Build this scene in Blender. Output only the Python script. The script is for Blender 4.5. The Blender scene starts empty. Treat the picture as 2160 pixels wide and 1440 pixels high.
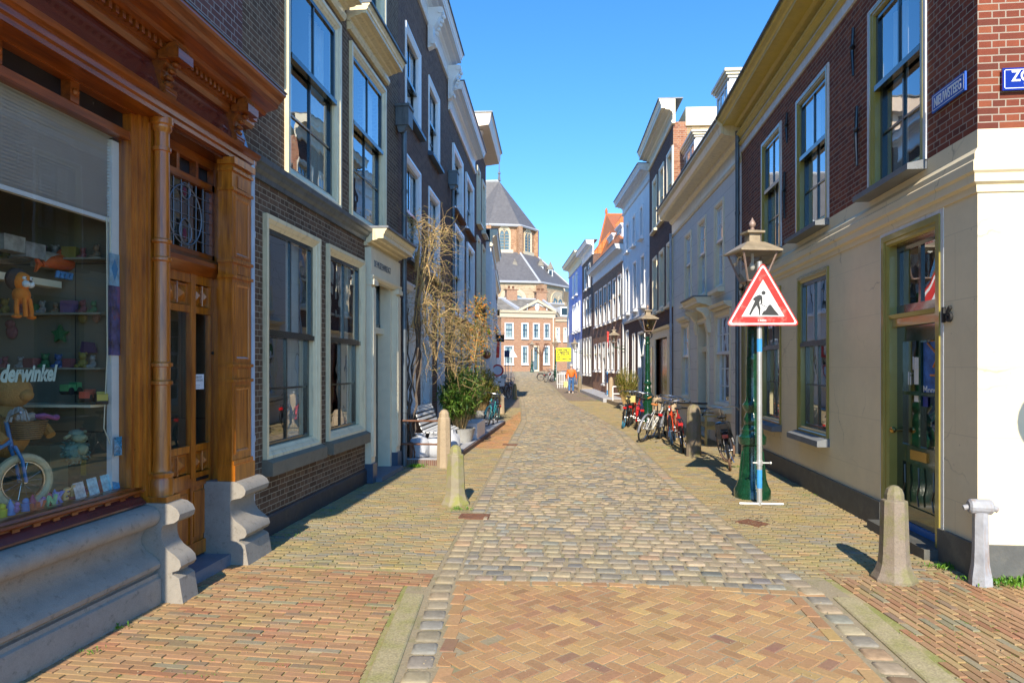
import bpy, bmesh, math, random
import numpy as np
from mathutils import Vector, Matrix, Euler
R = math.radians
random.seed(7); rng = np.random.default_rng(7)
sc = bpy.context.scene
COL = sc.collection
# ---------------------------------------------------------------- camera, light
TH = R(5.75); CAMZ = 1.8; FPX = 1440.0; CX = 1080.0; HY = 774.0
cs_, sn_ = math.cos(TH), math.sin(TH)
cd = bpy.data.cameras.new('camera'); cam = bpy.data.objects.new('camera', cd); COL.objects.link(cam)
cam.location = (0, 0, CAMZ); cam.rotation_euler = (R(90), 0, TH)
cd.sensor_width = 36; cd.lens = 24; cd.shift_y = (HY - 720) / 2160.0; cd.clip_end = 2000; cd.clip_start = .05
sc.camera = cam
SUN_EL = R(34); SUN_AZ = R(.4)     # shadows run 0.4 degrees left of +Y
W = bpy.data.worlds.new('World'); sc.world = W; W.use_nodes = True
nt = W.node_tree; bg = nt.nodes['Background']
sky = nt.nodes.new('ShaderNodeTexSky'); sky.sky_type = 'NISHITA'; sky.sun_disc = False
sky.sun_elevation = SUN_EL; sky.sun_rotation = R(180) - SUN_AZ
sky.air_density = 1.0; sky.dust_density = 0.0; sky.ozone_density = 2.5; sky.altitude = 0
hs = nt.nodes.new('ShaderNodeHueSaturation'); hs.inputs['Saturation'].default_value = 1.30; hs.inputs['Hue'].default_value = .502; hs.inputs['Value'].default_value = 1.0
tcw = nt.nodes.new('ShaderNodeTexCoord'); mpw = nt.nodes.new('ShaderNodeVectorMath'); mpw.operation = 'ADD'; mpw.inputs[1].default_value = (0, 0, .09); nt.links.new(tcw.outputs['Generated'], mpw.inputs[0]); nt.links.new(mpw.outputs[0], sky.inputs['Vector'])
nt.links.new(sky.outputs[0], hs.inputs['Color']); nt.links.new(hs.outputs[0], bg.inputs[0]); bg.inputs[1].default_value = 0.15
sd = bpy.data.lights.new('sun', 'SUN'); sd.energy = 3.1; sd.angle = R(.5); sd.color = (1, .90, .73)
so = bpy.data.objects.new('sun', sd); COL.objects.link(so)
dv = Vector((-math.sin(SUN_AZ) * math.cos(SUN_EL), math.cos(SUN_AZ) * math.cos(SUN_EL), -math.sin(SUN_EL)))
so.rotation_euler = dv.to_track_quat('-Z', 'Y').to_euler(); so.location = (2, -10, 20)
vs = sc.view_settings; vs.view_transform = 'Standard'; vs.look = 'None'; vs.exposure = 1.22; vs.gamma = 1

# ---------------------------------------------------------------- photo geometry helpers
def rayd(px, py):
    xc = (px - CX) / FPX; zc = (HY - py) / FPX
    return Vector((xc * cs_ - sn_, xc * sn_ + cs_, zc))
def gz(y):
    t = min(max(0.0, y - 34), 60); return .0228 * t * t / (t + 2)
def G(px, py):
    "ground point seen at a photo pixel"
    d = rayd(px, py); t = 1.0
    lo, hi = .5, 400.
    for _ in range(60):
        m = (lo + hi) / 2
        if CAMZ + m * d.z > gz(m * d.y): lo = m
        else: hi = m
    return Vector((lo * d.x, lo * d.y, gz(lo * d.y)))
def atY(px, py, Y):
    d = rayd(px, py); t = Y / d.y; return Vector((t * d.x, Y, CAMZ + t * d.z))
class Facade:
    def __init__(s, P0, P1, side):     # side +1: left of the street (faces +X), -1: right
        s.P0 = Vector((P0[0], P0[1], 0)); s.P1 = Vector((P1[0], P1[1], 0)); s.L = (s.P1 - s.P0).length
        s.t = (s.P1 - s.P0).normalized(); s.n = Vector((s.t.y, -s.t.x, 0)) * side
    def w(s, u, o, z): return s.P0 + s.t * u + s.n * o + Vector((0, 0, z))
    def at(s, px, py, o=0.):
        d = rayd(px, py); q = s.P0 + s.n * o
        k = q.dot(s.n) / (d.x * s.n.x + d.y * s.n.y)
        p = Vector((d.x * k, d.y * k, CAMZ + d.z * k))
        return (p - s.P0).dot(s.t), p.z
    def u(s, px, o=0.): return s.at(px, HY, o)[0]
    def z(s, px, py, o=0.): return s.at(px, py, o)[1]
# ---------------------------------------------------------------- mesh builder
ident = lambda x, y, z: Vector((x, y, z))
class MB:
    def __init__(s, T=None): s.v = []; s.f = []; s.T = T or ident; s.sm = False
    def pts(s, ps):
        i = len(s.v); s.v += [s.T(*p) for p in ps]; return i
    def face(s, ps): i = s.pts(ps); s.f.append(tuple(range(i, i + len(ps))))
    def box(s, a, b):
        x0, y0, z0 = a; x1, y1, z1 = b
        i = s.pts([(x0,y0,z0),(x1,y0,z0),(x1,y1,z0),(x0,y1,z0),(x0,y0,z1),(x1,y0,z1),(x1,y1,z1),(x0,y1,z1)])
        for q in ((0,3,2,1),(4,5,6,7),(0,1,5,4),(1,2,6,5),(2,3,7,6),(3,0,4,7)): s.f.append(tuple(i + k for k in q))
        return s
    def ext(s, prof, a, b, ax=0, mit=0.):
        "profile [(p,q)] extruded along axis ax from a to b; mit: ends move with p (mitre)"
        n = len(prof)
        def P(t, p, q): return (t, p, q) if ax == 0 else ((p, t, q) if ax == 1 else (p, q, t))
        i = s.pts([P(a - mit * p, p, q) for p, q in prof] + [P(b + mit * p, p, q) for p, q in prof])
        for k in range(n): k2 = (k + 1) % n; s.f.append((i + k, i + k2, i + n + k2, i + n + k))
        s.f.append(tuple(i + k for k in range(n))[::-1]); s.f.append(tuple(i + n + k for k in range(n)))
        return s
    def rings(s, r, prof):
        "frame loft round rect r=(u0,u1,z0,z1): profile of (inset,out)"
        u0, u1, z0, z1 = r; ids = []
        for a, o in prof: ids.append(s.pts([(u0+a,o,z0+a),(u1-a,o,z0+a),(u1-a,o,z1-a),(u0+a,o,z1-a)]))
        for a, b in zip(ids, ids[1:]):
            for k in range(4): k2 = (k + 1) % 4; s.f.append((a + k, a + k2, b + k2, b + k))
        return s
    def tube(s, pts, r, n=8, cap=True):
        pts = [Vector(s.T(*p)) for p in pts]; m = len(pts)
        rr = r if isinstance(r, (list, tuple)) else [r] * m
        T = s.T; s.T = ident; base = []
        up = Vector((0, 0, 1)); prev = None
        for i, p in enumerate(pts):
            d = (pts[min(i+1, m-1)] - pts[max(i-1, 0)])
            d = d.normalized() if d.length > 1e-9 else Vector((0,0,1))
            if prev is None: a = d.cross(up if abs(d.z) < .9 else Vector((1, 0, 0))).normalized()
            else:
                a = prev - d * prev.dot(d); a = a.normalized() if a.length > 1e-6 else d.orthogonal().normalized()
            prev = a; b = d.cross(a)
            base.append(s.pts([tuple(p + (a * math.cos(t) + b * math.sin(t)) * rr[i]) for t in [2 * math.pi * k / n for k in range(n)]]))
        for x, y in zip(base, base[1:]):
            for k in range(n): k2 = (k + 1) % n; s.f.append((x + k, x + k2, y + k2, y + k))
        if cap:
            s.f.append(tuple(base[0] + k for k in range(n))[::-1]); s.f.append(tuple(base[-1] + k for k in range(n)))
        s.T = T; return s
    def lathe(s, prof, c=(0, 0, 0), n=16, flut=0, fd=0.):
        base = []
        for r, z in prof:
            base.append(s.pts([(c[0] + (r*(1-fd*(abs(math.sin(flut*math.pi*k/n))if flut else 0))) * math.cos(2*math.pi*(k+.5)/n), c[1] + (r*(1-fd*(abs(math.sin(flut*math.pi*k/n))if flut else 0))) * math.sin(2*math.pi*(k+.5)/n), c[2] + z) for k in range(n)]))
        for x, y in zip(base, base[1:]):
            for k in range(n): k2 = (k + 1) % n; s.f.append((x + k, x + k2, y + k2, y + k))
        s.f.append(tuple(base[0] + k for k in range(n))[::-1]); s.f.append(tuple(base[-1] + k for k in range(n)))
        return s
    def ball(s, c, r, n=10, m=7):
        r = r if isinstance(r, (tuple, list)) else (r, r, r)
        pr = [(math.sin(math.pi * (i + .001) / (m - 1 + .002)), -math.cos(math.pi * i / (m - 1))) for i in range(m)]
        T = s.T; s.T = lambda x, y, z: T(c[0] + x * r[0], c[1] + y * r[1], c[2] + z * r[2])
        s.lathe([(max(a, .02), b) for a, b in pr], n=n); s.T = T; return s
    def torus(s, c, R_, r, ax, n=28, m=8, a0=0, a1=2*math.pi, sc=1.0):
        "ring in plane spanned by two unit vectors ax=(A,B)"
        A, B = Vector(ax[0]), Vector(ax[1]); N = A.cross(B); full = abs(a1 - a0 - 2*math.pi) < 1e-6
        c = Vector(c); base = []
        K = n if full else n + 1
        for i in range(K):
            t = a0 + (a1 - a0) * i / n; d = A * math.cos(t) + B * math.sin(t)
            base.append(s.pts([tuple(c + d * (R_ + r * math.cos(q)) + N * (r * sc * math.sin(q))) for q in [2*math.pi*k/m for k in range(m)]]))
        for i in range(n if full else n):
            x, y = base[i], base[(i + 1) % K] if full else base[i + 1]
            for k in range(m): k2 = (k + 1) % m; s.f.append((x + k, x + k2, y + k2, y + k))
        return s
    def disc(s, c, r, A, B, t=.01, n=24):
        A, B, c = Vector(A), Vector(B), Vector(c); N = A.cross(B) * t
        p = [c + A * (r * math.cos(2*math.pi*k/n)) + B * (r * math.sin(2*math.pi*k/n)) for k in range(n)]
        i = s.pts([tuple(q) for q in p] + [tuple(q + N) for q in p])
        for k in range(n): k2 = (k + 1) % n; s.f.append((i + k, i + k2, i + n + k2, i + n + k))
        s.f.append(tuple(i + k for k in range(n))[::-1]); s.f.append(tuple(i + n + k for k in range(n))); return s
    def poly(s, ps, t):
        "flat polygon ps (3D) thickened by vector t"
        n = len(ps); t = Vector(t); i = s.pts([tuple(p) for p in ps] + [tuple(Vector(p) + t) for p in ps])
        for k in range(n): k2 = (k + 1) % n; s.f.append((i + k, i + k2, i + n + k2, i + n + k))
        s.f.append(tuple(i + k for k in range(n))[::-1]); s.f.append(tuple(i + n + k for k in range(n))); return s
    def build(s, name, mat, parent=None, smooth=False, loc=None):
        me = bpy.data.meshes.new(name); org = Vector((0, 0, 0))
        if parent is not None: org = world_org(parent)
        elif loc is not None: org = Vector(loc)
        me.from_pydata([tuple(p - org) for p in map(Vector, s.v)], [], s.f); me.materials.append(mat)
        bm = bmesh.new(); bm.from_mesh(me); bmesh.ops.recalc_face_normals(bm, faces=bm.faces)
        uvl = bm.loops.layers.uv.new('UVMap')
        for f in bm.faces:
            n = f.normal
            if smooth: f.smooth = True
            if abs(n.z) > .75: 
                for l in f.loops: l[uvl].uv = (l.vert.co.x + org.x, l.vert.co.y + org.y)
            else:
                h = Vector((-n.y, n.x, 0)).normalized()
                if abs(h.y) > abs(h.x): h = h if h.y > 0 else -h
                else: h = h if h.x > 0 else -h
                for l in f.loops:
                    p = l.vert.co + org; l[uvl].uv = (p.dot(h), p.z)
        bm.to_mesh(me); bm.free()
        o = bpy.data.objects.new(name, me); COL.objects.link(o)
        if parent is not None: o.parent = parent
        else: o.location = org
        if smooth:
            try: me.set_sharp_from_angle(angle=R(40))
            except Exception: pass
        return o
def world_org(o):
    p = Vector(o.location); q = o.parent
    while q is not None: p += Vector(q.location); q = q.parent
    return p
def tag(o, label=None, cat=None, group=None, kind=None):
    if label: o['label'] = label
    if cat: o['category'] = cat
    if group: o['group'] = group
    if kind: o['kind'] = kind
    return o
def thing(name, label, cat, loc=(0, 0, 0), group=None):
    o = bpy.data.objects.new(name, None); COL.objects.link(o); o.location = loc; o.empty_display_size = .2
    return tag(o, label, cat, group)
def xf(loc, rz=0., rx=0., ry=0., sc=1.):
    M = Matrix.Translation(loc) @ Matrix.Rotation(rz, 4, 'Z') @ Matrix.Rotation(ry, 4, 'Y') @ Matrix.Rotation(rx, 4, 'X') @ Matrix.Scale(sc, 4)
    return lambda x, y, z: M @ Vector((x, y, z))
def text(s, size, mat, org, U, V, parent, name='lettering', ext=.002, shear=0., align='LEFT', sx=1., bold=0.):
    cu = bpy.data.curves.new('t', 'FONT'); cu.body = s; cu.size = size; cu.extrude = ext; cu.shear = shear; cu.align_x = align; cu.space_line = .95; cu.offset = bold; cu.resolution_u = 3
    o = bpy.data.objects.new('t', cu); COL.objects.link(o)
    dg = bpy.context.evaluated_depsgraph_get(); me = bpy.data.meshes.new_from_object(o.evaluated_get(dg))
    bpy.data.objects.remove(o)
    U = Vector(U).normalized(); V = Vector(V).normalized(); N = U.cross(V); q = world_org(parent) if parent else Vector((0, 0, 0)); org = Vector(org)
    for v in me.vertices:
        c = v.co.copy(); v.co = org + U * c.x * sx + V * c.y + N * c.z - q
    me.materials.clear(); me.materials.append(mat); me.name = name
    ob = bpy.data.objects.new(name, me); COL.objects.link(ob)
    if parent: ob.parent = parent
    return ob
# ---------------------------------------------------------------- materials
def mat(name):
    m = bpy.data.materials.new(name); m.use_nodes = True; t = m.node_tree; b = t.nodes['Principled BSDF']
    return m, t, b
def nd(t, k, **kw):
    n = t.nodes.new(k)
    for a, v in kw.items():
        if a.startswith('i_'): n.inputs[a[2:].replace('_', ' ')].default_value = v
        else: setattr(n, a, v)
    return n
def ramp(t, src, stops):
    r = nd(t, 'ShaderNodeValToRGB'); e = r.color_ramp.elements
    while len(e) < len(stops): e.new(.5)
    for x, (p, c) in zip(e, stops): x.position = p; x.color = (c[0], c[1], c[2], 1)
    t.links.new(src, r.inputs[0]); return r.outputs[0]
def mix(t, fac, a, b, mode='MIX'):
    n = nd(t, 'ShaderNodeMix', data_type='RGBA', blend_type=mode)
    for s, v in ((n.inputs[0], fac), (n.inputs[6], a), (n.inputs[7], b)):
        if isinstance(v, bpy.types.NodeSocket): t.links.new(v, s)
        elif isinstance(v, (int, float)): s.default_value = v
        else: s.default_value = (*v[:3], 1)
    return n.outputs[2]
def noise(t, vec, scale, det=4, rough=.6, w=None):
    n = nd(t, 'ShaderNodeTexNoise'); n.inputs['Scale'].default_value = scale; n.inputs['Detail'].default_value = det; n.inputs['Roughness'].default_value = rough
    if vec is not None: t.links.new(vec, n.inputs['Vector'])
    return n.outputs[0]
def bump(t, b, h, s, d=.01):
    n = nd(t, 'ShaderNodeBump'); n.inputs['Strength'].default_value = s; n.inputs['Distance'].default_value = d
    t.links.new(h, n.inputs['Height']); t.links.new(n.outputs[0], b.inputs['Normal'])
def coords(t, kind='Object'): return nd(t, 'ShaderNodeTexCoord').outputs[kind]
def scaled(t, vec, s, rot=(0,0,0)):
    m = nd(t, 'ShaderNodeMapping'); m.inputs['Scale'].default_value = s; m.inputs['Rotation'].default_value = rot; t.links.new(vec, m.inputs[0]); return m.outputs[0]
def solid(name, c, rough=.5, var=.12, sc_=6., metal=0., bmp=.1, bs=40., spec=.5, coat=0., dirt=None, streak=False):
    m, t, b = mat(name); v = coords(t)
    n1 = noise(t, v, sc_); f = ramp(t, n1, [(.3, [x * (1 - var) for x in c]), (.7, [min(1, x * (1 + var)) for x in c])])
    if dirt:
        w = scaled(t, v, (3, 3, .35)) if streak else v
        n2 = noise(t, w, 5., 6, .7); k = ramp(t, n2, [(.52, (0,0,0)), (.74, (1,1,1))]); f = mix(t, k, f, dirt)
    t.links.new(f, b.inputs['Base Color']); b.inputs['Roughness'].default_value = rough; b.inputs['Metallic'].default_value = metal
    b.inputs['Specular IOR Level'].default_value = spec; b.inputs['Coat Weight'].default_value = coat; b.inputs['Coat Roughness'].default_value = .08
    if bmp: bump(t, b, noise(t, v, bs, 5), bmp)
    return m
def brick(name, c1, c2, c3, mortar, bw=.22, rh=.0625, ms=.006, blot=None, off=.5, freq=2):
    m, t, b = mat(name); uv = coords(t, 'UV')
    # slight irregularity of courses
    nz = nd(t, 'ShaderNodeTexNoise'); nz.inputs['Scale'].default_value = 6; t.links.new(uv, nz.inputs['Vector'])
    add = nd(t, 'ShaderNodeVectorMath', operation='MULTIPLY_ADD'); t.links.new(nz.outputs['Color'], add.inputs[0]); add.inputs[1].default_value = (.008, .006, 0); t.links.new(uv, add.inputs[2])
    bt = nd(t, 'ShaderNodeTexBrick'); bt.offset = off; bt.offset_frequency = freq; bt.squash = .5; bt.squash_frequency = 2
    bt.inputs['Scale'].default_value = 1; bt.inputs['Brick Width'].default_value = bw; bt.inputs['Row Height'].default_value = rh
    bt.inputs['Mortar Size'].default_value = ms; bt.inputs['Mortar Smooth'].default_value = .3; bt.inputs['Bias'].default_value = -.1
    bt.inputs['Color1'].default_value = (0, 0, 0, 1); bt.inputs['Color2'].default_value = (1, 1, 1, 1); bt.inputs['Mortar'].default_value = (.5, .5, .5, 1)
    t.links.new(add.outputs[0], bt.inputs['Vector'])
    col = ramp(t, bt.outputs['Color'], [(0., c1), (.5, c2), (1., c3)])
    n1 = noise(t, scaled(t, uv, (1, 1, 1)), 14, 5, .7); col = mix(t, .55, col, mix(t, n1, (.35,.35,.35), (1.35,1.35,1.35)), 'MULTIPLY')
    n2 = noise(t, uv, .9, 4); col = mix(t, .6, col, mix(t, n2, (.6,.6,.6), (1.3,1.3,1.3)), 'MULTIPLY')
    if blot:
        n3 = noise(t, uv, 1.7, 6, .7); col = mix(t, ramp(t, n3, [(.58, (0,0,0)), (.75, (1,1,1))]), col, blot)
    mc = mix(t, noise(t, uv, 9, 3), [x*.75 for x in mortar], [x*1.15 for x in mortar])
    col = mix(t, bt.outputs['Fac'], col, mc)
    t.links.new(col, b.inputs['Base Color']); b.inputs['Roughness'].default_value = .85
    inv = nd(t, 'ShaderNodeMath', operation='MULTIPLY_ADD'); t.links.new(bt.outputs['Fac'], inv.inputs[0]); inv.inputs[1].default_value = -1.
    nn = noise(t, uv, 60, 4); t.links.new(nn, inv.inputs[2]); bump(t, b, inv.outputs[0], .5, .006)
    return m
def stucco(name, c, joints=None, stain=(.45,.33,.18), st=.62, rough=.7, jd=.3):
    m, t, b = mat(name); uv = coords(t, 'UV'); v = coords(t)
    col = mix(t, noise(t, uv, 1.3, 7, .7), [x * .76 for x in c], [min(1, x * 1.12) for x in c])
    n2 = noise(t, scaled(t, uv, (5, 1.0, 1)), 1.6, 6, .7); k = ramp(t, n2, [(st, (0,0,0)), (.85, (.7,.7,.7))]); col = mix(t, k, col, stain)
    n4 = noise(t, uv, 22, 3, .5); col = mix(t, ramp(t, n4, [(.70, (0,0,0)), (.76, (.5,.5,.5))]), col, [x*.6 for x in stain])
    vo = nd(t, 'ShaderNodeTexVoronoi', feature='DISTANCE_TO_EDGE'); vo.inputs['Scale'].default_value = .9; dn_ = nd(t, 'ShaderNodeTexNoise'); dn_.inputs['Scale'].default_value = 3.5; dn_.inputs['Detail'].default_value = 6; t.links.new(uv, dn_.inputs['Vector'])
    ad = nd(t, 'ShaderNodeVectorMath', operation='MULTIPLY_ADD'); t.links.new(dn_.outputs['Color'], ad.inputs[0]); ad.inputs[1].default_value = (.35, .35, 0); t.links.new(uv, ad.inputs[2]); t.links.new(ad.outputs[0], vo.inputs['Vector'])
    ck = ramp(t, vo.outputs['Distance'], [(.0, (1,1,1)), (.006, (0,0,0))]); cm_ = mix(t, ramp(t, noise(t, uv, .7, 2), [(.48, (0,0,0)), (.56, (.7,.7,.7))]), (0,0,0), ck); col = mix(t, cm_, col, [x * .35 for x in c])
    if joints:
        bt = nd(t, 'ShaderNodeTexBrick'); bt.inputs['Scale'].default_value = 1; bt.inputs['Brick Width'].default_value = joints[0]; bt.inputs['Row Height'].default_value = joints[1]
        bt.inputs['Mortar Size'].default_value = .004; bt.inputs['Mortar Smooth'].default_value = .4; t.links.new(uv, bt.inputs['Vector']); bt.offset = .5
        f = bt.outputs['Fac']; col = mix(t, f, col, [x * jd for x in c]); bump(t, b, f, -.4, .01)
    else: bump(t, b, noise(t, uv, 35, 5), .15, .01)
    t.links.new(col, b.inputs['Base Color']); b.inputs['Roughness'].default_value = rough
    return m
def wood(name, c1, c2, rough=.25, coat=.6, axis=2):
    m, t, b = mat(name); v = coords(t); s = [9, 9, 9]; s[axis] = .7
    n1 = noise(t, scaled(t, v, s), 3, 6, .65); col = ramp(t, n1, [(.28, c1), (.72, c2)])
    n2 = noise(t, v, 1.5, 3); col = mix(t, .5, col, mix(t, n2, (.55,.55,.55), (1.3,1.3,1.3)), 'MULTIPLY')
    n3 = noise(t, v, 55, 2); col = mix(t, ramp(t, n3, [(.70, (0,0,0)), (.75, (.8,.8,.8))]), col, [x*.25 for x in c1])
    t.links.new(col, b.inputs['Base Color']); b.inputs['Roughness'].default_value = rough; b.inputs['Coat Weight'].default_value = coat; b.inputs['Coat Roughness'].default_value = .12
    bump(t, b, n1, .12, .004); return m
def stone(name, c, rough=.75, stain=(.05,.05,.05), moss=None, sc_=5, amt=.58, gr=.35, ns=160):
    m, t, b = mat(name); v = coords(t)
    n1 = noise(t, v, sc_, 8, .7); col = mix(t, n1, [x * .7 for x in c], [min(1, x * 1.25) for x in c])
    n2 = noise(t, v, sc_ * 2.3, 8, .75); col = mix(t, ramp(t, n2, [(amt, (0,0,0)), (amt + .12, (.75,.75,.75))]), col, stain)
    if moss:
        n3 = noise(t, v, 4.5, 6, .7); col = mix(t, ramp(t, n3, [(.45, (0,0,0)), (.62, (.9,.9,.9))]), col, moss)
    n5 = noise(t, v, ns, 2, .5); col = mix(t, gr, col, mix(t, n5, (.4,.4,.4), (1.6,1.6,1.6)), 'MULTIPLY')
    t.links.new(col, b.inputs['Base Color']); b.inputs['Roughness'].default_value = rough
    h = nd(t, 'ShaderNodeMath', operation='ADD'); t.links.new(n2, h.inputs[0]); t.links.new(n5, h.inputs[1]); bump(t, b, h.outputs[0], .35, .006); return m
def glass(name, tint=(.8, .85, .83), ior=1.6, wob=.02, rough=.0, pwr=2.4, ex=.03):
    m, t, b = mat(name); t.nodes.remove(b); out = t.nodes['Material Output']
    tr = nd(t, 'ShaderNodeBsdfTransparent'); tr.inputs[0].default_value = (*tint, 1)
    gl = nd(t, 'ShaderNodeBsdfGlossy'); gl.inputs['Roughness'].default_value = rough; gl.inputs[0].default_value = (.95,.97,1,1)
    lw_ = nd(t, 'ShaderNodeLayerWeight'); lw_.inputs[0].default_value = .5; pw = nd(t, 'ShaderNodeMath', operation='POWER'); t.links.new(lw_.outputs['Facing'], pw.inputs[0]); pw.inputs[1].default_value = pwr
    f0 = ((ior - 1) / (ior + 1)) ** 2 * 2 + ex; fr = nd(t, 'ShaderNodeMath', operation='MULTIPLY_ADD'); t.links.new(pw.outputs[0], fr.inputs[0]); fr.inputs[1].default_value = 1 - f0; fr.inputs[2].default_value = f0
    v = coords(t, 'UV'); bp = nd(t, 'ShaderNodeBump'); bp.inputs['Strength'].default_value = wob; bp.inputs['Distance'].default_value = .1
    t.links.new(noise(t, v, 1.6, 2), bp.inputs['Height']); t.links.new(bp.outputs[0], gl.inputs['Normal'])
    mx = nd(t, 'ShaderNodeMixShader'); t.links.new(fr.outputs[0], mx.inputs[0]); t.links.new(tr.outputs[0], mx.inputs[1]); t.links.new(gl.outputs[0], mx.inputs[2])
    t.links.new(mx.outputs[0], out.inputs[0]); return m
def attrmat(name, rough=.8, ns=30, amt=.5, moss=None, bs=.3, spec=.15):
    m, t, b = mat(name); a = nd(t, 'ShaderNodeAttribute'); a.attribute_name = 'tint'; v = coords(t)
    n1 = noise(t, v, ns, 5, .7); col = mix(t, amt, a.outputs['Color'], mix(t, n1, (.4,.4,.4), (1.55,1.55,1.55)), 'MULTIPLY')
    n0 = noise(t, v, .8, 5, .7); col = mix(t, .55, col, mix(t, n0, (.6,.6,.6), (1.35,1.35,1.35)), 'MULTIPLY')
    if moss:
        n2 = noise(t, v, 2.2, 7, .75); col = mix(t, ramp(t, n2, [(.42, (0,0,0)), (.68, (moss[3],)*3)]), col, moss[:3])
    t.links.new(col, b.inputs['Base Color']); b.inputs['Roughness'].default_value = rough; b.inputs['Specular IOR Level'].default_value = spec
    bump(t, b, n1, bs, .004); return m
def leafmat(name, c1, c2, rough=.45, trans=.3):
    m, t, b = mat(name); oi = coords(t); n = noise(t, oi, 9, 3, .6); col = ramp(t, n, [(.35, c1), (.65, c2)])
    t.links.new(col, b.inputs['Base Color']); b.inputs['Roughness'].default_value = rough
    tl = nd(t, 'ShaderNodeBsdfTranslucent'); t.links.new(col, tl.inputs[0]); mx = nd(t, 'ShaderNodeMixShader'); mx.inputs[0].default_value = trans
    t.links.new(b.outputs[0], mx.inputs[1]); t.links.new(tl.outputs[0], mx.inputs[2]); t.links.new(mx.outputs[0], t.nodes['Material Output'].inputs[0]); return m

M = {}
M['brickH'] = brick('brown_brick', (.095,.048,.024), (.14,.074,.04), (.19,.11,.062), (.40,.33,.23), ms=.0042)
M['brickI'] = brick('dark_brick', (.10,.045,.027), (.15,.07,.043), (.20,.11,.068), (.22,.18,.15))
M['brickP'] = brick('purple_brick', (.10,.035,.03), (.14,.05,.042), (.17,.068,.055), (.30,.26,.24), bw=.21, rh=.065)
M['brickA'] = brick('red_brick', (.15,.03,.013), (.235,.046,.017), (.31,.085,.03), (.36,.29,.22), ms=.006)
M['brickC'] = brick('dark_red_brick', (.09,.028,.018), (.14,.042,.025), (.18,.065,.04), (.22,.18,.15))
M['brickC2'] = brick('red_side_brick', (.28,.09,.04), (.40,.15,.07), (.46,.22,.11), (.4,.33,.25))
M['brickY'] = brick('yellow_brick', (.26,.17,.07), (.40,.26,.11), (.46,.33,.17), (.40,.36,.28))
M['brickE'] = brick('warm_red_brick', (.32,.13,.065), (.42,.18,.09), (.48,.24,.13), (.42,.35,.27))
M['brickF'] = brick('far_dark_brick', (.12,.06,.045), (.17,.09,.06), (.22,.12,.08), (.25,.2,.17))
M['brickR'] = brick('mansion_brick', (.36,.175,.095), (.43,.22,.12), (.48,.27,.15), (.45,.36,.28), ms=.004)
M['brickCh'] = brick('church_brick', (.34,.17,.085), (.43,.235,.13), (.50,.31,.18), (.42,.36,.27), bw=.5, rh=.2, blot=(.26,.17,.10))
M['brickCh2'] = brick('ambulatory_brick', (.42,.30,.18), (.52,.38,.24), (.58,.44,.28), (.5,.43,.33), bw=.5, rh=.2, blot=(.36,.22,.14))
M['stuccoA'] = stucco('cream_stucco', (.86,.72,.47), (2.6, .60), stain=(.50,.38,.22), st=.64, jd=.8)
M['stuccoB'] = stucco('grey_white_stucco', (.84,.79,.71), (1.9, .58), st=.6, jd=.35)
M['white'] = stucco('white_stucco', (.84,.84,.84), None, stain=(.6,.6,.58), st=.66)
M['blue'] = stucco('blue_stucco', (.30,.37,.74), None, stain=(.25,.3,.55), st=.7)
M['cream'] = solid('cream_paint', (.80,.67,.42), .32, .05, bmp=.05, coat=.2, dirt=(.5,.40,.24), streak=True)
M['cream2'] = solid('pale_cream_paint', (.80,.70,.50), .35, .05, bmp=.05)
M['pinkcream'] = solid('warm_cream_paint', (.76,.58,.42), .4, .05, bmp=.05)
M['whitep'] = solid('white_paint', (.78,.78,.78), .3, .04, bmp=.04, coat=.15)
M['offwhite'] = solid('worn_white_paint', (.74,.74,.73), .45, .06, bmp=.1, dirt=(.5,.47,.42), streak=True)
M['olive'] = solid('olive_yellow_paint', (.34,.275,.06), .25, .08, bmp=.05, coat=.4)
M['yellow'] = solid('ochre_paint', (.66,.51,.12), .3, .08, bmp=.05, coat=.3)
M['sash'] = solid('dark_green_sash_paint', (.010,.015,.013), .2, .2, bmp=.05, coat=.6)
M['green'] = solid('dark_green_door_paint', (.010,.035,.022), .15, .2, bmp=.03, coat=.8)
M['lampgreen'] = solid('lamp_green_paint', (.006,.045,.020), .2, .25, sc_=15, bmp=.35, bs=22, coat=.7, dirt=(.014,.085,.035))
M['greydoor'] = solid('grey_green_paint', (.10,.11,.09), .35, .1, bmp=.05)
M['dullcream'] = solid('dull_cream_trim', (.60,.49,.34), .5, .1)
M['lead'] = solid('lead_flashing', (.16,.17,.19), .5, .2, bmp=.2, metal=.3)
M['bluelead'] = solid('blue_grey_paint', (.06,.09,.135), .35, .1, bmp=.05)
M['zinc'] = solid('zinc_pipe', (.13,.15,.165), .45, .15, bmp=.1, metal=.4, dirt=(.07,.08,.09), streak=True)
M['zincl'] = solid('pale_zinc_pipe', (.42,.46,.52), .45, .1, bmp=.05)
M['plinth'] = solid('dark_plinth', (.035,.036,.042), .6, .2, bmp=.3, dirt=(.07,.065,.05))
M['plinthA'] = solid('grey_plinth', (.10,.10,.09), .7, .15, bmp=.3, dirt=(.16,.15,.12))
M['sill'] = stone('sill_stone', (.20,.17,.12), stain=(.08,.07,.05))
M['bluestone'] = stone('blue_grey_stone', (.20,.21,.22), stain=(.12,.11,.09))
M['shopstone'] = stone('grey_limestone', (.31,.275,.225), stain=(.15,.13,.10), sc_=7, amt=.55)
M['step'] = stone('step_stone', (.14,.17,.21), .6)
M['bollard'] = stone('bollard_stone', (.40,.30,.19), stain=(.17,.13,.09), sc_=6, gr=.6, ns=90)
M['bollardm'] = stone('mossy_bollard_stone', (.30,.25,.16), stain=(.15,.12,.08), moss=(.25,.245,.05), sc_=5)
M['bollardd'] = stone('dark_bollard_stone', (.25,.195,.14), stain=(.11,.085,.06), sc_=6, gr=.6, ns=90, moss=(.20,.18,.07))
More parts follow.
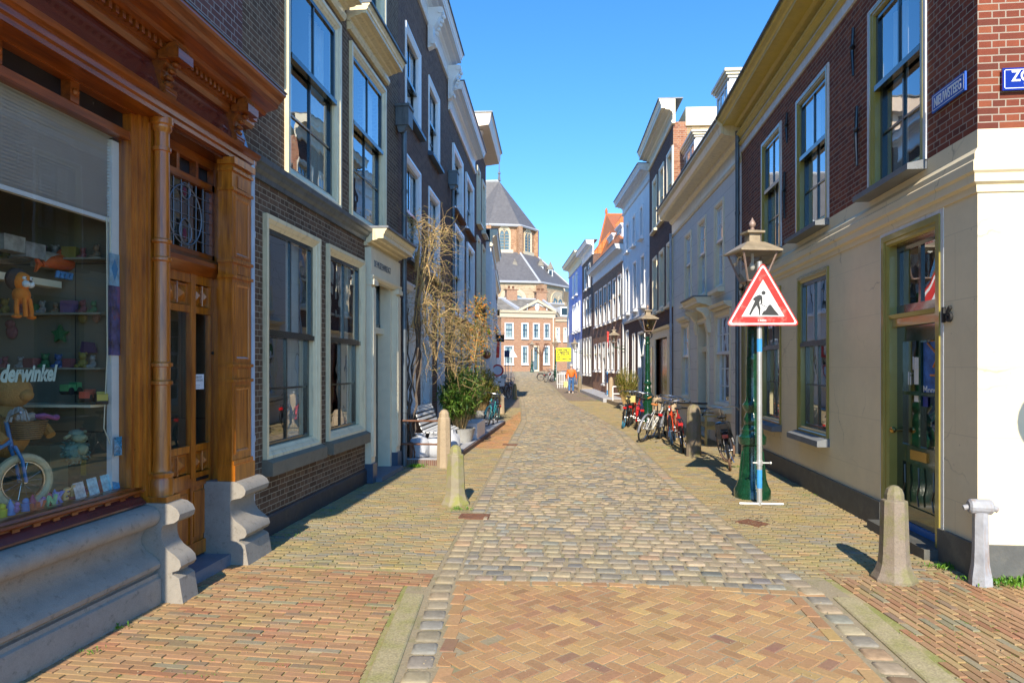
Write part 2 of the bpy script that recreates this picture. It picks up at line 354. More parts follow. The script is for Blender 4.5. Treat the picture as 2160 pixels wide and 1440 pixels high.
M['kerb'] = stone('kerb_stone', (.40,.33,.18), stain=(.13,.12,.06), moss=(.30,.27,.10), sc_=9, gr=1.0, ns=75)
M['slab'] = stone('slab_stone', (.42,.42,.44), stain=(.2,.2,.2))
M['shopwood'] = wood('varnished_wood', (.19,.042,.004), (.62,.195,.014), .3, .4)
M['shopwoodh'] = wood('varnished_wood_rail', (.11,.02,.003), (.38,.09,.009), .3, .4, axis=1)
M['shopdark'] = wood('dark_varnish', (.06,.012,.006), (.12,.025,.012), axis=1)
M['frieze'] = wood('glossy_frieze_board', (.10,.018,.014), (.16,.035,.025), .06, 1., axis=1)
M['browndoor'] = wood('brown_garage_door', (.10,.028,.014), (.17,.05,.025))
M['benchwood'] = wood('yellow_bench_wood', (.45,.30,.08), (.60,.42,.14), .5, .1, axis=0)
M['tile'] = solid('red_sill_tile', (.10,.022,.020), .25, .2, bmp=.05, coat=.5)
M['glass'] = glass('window_glass')
M['shopglass'] = glass('shop_glass', (.88,.90,.86), 1.42, .005, 0., 4., 0.)
M['lampglass'] = glass('lantern_glass', (.85,.84,.78), 1.5)
M['amber'] = glass('amber_lantern_glass', (.70,.60,.30), 1.5)
M['inside'] = solid('interior_dark', (.07,.065,.06), .9, .3, .8, bmp=0)  # dark tone of the window backing, in place of unlit interior
M['curtain'] = solid('net_curtain', (.55,.55,.50), .9, .08, bmp=0)
M['blind'] = solid('pleated_blind', (.66,.66,.68), .8, .04, bmp=0)
M['slate'] = solid('slate_roof', (.13,.12,.118), .55, .2, sc_=2, bmp=.2, bs=6, dirt=(.13,.13,.14), streak=True)
M['mossroof'] = solid('mossy_tile_roof', (.22,.19,.15), .85, .35, sc_=1.5, bmp=.5, bs=5, dirt=(.12,.12,.09))
M['black'] = solid('black_paint', (.012,.012,.013), .3, .2, bmp=.05, coat=.3)
M['rubber'] = solid('tyre_rubber', (.02,.02,.021), .8, .2, bmp=.1)
M['chrome'] = solid('bare_steel', (.55,.55,.56), .25, .05, metal=1., bmp=0)
M['galv'] = solid('galvanised_steel', (.55,.55,.53), .42, .12, metal=.55, bmp=.1, dirt=(.42,.42,.4))
M['rust'] = solid('rusty_iron', (.17,.075,.04), .8, .3, sc_=12, bmp=.4)
M['brass'] = solid('brass', (.55,.33,.09), .25, .1, metal=1., bmp=0)
M['copper'] = solid('lantern_copper', (.34,.24,.20), .5, .2, metal=.2, bmp=.1)
M['bronze'] = solid('lantern_roof_bronze', (.36,.29,.20), .5, .25, metal=.2, bmp=.1)
def tiles_mat():
    m, t, b = mat('orange_pantiles'); uv = coords(t, 'UV')
    wv = nd(t, 'ShaderNodeTexWave', bands_direction='X'); wv.inputs['Scale'].default_value = 1.1; t.links.new(uv, wv.inputs[0])
    wy = nd(t, 'ShaderNodeTexWave', bands_direction='Y', wave_profile='SAW'); wy.inputs['Scale'].default_value = .85; t.links.new(uv, wy.inputs[0])
    col = mix(t, noise(t, uv, 3, 5), (.50,.12,.03), (.70,.24,.06)); col = mix(t, ramp(t, wy.outputs[0], [(.0, (.35,.35,.35)), (.15, (0,0,0))]), col, (.35,.09,.03))
    t.links.new(col, b.inputs['Base Color']); b.inputs['Roughness'].default_value = .7
    h = nd(t, 'ShaderNodeMath', operation='ADD'); t.links.new(wv.outputs[0], h.inputs[0]); t.links.new(wy.outputs[0], h.inputs[1]); bump(t, b, h.outputs[0], .9, .06); return m
M['orangetile'] = tiles_mat()
# ================================================================ GROUND
def interp(y, tab): return float(np.interp(y, [a for a, _ in tab], [b for _, b in tab]))
RL = [(-5, -.1), (1.5, -.70), (3.8, -1.01), (5.5, -1.20), (10.7, -1.44), (22.8, -1.95), (34, -2.95), (58.6, -5.5), (75, -7.2), (95, -9.4)]
RR = [(-5, 1.95), (5.6, 1.90), (7, 1.72), (11.4, 1.43), (18.8, 1.18), (26, .45), (34, -.52), (58.6, -2.85), (75, -3.9), (95, -4.6)]
def gmesh(name, x0f, x1f, ys, dz, matl, label=None, kind='structure', nx=2):
    v = []; f = []; K = nx + 1
    for y in ys:
        a, b = x0f(y), x1f(y)
        for k in range(K): v.append((a + (b - a) * k / nx, y, gz(y) + dz))
    for j in range(len(ys) - 1):
        for k in range(nx): f.append((j*K+k, j*K+k+1, (j+1)*K+k+1, (j+1)*K+k))
    me = bpy.data.meshes.new(name); me.from_pydata(v, [], f); me.materials.append(matl)
    o = bpy.data.objects.new(name, me); COL.objects.link(o); return tag(o, label, None, None, kind)
def sandmat(name, c1, c2, moss, mt=.5):
    m, t, b = mat(name); v = coords(t)
    n = noise(t, v, 40, 6, .7); col = mix(t, n, c1, c2); n2 = noise(t, v, 2.4, 6, .75)
    col = mix(t, ramp(t, n2, [(mt - .06, (0,0,0)), (mt + .1, (.9,.9,.9))]), col, moss)
    n3 = noise(t, v, 90, 3, .5); col = mix(t, ramp(t, n3, [(.66, (0,0,0)), (.72, (.8,.8,.8))]), col, [min(1, x*1.5) for x in c2])
    t.links.new(col, b.inputs['Base Color']); b.inputs['Roughness'].default_value = .95; bump(t, b, n, .6, .01); return m
MSJ = sandmat('cobble_joint_sand', (.22,.17,.10), (.42,.34,.21), (.22,.20,.08), .58)
MPJ = sandmat('mossy_joint_sand', (.30,.22,.11), (.50,.39,.22), (.24,.25,.06), .46)
MGR = sandmat('bare_ground', (.18,.13,.08), (.30,.23,.14), (.14,.15,.05), .5)
ysf = [-60, -20, -5] + [i * 1.0 for i in range(0, 100, 2)] + [140, 250, 900]
gmesh('ground', lambda y: -600, lambda y: 600, ysf, -.055, MGR, 'bare earth under and around the paving, reaching the horizon')
ysn = [-4 + i * .5 for i in range(0, 200)]
ysn = [y for y in ysn if y <= 94]
gmesh('pavement_bed', lambda y: -14, lambda y: 12, ysn, -.008, MPJ, 'mossy sand bed between the pavement clinkers')
gmesh('road_bed', lambda y: interp(y, RL) - .22, lambda y: interp(y, RR) + .22, ysn, -.0055, MSJ, 'sandy bed between the road cobbles')

def paving(name, C, H, rot, cols, matl, label, cham=.007, lift=.0, round_=False, zj=.002, domez=.008):
    C = np.asarray(C, float); H = np.asarray(H, float); rot = np.asarray(rot, float); cols = np.asarray(cols, float); n = len(C)
    if round_:
        a = np.arange(8) / 8 * 2 * np.pi + np.pi / 8; e = .26
        sx = np.sign(np.cos(a)) * np.abs(np.cos(a)) ** e; sy = np.sign(np.sin(a)) * np.abs(np.sin(a)) ** e
        k = 8; ringsc = [(1.0, -.035), (.93, -domez * .8), (.70, 0)]
    else:
        sx = np.array([-1, 1, 1, -1.]); sy = np.array([-1, -1, 1, 1.]); k = 4; ringsc = None
    zr = rng.normal(0, zj, n); tilt = rng.normal(0, .014 if round_ else .005, (n, 2))
    V = []
    jit = rng.uniform(.93, 1.0, (n, k)) if round_ else rng.uniform(.96, 1.0, (n, k))
    for ri in range(3 if round_ else 2):
        if round_: s, dz = ringsc[ri]; hx = H[:, :1] * s * jit; hy = H[:, 1:] * s * jit
        else:
            ins = 0 if ri == 0 else cham; dz = -.03 if ri == 0 else 0; hx = (H[:, :1] - ins) * jit; hy = (H[:, 1:] - ins) * jit
        lx = sx[None] * hx; ly = sy[None] * hy
        x = C[:, :1] + lx * np.cos(rot)[:, None] - ly * np.sin(rot)[:, None]; y = C[:, 1:2] + lx * np.sin(rot)[:, None] + ly * np.cos(rot)[:, None]
        yy = C[:, 1]; tt = np.clip(yy - 34, 0, 60); g = .0228 * tt * tt / (tt + 2)
        z = (g + zr + lift + dz)[:, None] + tilt[:, :1] * lx + tilt[:, 1:] * ly
        V.append(np.stack([x, y, z], -1))
    V = np.concatenate(V, 1); nv = V.shape[1]; nr = nv // k     # n, nr*k, 3
    fl = []
    for r_ in range(nr - 1):
        for q in range(k):
            q2 = (q + 1) % k; fl.append([r_*k+q, r_*k+q2, (r_+1)*k+q2, (r_+1)*k+q])
    fl = np.array(fl); top = np.arange(k) + (nr - 1) * k
    base = (np.arange(n) * nv)[:, None]
    L1 = (base[:, :, None] + fl[None]).reshape(n, -1); L2 = base + top[None]
    loops = np.concatenate([L1, L2], 1).reshape(-1)
    tot = np.tile(np.array([4] * len(fl) + [k]), n); st = np.concatenate([[0], np.cumsum(tot)[:-1]])
    me = bpy.data.meshes.new(name); me.vertices.add(n * nv); me.vertices.foreach_set('co', V.reshape(-1))
    me.loops.add(len(loops)); me.loops.foreach_set('vertex_index', loops.astype(np.int32))
    me.polygons.add(len(tot)); me.polygons.foreach_set('loop_start', st.astype(np.int32)); me.polygons.foreach_set('loop_total', tot.astype(np.int32))
    me.update(calc_edges=True); me.validate(); me.shade_flat()
    at = me.attributes.new('tint', 'FLOAT_COLOR', 'FACE'); c4 = np.concatenate([cols, np.ones((n, 1))], 1)
    at.data.foreach_set('color', np.repeat(c4, len(fl) + 1, 0).astype(np.float32).reshape(-1))
    if round_: me.polygons.foreach_set('use_smooth', np.ones(len(tot), bool))
    me.materials.append(matl); o = bpy.data.objects.new(name, me); COL.objects.link(o); return tag(o, label, None, None, 'structure')
def pick(pal, n):
    w = np.array([p[0] for p in pal], float); w /= w.sum(); i = rng.choice(len(pal), n, p=w); c = np.array([p[1] for p in pal])[i]
    return np.clip(c * rng.normal(1, .07, (n, 1)) * rng.normal(1, .018, (n, 3)), .01, 1)
def polyin(x, y, L, Rr): return (x > L(y)) & (x < Rr(y))
def rows(y0, y1, rh, bw, Lf, Rf, gap, jx=.0, slant=0.):
    C = []; H = []
    y = y0; r = 0
    while y < y1:
        a, b = Lf(y + rh / 2), Rf(y + rh / 2); x = a - (bw * ((r * .5 + .13 * random.random()) % 1.)); 
        while x < b:
            w = bw * (1 + jx * random.uniform(-1, 1)); x0, x1 = max(x, a), min(x + w, b)
            if x1 - x0 > bw * .22: C.append(((x0 + x1) / 2, y + rh / 2 + slant * (x0 - a) + random.gauss(0, rh * .03))); H.append(((x1 - x0) / 2 - gap / 2, rh / 2 - gap / 2))
            x += w
        y += rh; r += 1
    return np.array(C), np.array(H)
COBBLE = [(5, (.25,.22,.17)), (6, (.33,.265,.18)), (6, (.38,.30,.19)), (1, (.20,.19,.165)), (3, (.35,.285,.185)), (.6, (.37,.25,.15)), (2, (.28,.26,.21))]
MCOB = attrmat('cobblestone', .8, 22, .7, bs=.5, spec=.12)
YT = lambda x: 5.68 + .10 * math.cos((x - .3) * 1.0)      # curved seam between brick and cobble
C, H = rows(5.72, 40, .152, .178, lambda y: interp(y, RL) + .16, lambda y: interp(y, RR) - .16, .010, .28)
n = len(C); paving('cobble_road', C, H * rng.uniform(.94, 1.03, (n, 2)), rng.normal(0, .035, n), pick(COBBLE, n), MCOB, 'worn grey and tan cobblestone roadway laid in staggered rows', round_=True, zj=.003, domez=.006, lift=.0035)
C, H = rows(40, 93, .30, .34, lambda y: interp(y, RL) + .1, lambda y: interp(y, RR) - .1, .05, .2)
n = len(C); paving('far_cobble_road', C, H, rng.normal(0, .03, n), pick(COBBLE, n), MCOB, 'far rising stretch of the cobbled roadway towards the brick mansion', round_=True, zj=.004)
# gutter stones along both sides
C = []; H = []; rt = []
for side in (0, 1):
    y = 1.0
    while y < 40:
        ln = .20 if y < 12 else .26; tab = RL if side == 0 else RR; x = interp(y, tab); dx = (interp(y + .2, tab) - x) / .2
        C.append((x + (.06 if side == 0 else -.06), y + ln / 2)); H.append((.09, ln / 2 - .007)); rt.append(-math.atan(dx)); y += ln
C = np.array(C); n = len(C); paving('gutter_stones', C, H, rt, pick(COBBLE[:3] + COBBLE[4:], n), MCOB, 'single row of larger squared stones edging the road', round_=True, lift=.004)
# herringbone brick in the foreground
HB = [(9, (.43,.25,.125)), (6, (.46,.28,.135)), (6, (.40,.225,.115)), (2, (.37,.20,.11)), (.5, (.30,.16,.11)), (3, (.49,.32,.14))]
MBR = attrmat('paving_brick', .75, 45, .6, moss=(.33,.27,.10,.25), bs=.5)
C = []; H = []; rt = []; w = .086; a0 = R(-43); ca, sa = math.cos(a0), math.sin(a0)
for i in range(-90, 110):
    for j in range(-90, 110):
        k = (i - j) % 4
        if k == 0: lx, ly, hx, hy = (i + 1) * w, (j + .5) * w, w, w / 2
        elif k == 3: lx, ly, hx, hy = (i + .5) * w, (j + 1) * w, w / 2, w
        else: continue
        x, y = lx * ca - ly * sa, lx * sa + ly * ca + 1.
        if y < .3 or y > YT(x) - .10 or x < interp(y, RL) + .27 or x > interp(y, RR) - .27: continue
        C.append((x, y)); H.append((hx - .0022, hy - .0022)); rt.append(a0)
n = len(C); paving('herringbone_crossing', C, H, np.array(rt) + rng.normal(0, .008, n), pick(HB, n), MBR, 'orange brown brick crossing laid in herringbone in the foreground', cham=.005)
C = []; H = []; rt = []
for q in range(60):      # soldier edge course
    for side in (0, 1):
        y = .5 + q * .215
        if y < 5.5: x = interp(y, RL) + .225 if side == 0 else interp(y, RR) - .225; C.append((x, y)); H.append((.05, .104)); rt.append(.0)
x = -1.05
while x < 1.75: C.append((x + .105, YT(x) - .06)); H.append((.103, .05)); rt.append(-.10 * math.sin(x - .3)); x += .213
n = len(C); paving('crossing_edge_course', C, H, rt, pick(HB, n), MBR, 'edge course of bricks framing the herringbone crossing', cham=.005)
# pavements
KL = [(9, (.34,.26,.145)), (7, (.30,.245,.155)), (3, (.25,.225,.18)), (4, (.37,.26,.145)), (1.0, (.36,.22,.12)), (.5, (.22,.19,.14))]
RB = [(9, (.37,.21,.115)), (6, (.39,.25,.13)), (2, (.34,.165,.095)), (1.5, (.29,.245,.16)), (1.2, (.27,.185,.12))]
MPV = attrmat('mossy_clinker', .85, 40, .5, moss=(.32,.28,.06,.42), bs=.35)
MPR = attrmat('red_clinker', .85, 40, .5, moss=(.30,.26,.07,.25), bs=.35)
lw = lambda y: -3.42 if y < 12.3 else -3.42 - .0405 * (y - 12.25)
C, H = rows(5.95, 30, .053, .205, lw, lambda y: interp(y, RL) - .045, .0055, .03, slant=.02)
n = len(C); k = C[:, 1] < 13; paving('left_pavement', C[k], H[k], rng.normal(.0, .012, k.sum()), pick(KL, k.sum()), MPV, 'mossy yellow grey clinker pavement on the left', cham=.003)
k = ~k; cc = pick(KL, k.sum()) * np.where((C[k][:, :1] > -2.45) & (C[k][:, 1:] > 15), [[1.25, .85, .75]], [[1, 1, 1]])
paving('left_pavement_beyond', C[k], H[k], rng.normal(.0, .012, k.sum()), cc, MPV, 'farther stretch of clinker pavement on the left', cham=.003)
def edL(y): return interp(y, RL) - (.24 if y < 5.6 else .045)
C, H = rows(1.0, 5.95, .057, .21, lambda y: -3.3, edL, .0035, .03, slant=-.05)
n = len(C); paving('left_red_pavement', C, H, rng.normal(-.05, .012, n), pick(RB, n), MPR, 'red brick pavement before the toy shop', cham=.003)
C, H = rows(6.05, 36, .053, .205, lambda y: interp(y, RR) + .045, lambda y: 3.40 if y < 14.7 else 3.40 - .06 * (y - 14.7), .007, .03, slant=.01)
n = len(C); paving('right_pavement', C, H, rng.normal(.0, .012, n), pick(KL, n), MPV, 'mossy yellow grey clinker pavement on the right', cham=.003)
C = []; H = []; rt = []
for i in range(-5, 80):
    for j in range(0, 40):
        x = 2.10 + i * .061; y = .8 + j * .213 + (.1065 if i % 2 else 0)
        a = R(6); X, Y = x + (y - 6) * -.10, y
        if Y > 6.25 or X < interp(Y, RR) + .30 or X > 6.5 : continue
        C.append((X, Y)); H.append((.0275, .103)); rt.append(a)
n = len(C); paving('right_red_pavement', C, H, np.array(rt) + rng.normal(0, .01, n), pick(RB, n), MPR, 'red brick pavement round the corner on the right', cham=.003)
# far pavements (one sheet each, surface pattern in the material)
def farpave(name, c):
    m, t, b = mat(name); v = coords(t); bt = nd(t, 'ShaderNodeTexBrick'); bt.inputs['Scale'].default_value = 1; bt.inputs['Brick Width'].default_value = .22; bt.inputs['Row Height'].default_value = .07; bt.inputs['Mortar Size'].default_value = .006
    bt.inputs['Color1'].default_value = (*[x*.8 for x in c], 1); bt.inputs['Color2'].default_value = (*[x*1.2 for x in c], 1); bt.inputs['Mortar'].default_value = (.3,.26,.18,1)
    t.links.new(v, bt.inputs['Vector']); col = mix(t, .6, bt.outputs[0], mix(t, noise(t, v, 2, 5), (.6,.6,.6), (1.4,1.4,1.4)), 'MULTIPLY')
    t.links.new(col, b.inputs['Base Color']); b.inputs['Roughness'].default_value = .85; return m
MFP = farpave('far_clinker_paving', (.24,.17,.115))
gmesh('far_left_pavement', lambda y: -13, lambda y: interp(y, RL) - .1, [30 + i * 1.0 for i in range(66)], .002, MFP, 'far left pavement of grey red clinkers')
gmesh('far_right_pavement', lambda y: interp(y, RR) + .1, lambda y: interp(y, RR) + 7, [36 + i * 1.0 for i in range(60)], .002, MFP, 'far right pavement where the walker in orange goes')
# kerbs of concrete, foreground
def kerb(name, tab, off, wid, y0, y1, label):
    m = MB(); ys = np.arange(y0, y1 + .01, .25)
    for sgn in (0,):
        P = []
        for y in ys:
            x = interp(y, tab) + off; P.append([(x, y, -.05), (x, y, .002), (x + .012, y, .010), (x + wid - .012, y, .010), (x + wid, y, .002), (x + wid, y, -.05)])
        ids = [m.pts(p) for p in P]
        for a, b in zip(ids, ids[1:]):
            for k in range(5): m.f.append((a + k, a + k + 1, b + k + 1, b + k))
        m.f.append(tuple(ids[-1] + k for k in range(6))); m.f.append(tuple(ids[0] + k for k in range(6)))
    return tag(m.build(name, M['kerb'], loc=(0, 0, 0)), label, None, None, 'structure')
kerb('kerb', RL, -.22, .165, .8, 5.45, 'pebbly concrete kerb on the left of the crossing')
kerb('kerb', RR, .06, .18, .8, 5.55, 'pebbly concrete kerb on the right of the crossing')

# ================================================================ BUILDING KIT
CS_BIG = (.04, .05, .09, .07, .09)      # front width, proud, splay width, splay depth, reveal depth
def window(B, F, r, cs=CS_BIG, cm='cream', sm='sash', cols=2, rt=1, rb=2, split=.42, sill=None, cur='net', o0=0., g='glass', twosash=True, name='window'):
    u0, u1, z0, z1 = r; fw, p, sw, sdp, dp = cs
    T = lambda u, o, z: F.w(u, o + o0, z)
    m = MB(T); m.rings(r, [(0, -.02), (0, p), (fw, p), (fw + .012, p - .012), (fw + sw * .5, p - sdp * .45), (fw + sw * .55, p - sdp * .6), (fw + sw, p - sdp), (fw + sw, -dp - .05)])
    if sill: pass
    wo = m.build(name, M[cm], B)
    a = fw + sw; U0, U1, Z0, Z1 = u0 + a, u1 - a, z0 + a * .8, z1 - a; zs = Z1 - (Z1 - Z0) * split
    s = MB(T); b = .05
    def sashf(za, zb, o, rows_, top=True):
        for (x0, x1, y0, y1) in ((U0, U0 + b, za, zb), (U1 - b, U1, za, zb)): s.box((x0, o - .045, y0), (x1, o, y1))
        s.box((U0 + b, o - .045, zb - b), (U1 - b, o, zb)); s.box((U0 + b, o - .045, za), (U1 - b, o, za + b * 1.2))
        for c in range(1, cols): x = U0 + (U1 - U0) * c / cols; s.box((x - .013, o - .035, za + b), (x + .013, o - .008, zb - b))
        for k in range(1, rows_): z = za + (zb - za) * k / rows_; s.box((U0 + b, o - .033, z - .012), (U1 - b, o - .010, z + .012))
    if twosash:
        sashf(zs - .03, Z1, -dp + .035, rt); sashf(Z0, zs + .03, -dp - .012, rb); s.box((U0, -dp - .01, zs - .05), (U1, -dp + .06, zs + .012))
    else: sashf(Z0, Z1, -dp, rt)
    s.build('sash', M[sm], wo)
    gl = MB(T)
    if twosash: gl.face([(U0+b, -dp + .01, zs), (U1-b, -dp + .01, zs), (U1-b, -dp + .01, Z1-b), (U0+b, -dp + .01, Z1-b)]); gl.face([(U0+b, -dp - .04, Z0+b), (U1-b, -dp - .04, Z0+b), (U1-b, -dp - .04, zs), (U0+b, -dp - .04, zs)])
    else: gl.face([(U0+b, -dp - .02, Z0+b), (U1-b, -dp - .02, Z0+b), (U1-b, -dp - .02, Z1-b), (U0+b, -dp - .02, Z1-b)])
    gl.build('pane', M[g], wo)
    if sill:
        sh, pr, ex, smt = sill; k = MB(T); k.ext([(-.05, z0 - sh), (pr + p, z0 - sh), (pr + p, z0 - .02), (p + .005, z0 + .012), (-.05, z0 + .012)], u0 - ex, u1 + ex); k.build('sill', M[smt], wo)
    if cur:
        k = MB(T); wv = lambda x: -dp - .14 + .018 * math.sin(x * 55)
        def sheet(x0, x1, za, zb, lean=0):
            N = max(3, int((x1 - x0) / .02)); i = k.pts([(x0 + (x1 - x0) * q / N, wv(x0 + (x1 - x0) * q / N), zz) for zz in (za, zb) for q in range(N + 1)])
            for q in range(N): k.f.append((i + q, i + q + 1, i + N + 2 + q, i + N + 1 + q))
        wd = U1 - U0
        if cur == 'net': sheet(U0, U0 + wd * .30, Z0, Z1); sheet(U1 - wd * .34, U1, Z0, Z1)
        elif cur == 'full': sheet(U0, U1, Z0, Z1)
        elif cur == 'side': sheet(U1 - wd * .30, U1, Z0, Z1)
        elif cur == 'low': sheet(U0, U1, Z0, Z0 + (Z1 - Z0) * .55)
        k.build('curtain', M['curtain'], wo)
    return wo
def holes_wall(F, L, z0, z1, holes, u0=0.):
    m = MB(F.w)
    us = sorted({u0, L} | {h[0] for h in holes} | {h[1] for h in holes}); zs = sorted({z0, z1} | {h[2] for h in holes} | {h[3] for h in holes})
    us = [u for u in us if u0 <= u <= L]; zs = [z for z in zs if z0 <= z <= z1]
    for a, b in zip(us, us[1:]):
        if b - a < 1e-6: continue
        run = None
        for c, d in zip(zs, zs[1:]):
            q = ((a + b) / 2, (c + d) / 2); inh = any(h[0] < q[0] < h[1] and h[2] < q[1] < h[3] for h in holes)
            if inh:
                if run is not None: m.face([(a, 0, run), (b, 0, run), (b, 0, c), (a, 0, c)]); run = None
            elif run is None: run = c
        if run is not None: m.face([(a, 0, run), (b, 0, run), (b, 0, zs[-1]), (a, 0, zs[-1])])
    return m
def shell(m, L, z0, z1, D=7., u0=0.):
    e = .004
    m.face([(u0+e, 0, z0), (u0+e, -D, z0), (u0+e, -D, z1), (u0+e, 0, z1)]); m.face([(L-e, 0, z0), (L-e, -D, z0), (L-e, -D, z1), (L-e, 0, z1)])
    m.face([(u0+e, -D, z0), (L-e, -D, z0), (L-e, -D, z1), (u0+e, -D, z1)])
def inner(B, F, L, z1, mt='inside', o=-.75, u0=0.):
    m = MB(F.w); m.face([(u0+.05, o, -.3), (L-.05, o, -.3), (L-.05, o, z1), (u0+.05, o, z1)]); m.build('inner_wall', M[mt], B)  # dark sheet behind the facade, standing in for the dim rooms
def gable(B, F, L, z, D, h, matn, over=.0, u0=0., hip0=0., hip1=0., fo=0., name='roof'):
    m = MB(F.w); a = [(u0 - over, fo, z), (L + over, fo, z), (L + over, -D, z), (u0 - over, -D, z)]; r0 = (u0 - over + hip0, -D / 2, z + h); r1 = (L + over - hip1, -D / 2, z + h)
    m.face([a[0], a[1], r1, r0]); m.face([a[2], a[3], r0, r1]); m.face([a[1], a[2], r1]); m.face([a[3], a[0], r0]); return m.build(name, M[matn], B)
def cornice(B, F, ua, ub, z, pr, hgt, matn, frieze=.0, top='lead', name='cornice', o0=0., fm=None, near=True):
    "classical cornice: z is its top; frieze board below"
    T = lambda u, o, zz: F.w(u, o + o0, zz)
    m = MB(T); s = hgt
    prof = [(-.05, z - s), (.04, z - s), (.05, z - s*.86), (.10, z - s*.80), (.12, z - s*.72), (pr*.55, z - s*.68), (pr*.62, z - s*.60), (pr*.86, z - s*.60), (pr*.86, z - s*.36), (pr*.90, z - s*.33), (pr*.93, z - s*.20), (pr, z - s*.08), (pr, z), (-.05, z)]
    m.ext([(o, zz) for o, zz in prof], ua, ub, 0, 0.)
    # returns at both ends
    for e, sg in ((ua, -1), (ub, 1)):
        k = .18
        m.ext([(o, zz) for o, zz in prof], e, e + sg * .001, 0)
    c = m.build(name, M[matn], B)
    if top: t = MB(T); t.box((ua - .01, -.3, z + .001), (ub + .01, pr + .03, z + .035)); t.build('flashing', M[top], c)
    if frieze:
        f = MB(T); zz = z - s
        f.ext([(-.05, zz - frieze), (.05, zz - frieze), (.075, zz - frieze + .04), (.075, zz - frieze + .09), (.035, zz - frieze + .11), (.035, zz - .01), (-.05, zz - .01)], ua + .005, ub - .005); f.build('frieze', M[fm or matn], c)
    return c
def pipe(B, F, u, z0, z1, o=.10, r=.045, matn='zinc', hopper=None, col=True):
    m = MB(F.w); m.tube([(u, o, z0), (u, o, z1)], r, 12)
    if col:
        z = z0 + 1.0
        while z < z1: m.tube([(u, o, z - .03), (u, o, z + .03)], r * 1.18, 12); z += 2.0
    if hopper: m.box((u - .16, .01, z1), (u + .16, .25, z1 + .33)); m.box((u - .18, .0, z1 + .33), (u + .18, .27, z1 + .38)); m.ext([(.06, z1 - .12), (.14, z1 - .12), (.22, z1), (.02, z1)], u - .13, u + .13)
    return m.build('downpipe', M[matn], B)
def wrect(F, pn, pf, yt, yb, at='n', o=0.):
    p = pn if at == 'n' else pf
    return [F.u(pn, o), F.u(pf, o), F.z(p, yb, o), F.z(p, yt, o)]
# ================================================================ LEFT ROW
def bld(name, label, F, u=0): return thing(name, label, 'building', tuple(F.w(u, 0, gz(F.w(u, 0, 0).y))))
# ---- dark brown house beside the shop
FH = Facade((-3.33, 6.45), (-3.33, 12.25), 1); LH = FH.L
B = bld('brown_brick_house', 'dark brown brick house with cream window frames and an inscribed cream doorcase', FH)
holes = []
w1 = wrect(FH, 554, 670, 449, 972); w2 = wrect(FH, 687, 765, 517, 930)
u1 = wrect(FH, 600, 714, 55, 370); u1[2] = FH.z(600, 370); u1[3] = FH.z(714, 55); u2 = wrect(FH, 736, 810, 193, 463); u2[3] = u1[3]; u2[2] = u1[2]
w2[3] = w1[3]; w2[2] = w1[2]
t1 = [u1[0], u1[1], 7.15, 9.3]; t2 = [u2[0], u2[1], 7.15, 9.3]
CSH = (.045, .05, .08, .06, .05)
for r_, c, sp in ((w1, 'side', .47), (w2, 'side', .47)):
    window(B, FH, r_, CSH, 'cream', 'sash', 2, 1, 2, sp, (.16, .07, .02, 'sill'), c); holes.append(r_)
for r_ in (u1, u2):
    window(B, FH, r_, (.05, .05, .09, .06, .03), 'cream', 'sash', 2, 1, 2, .42, None, 'net'); holes.append(r_)
for r_ in (t1, t2): window(B, FH, r_, (.05, .05, .09, .07, .08), 'cream', 'sash', 2, 1, 2, .45, None, 'net'); holes.append(r_)
# doorcase
dn, df = FH.u(770), FH.u(832); dz1 = FH.z(783, 540)
dop = [dn + .20, df - .24, .06, dz1]
holes.append(dop)
hw = holes_wall(FH, LH, -.3, 10.4, holes); shell(hw, LH, -.3, 10.4); hw.build('wall', M['brickH'], B)
inner(B, FH, LH, 10.3)
m = MB(FH.w); m.ext([(-.01, -.3), (.035, -.3), (.035, .20), (.02, .225), (-.01, .225)], 0, dn - .02); m.build('plinth', M['plinth'], B)
m = MB(FH.w); m.ext([(0, 3.74), (.03, 3.74), (.04, 3.79), (.08, 3.82), (.10, 3.86), (.13, 3.875), (.14, 3.93), (0, 3.97)], 0.0, dn + .05); m.build('string_course', M['zinc'], B)
# hood cornices over the upper windows with lead tops
for r_ in (u1, u2):
    cornice(B, FH, r_[0] - .10, r_[1] + .12, r_[3] + .48, .34, .24, 'cream', .12, 'bluelead', 'window_hood')
gable(B, FH, LH, 10.4, 7, 2.5, 'slate')
# doorcase parts
dc = MB(FH.w); zc_ = FH.z(770, 505)
for a, b in ((dn, dn + .20), (df - .24, df)):
    dc.box((a, -.02, .30), (b, .10, zc_ - .60)); dc.box((a + .04, .10, .4), (b - .04, .125, zc_ - .74)); dc.box((a - .015, .0, zc_ - .70), (b + .015, .15, zc_ - .63))
    dc.box((a + .02, .10, zc_ - .66), (b - .02, .14, zc_ - .60))
dc.box((dop[0] - .002, -.30, .06), (dop[0] + .03, .02, dz1)); dc.box((dop[1] - .10, -.30, .06), (dop[1], .02, dz1)); dc.box((dop[0], -.30, dz1 - .05), (dop[1], .05, dz1))
dc.ext([(-.02, zc_ - .62), (.09, zc_ - .62), (.13, zc_ - .585), (.14, zc_ - .55), (.10, zc_ - .54), (.10, zc_ - .12), (-.02, zc_ - .12)], dn - .01, df + .02)
dco = dc.build('doorcase', M['cream2'], B)
cornice(B, FH, dn - .06, df + .10, zc_ + .16, .36, .26, 'cream', 0, 'lead', 'door_cornice')
for a_, b_ in ((dn - .01, dn + .21), (df - .25, df + .01)): m = MB(FH.w); m.box((a_, -.02, 0), (b_, .13, .30)); m.build('doorcase_foot', M['bluelead'], B)
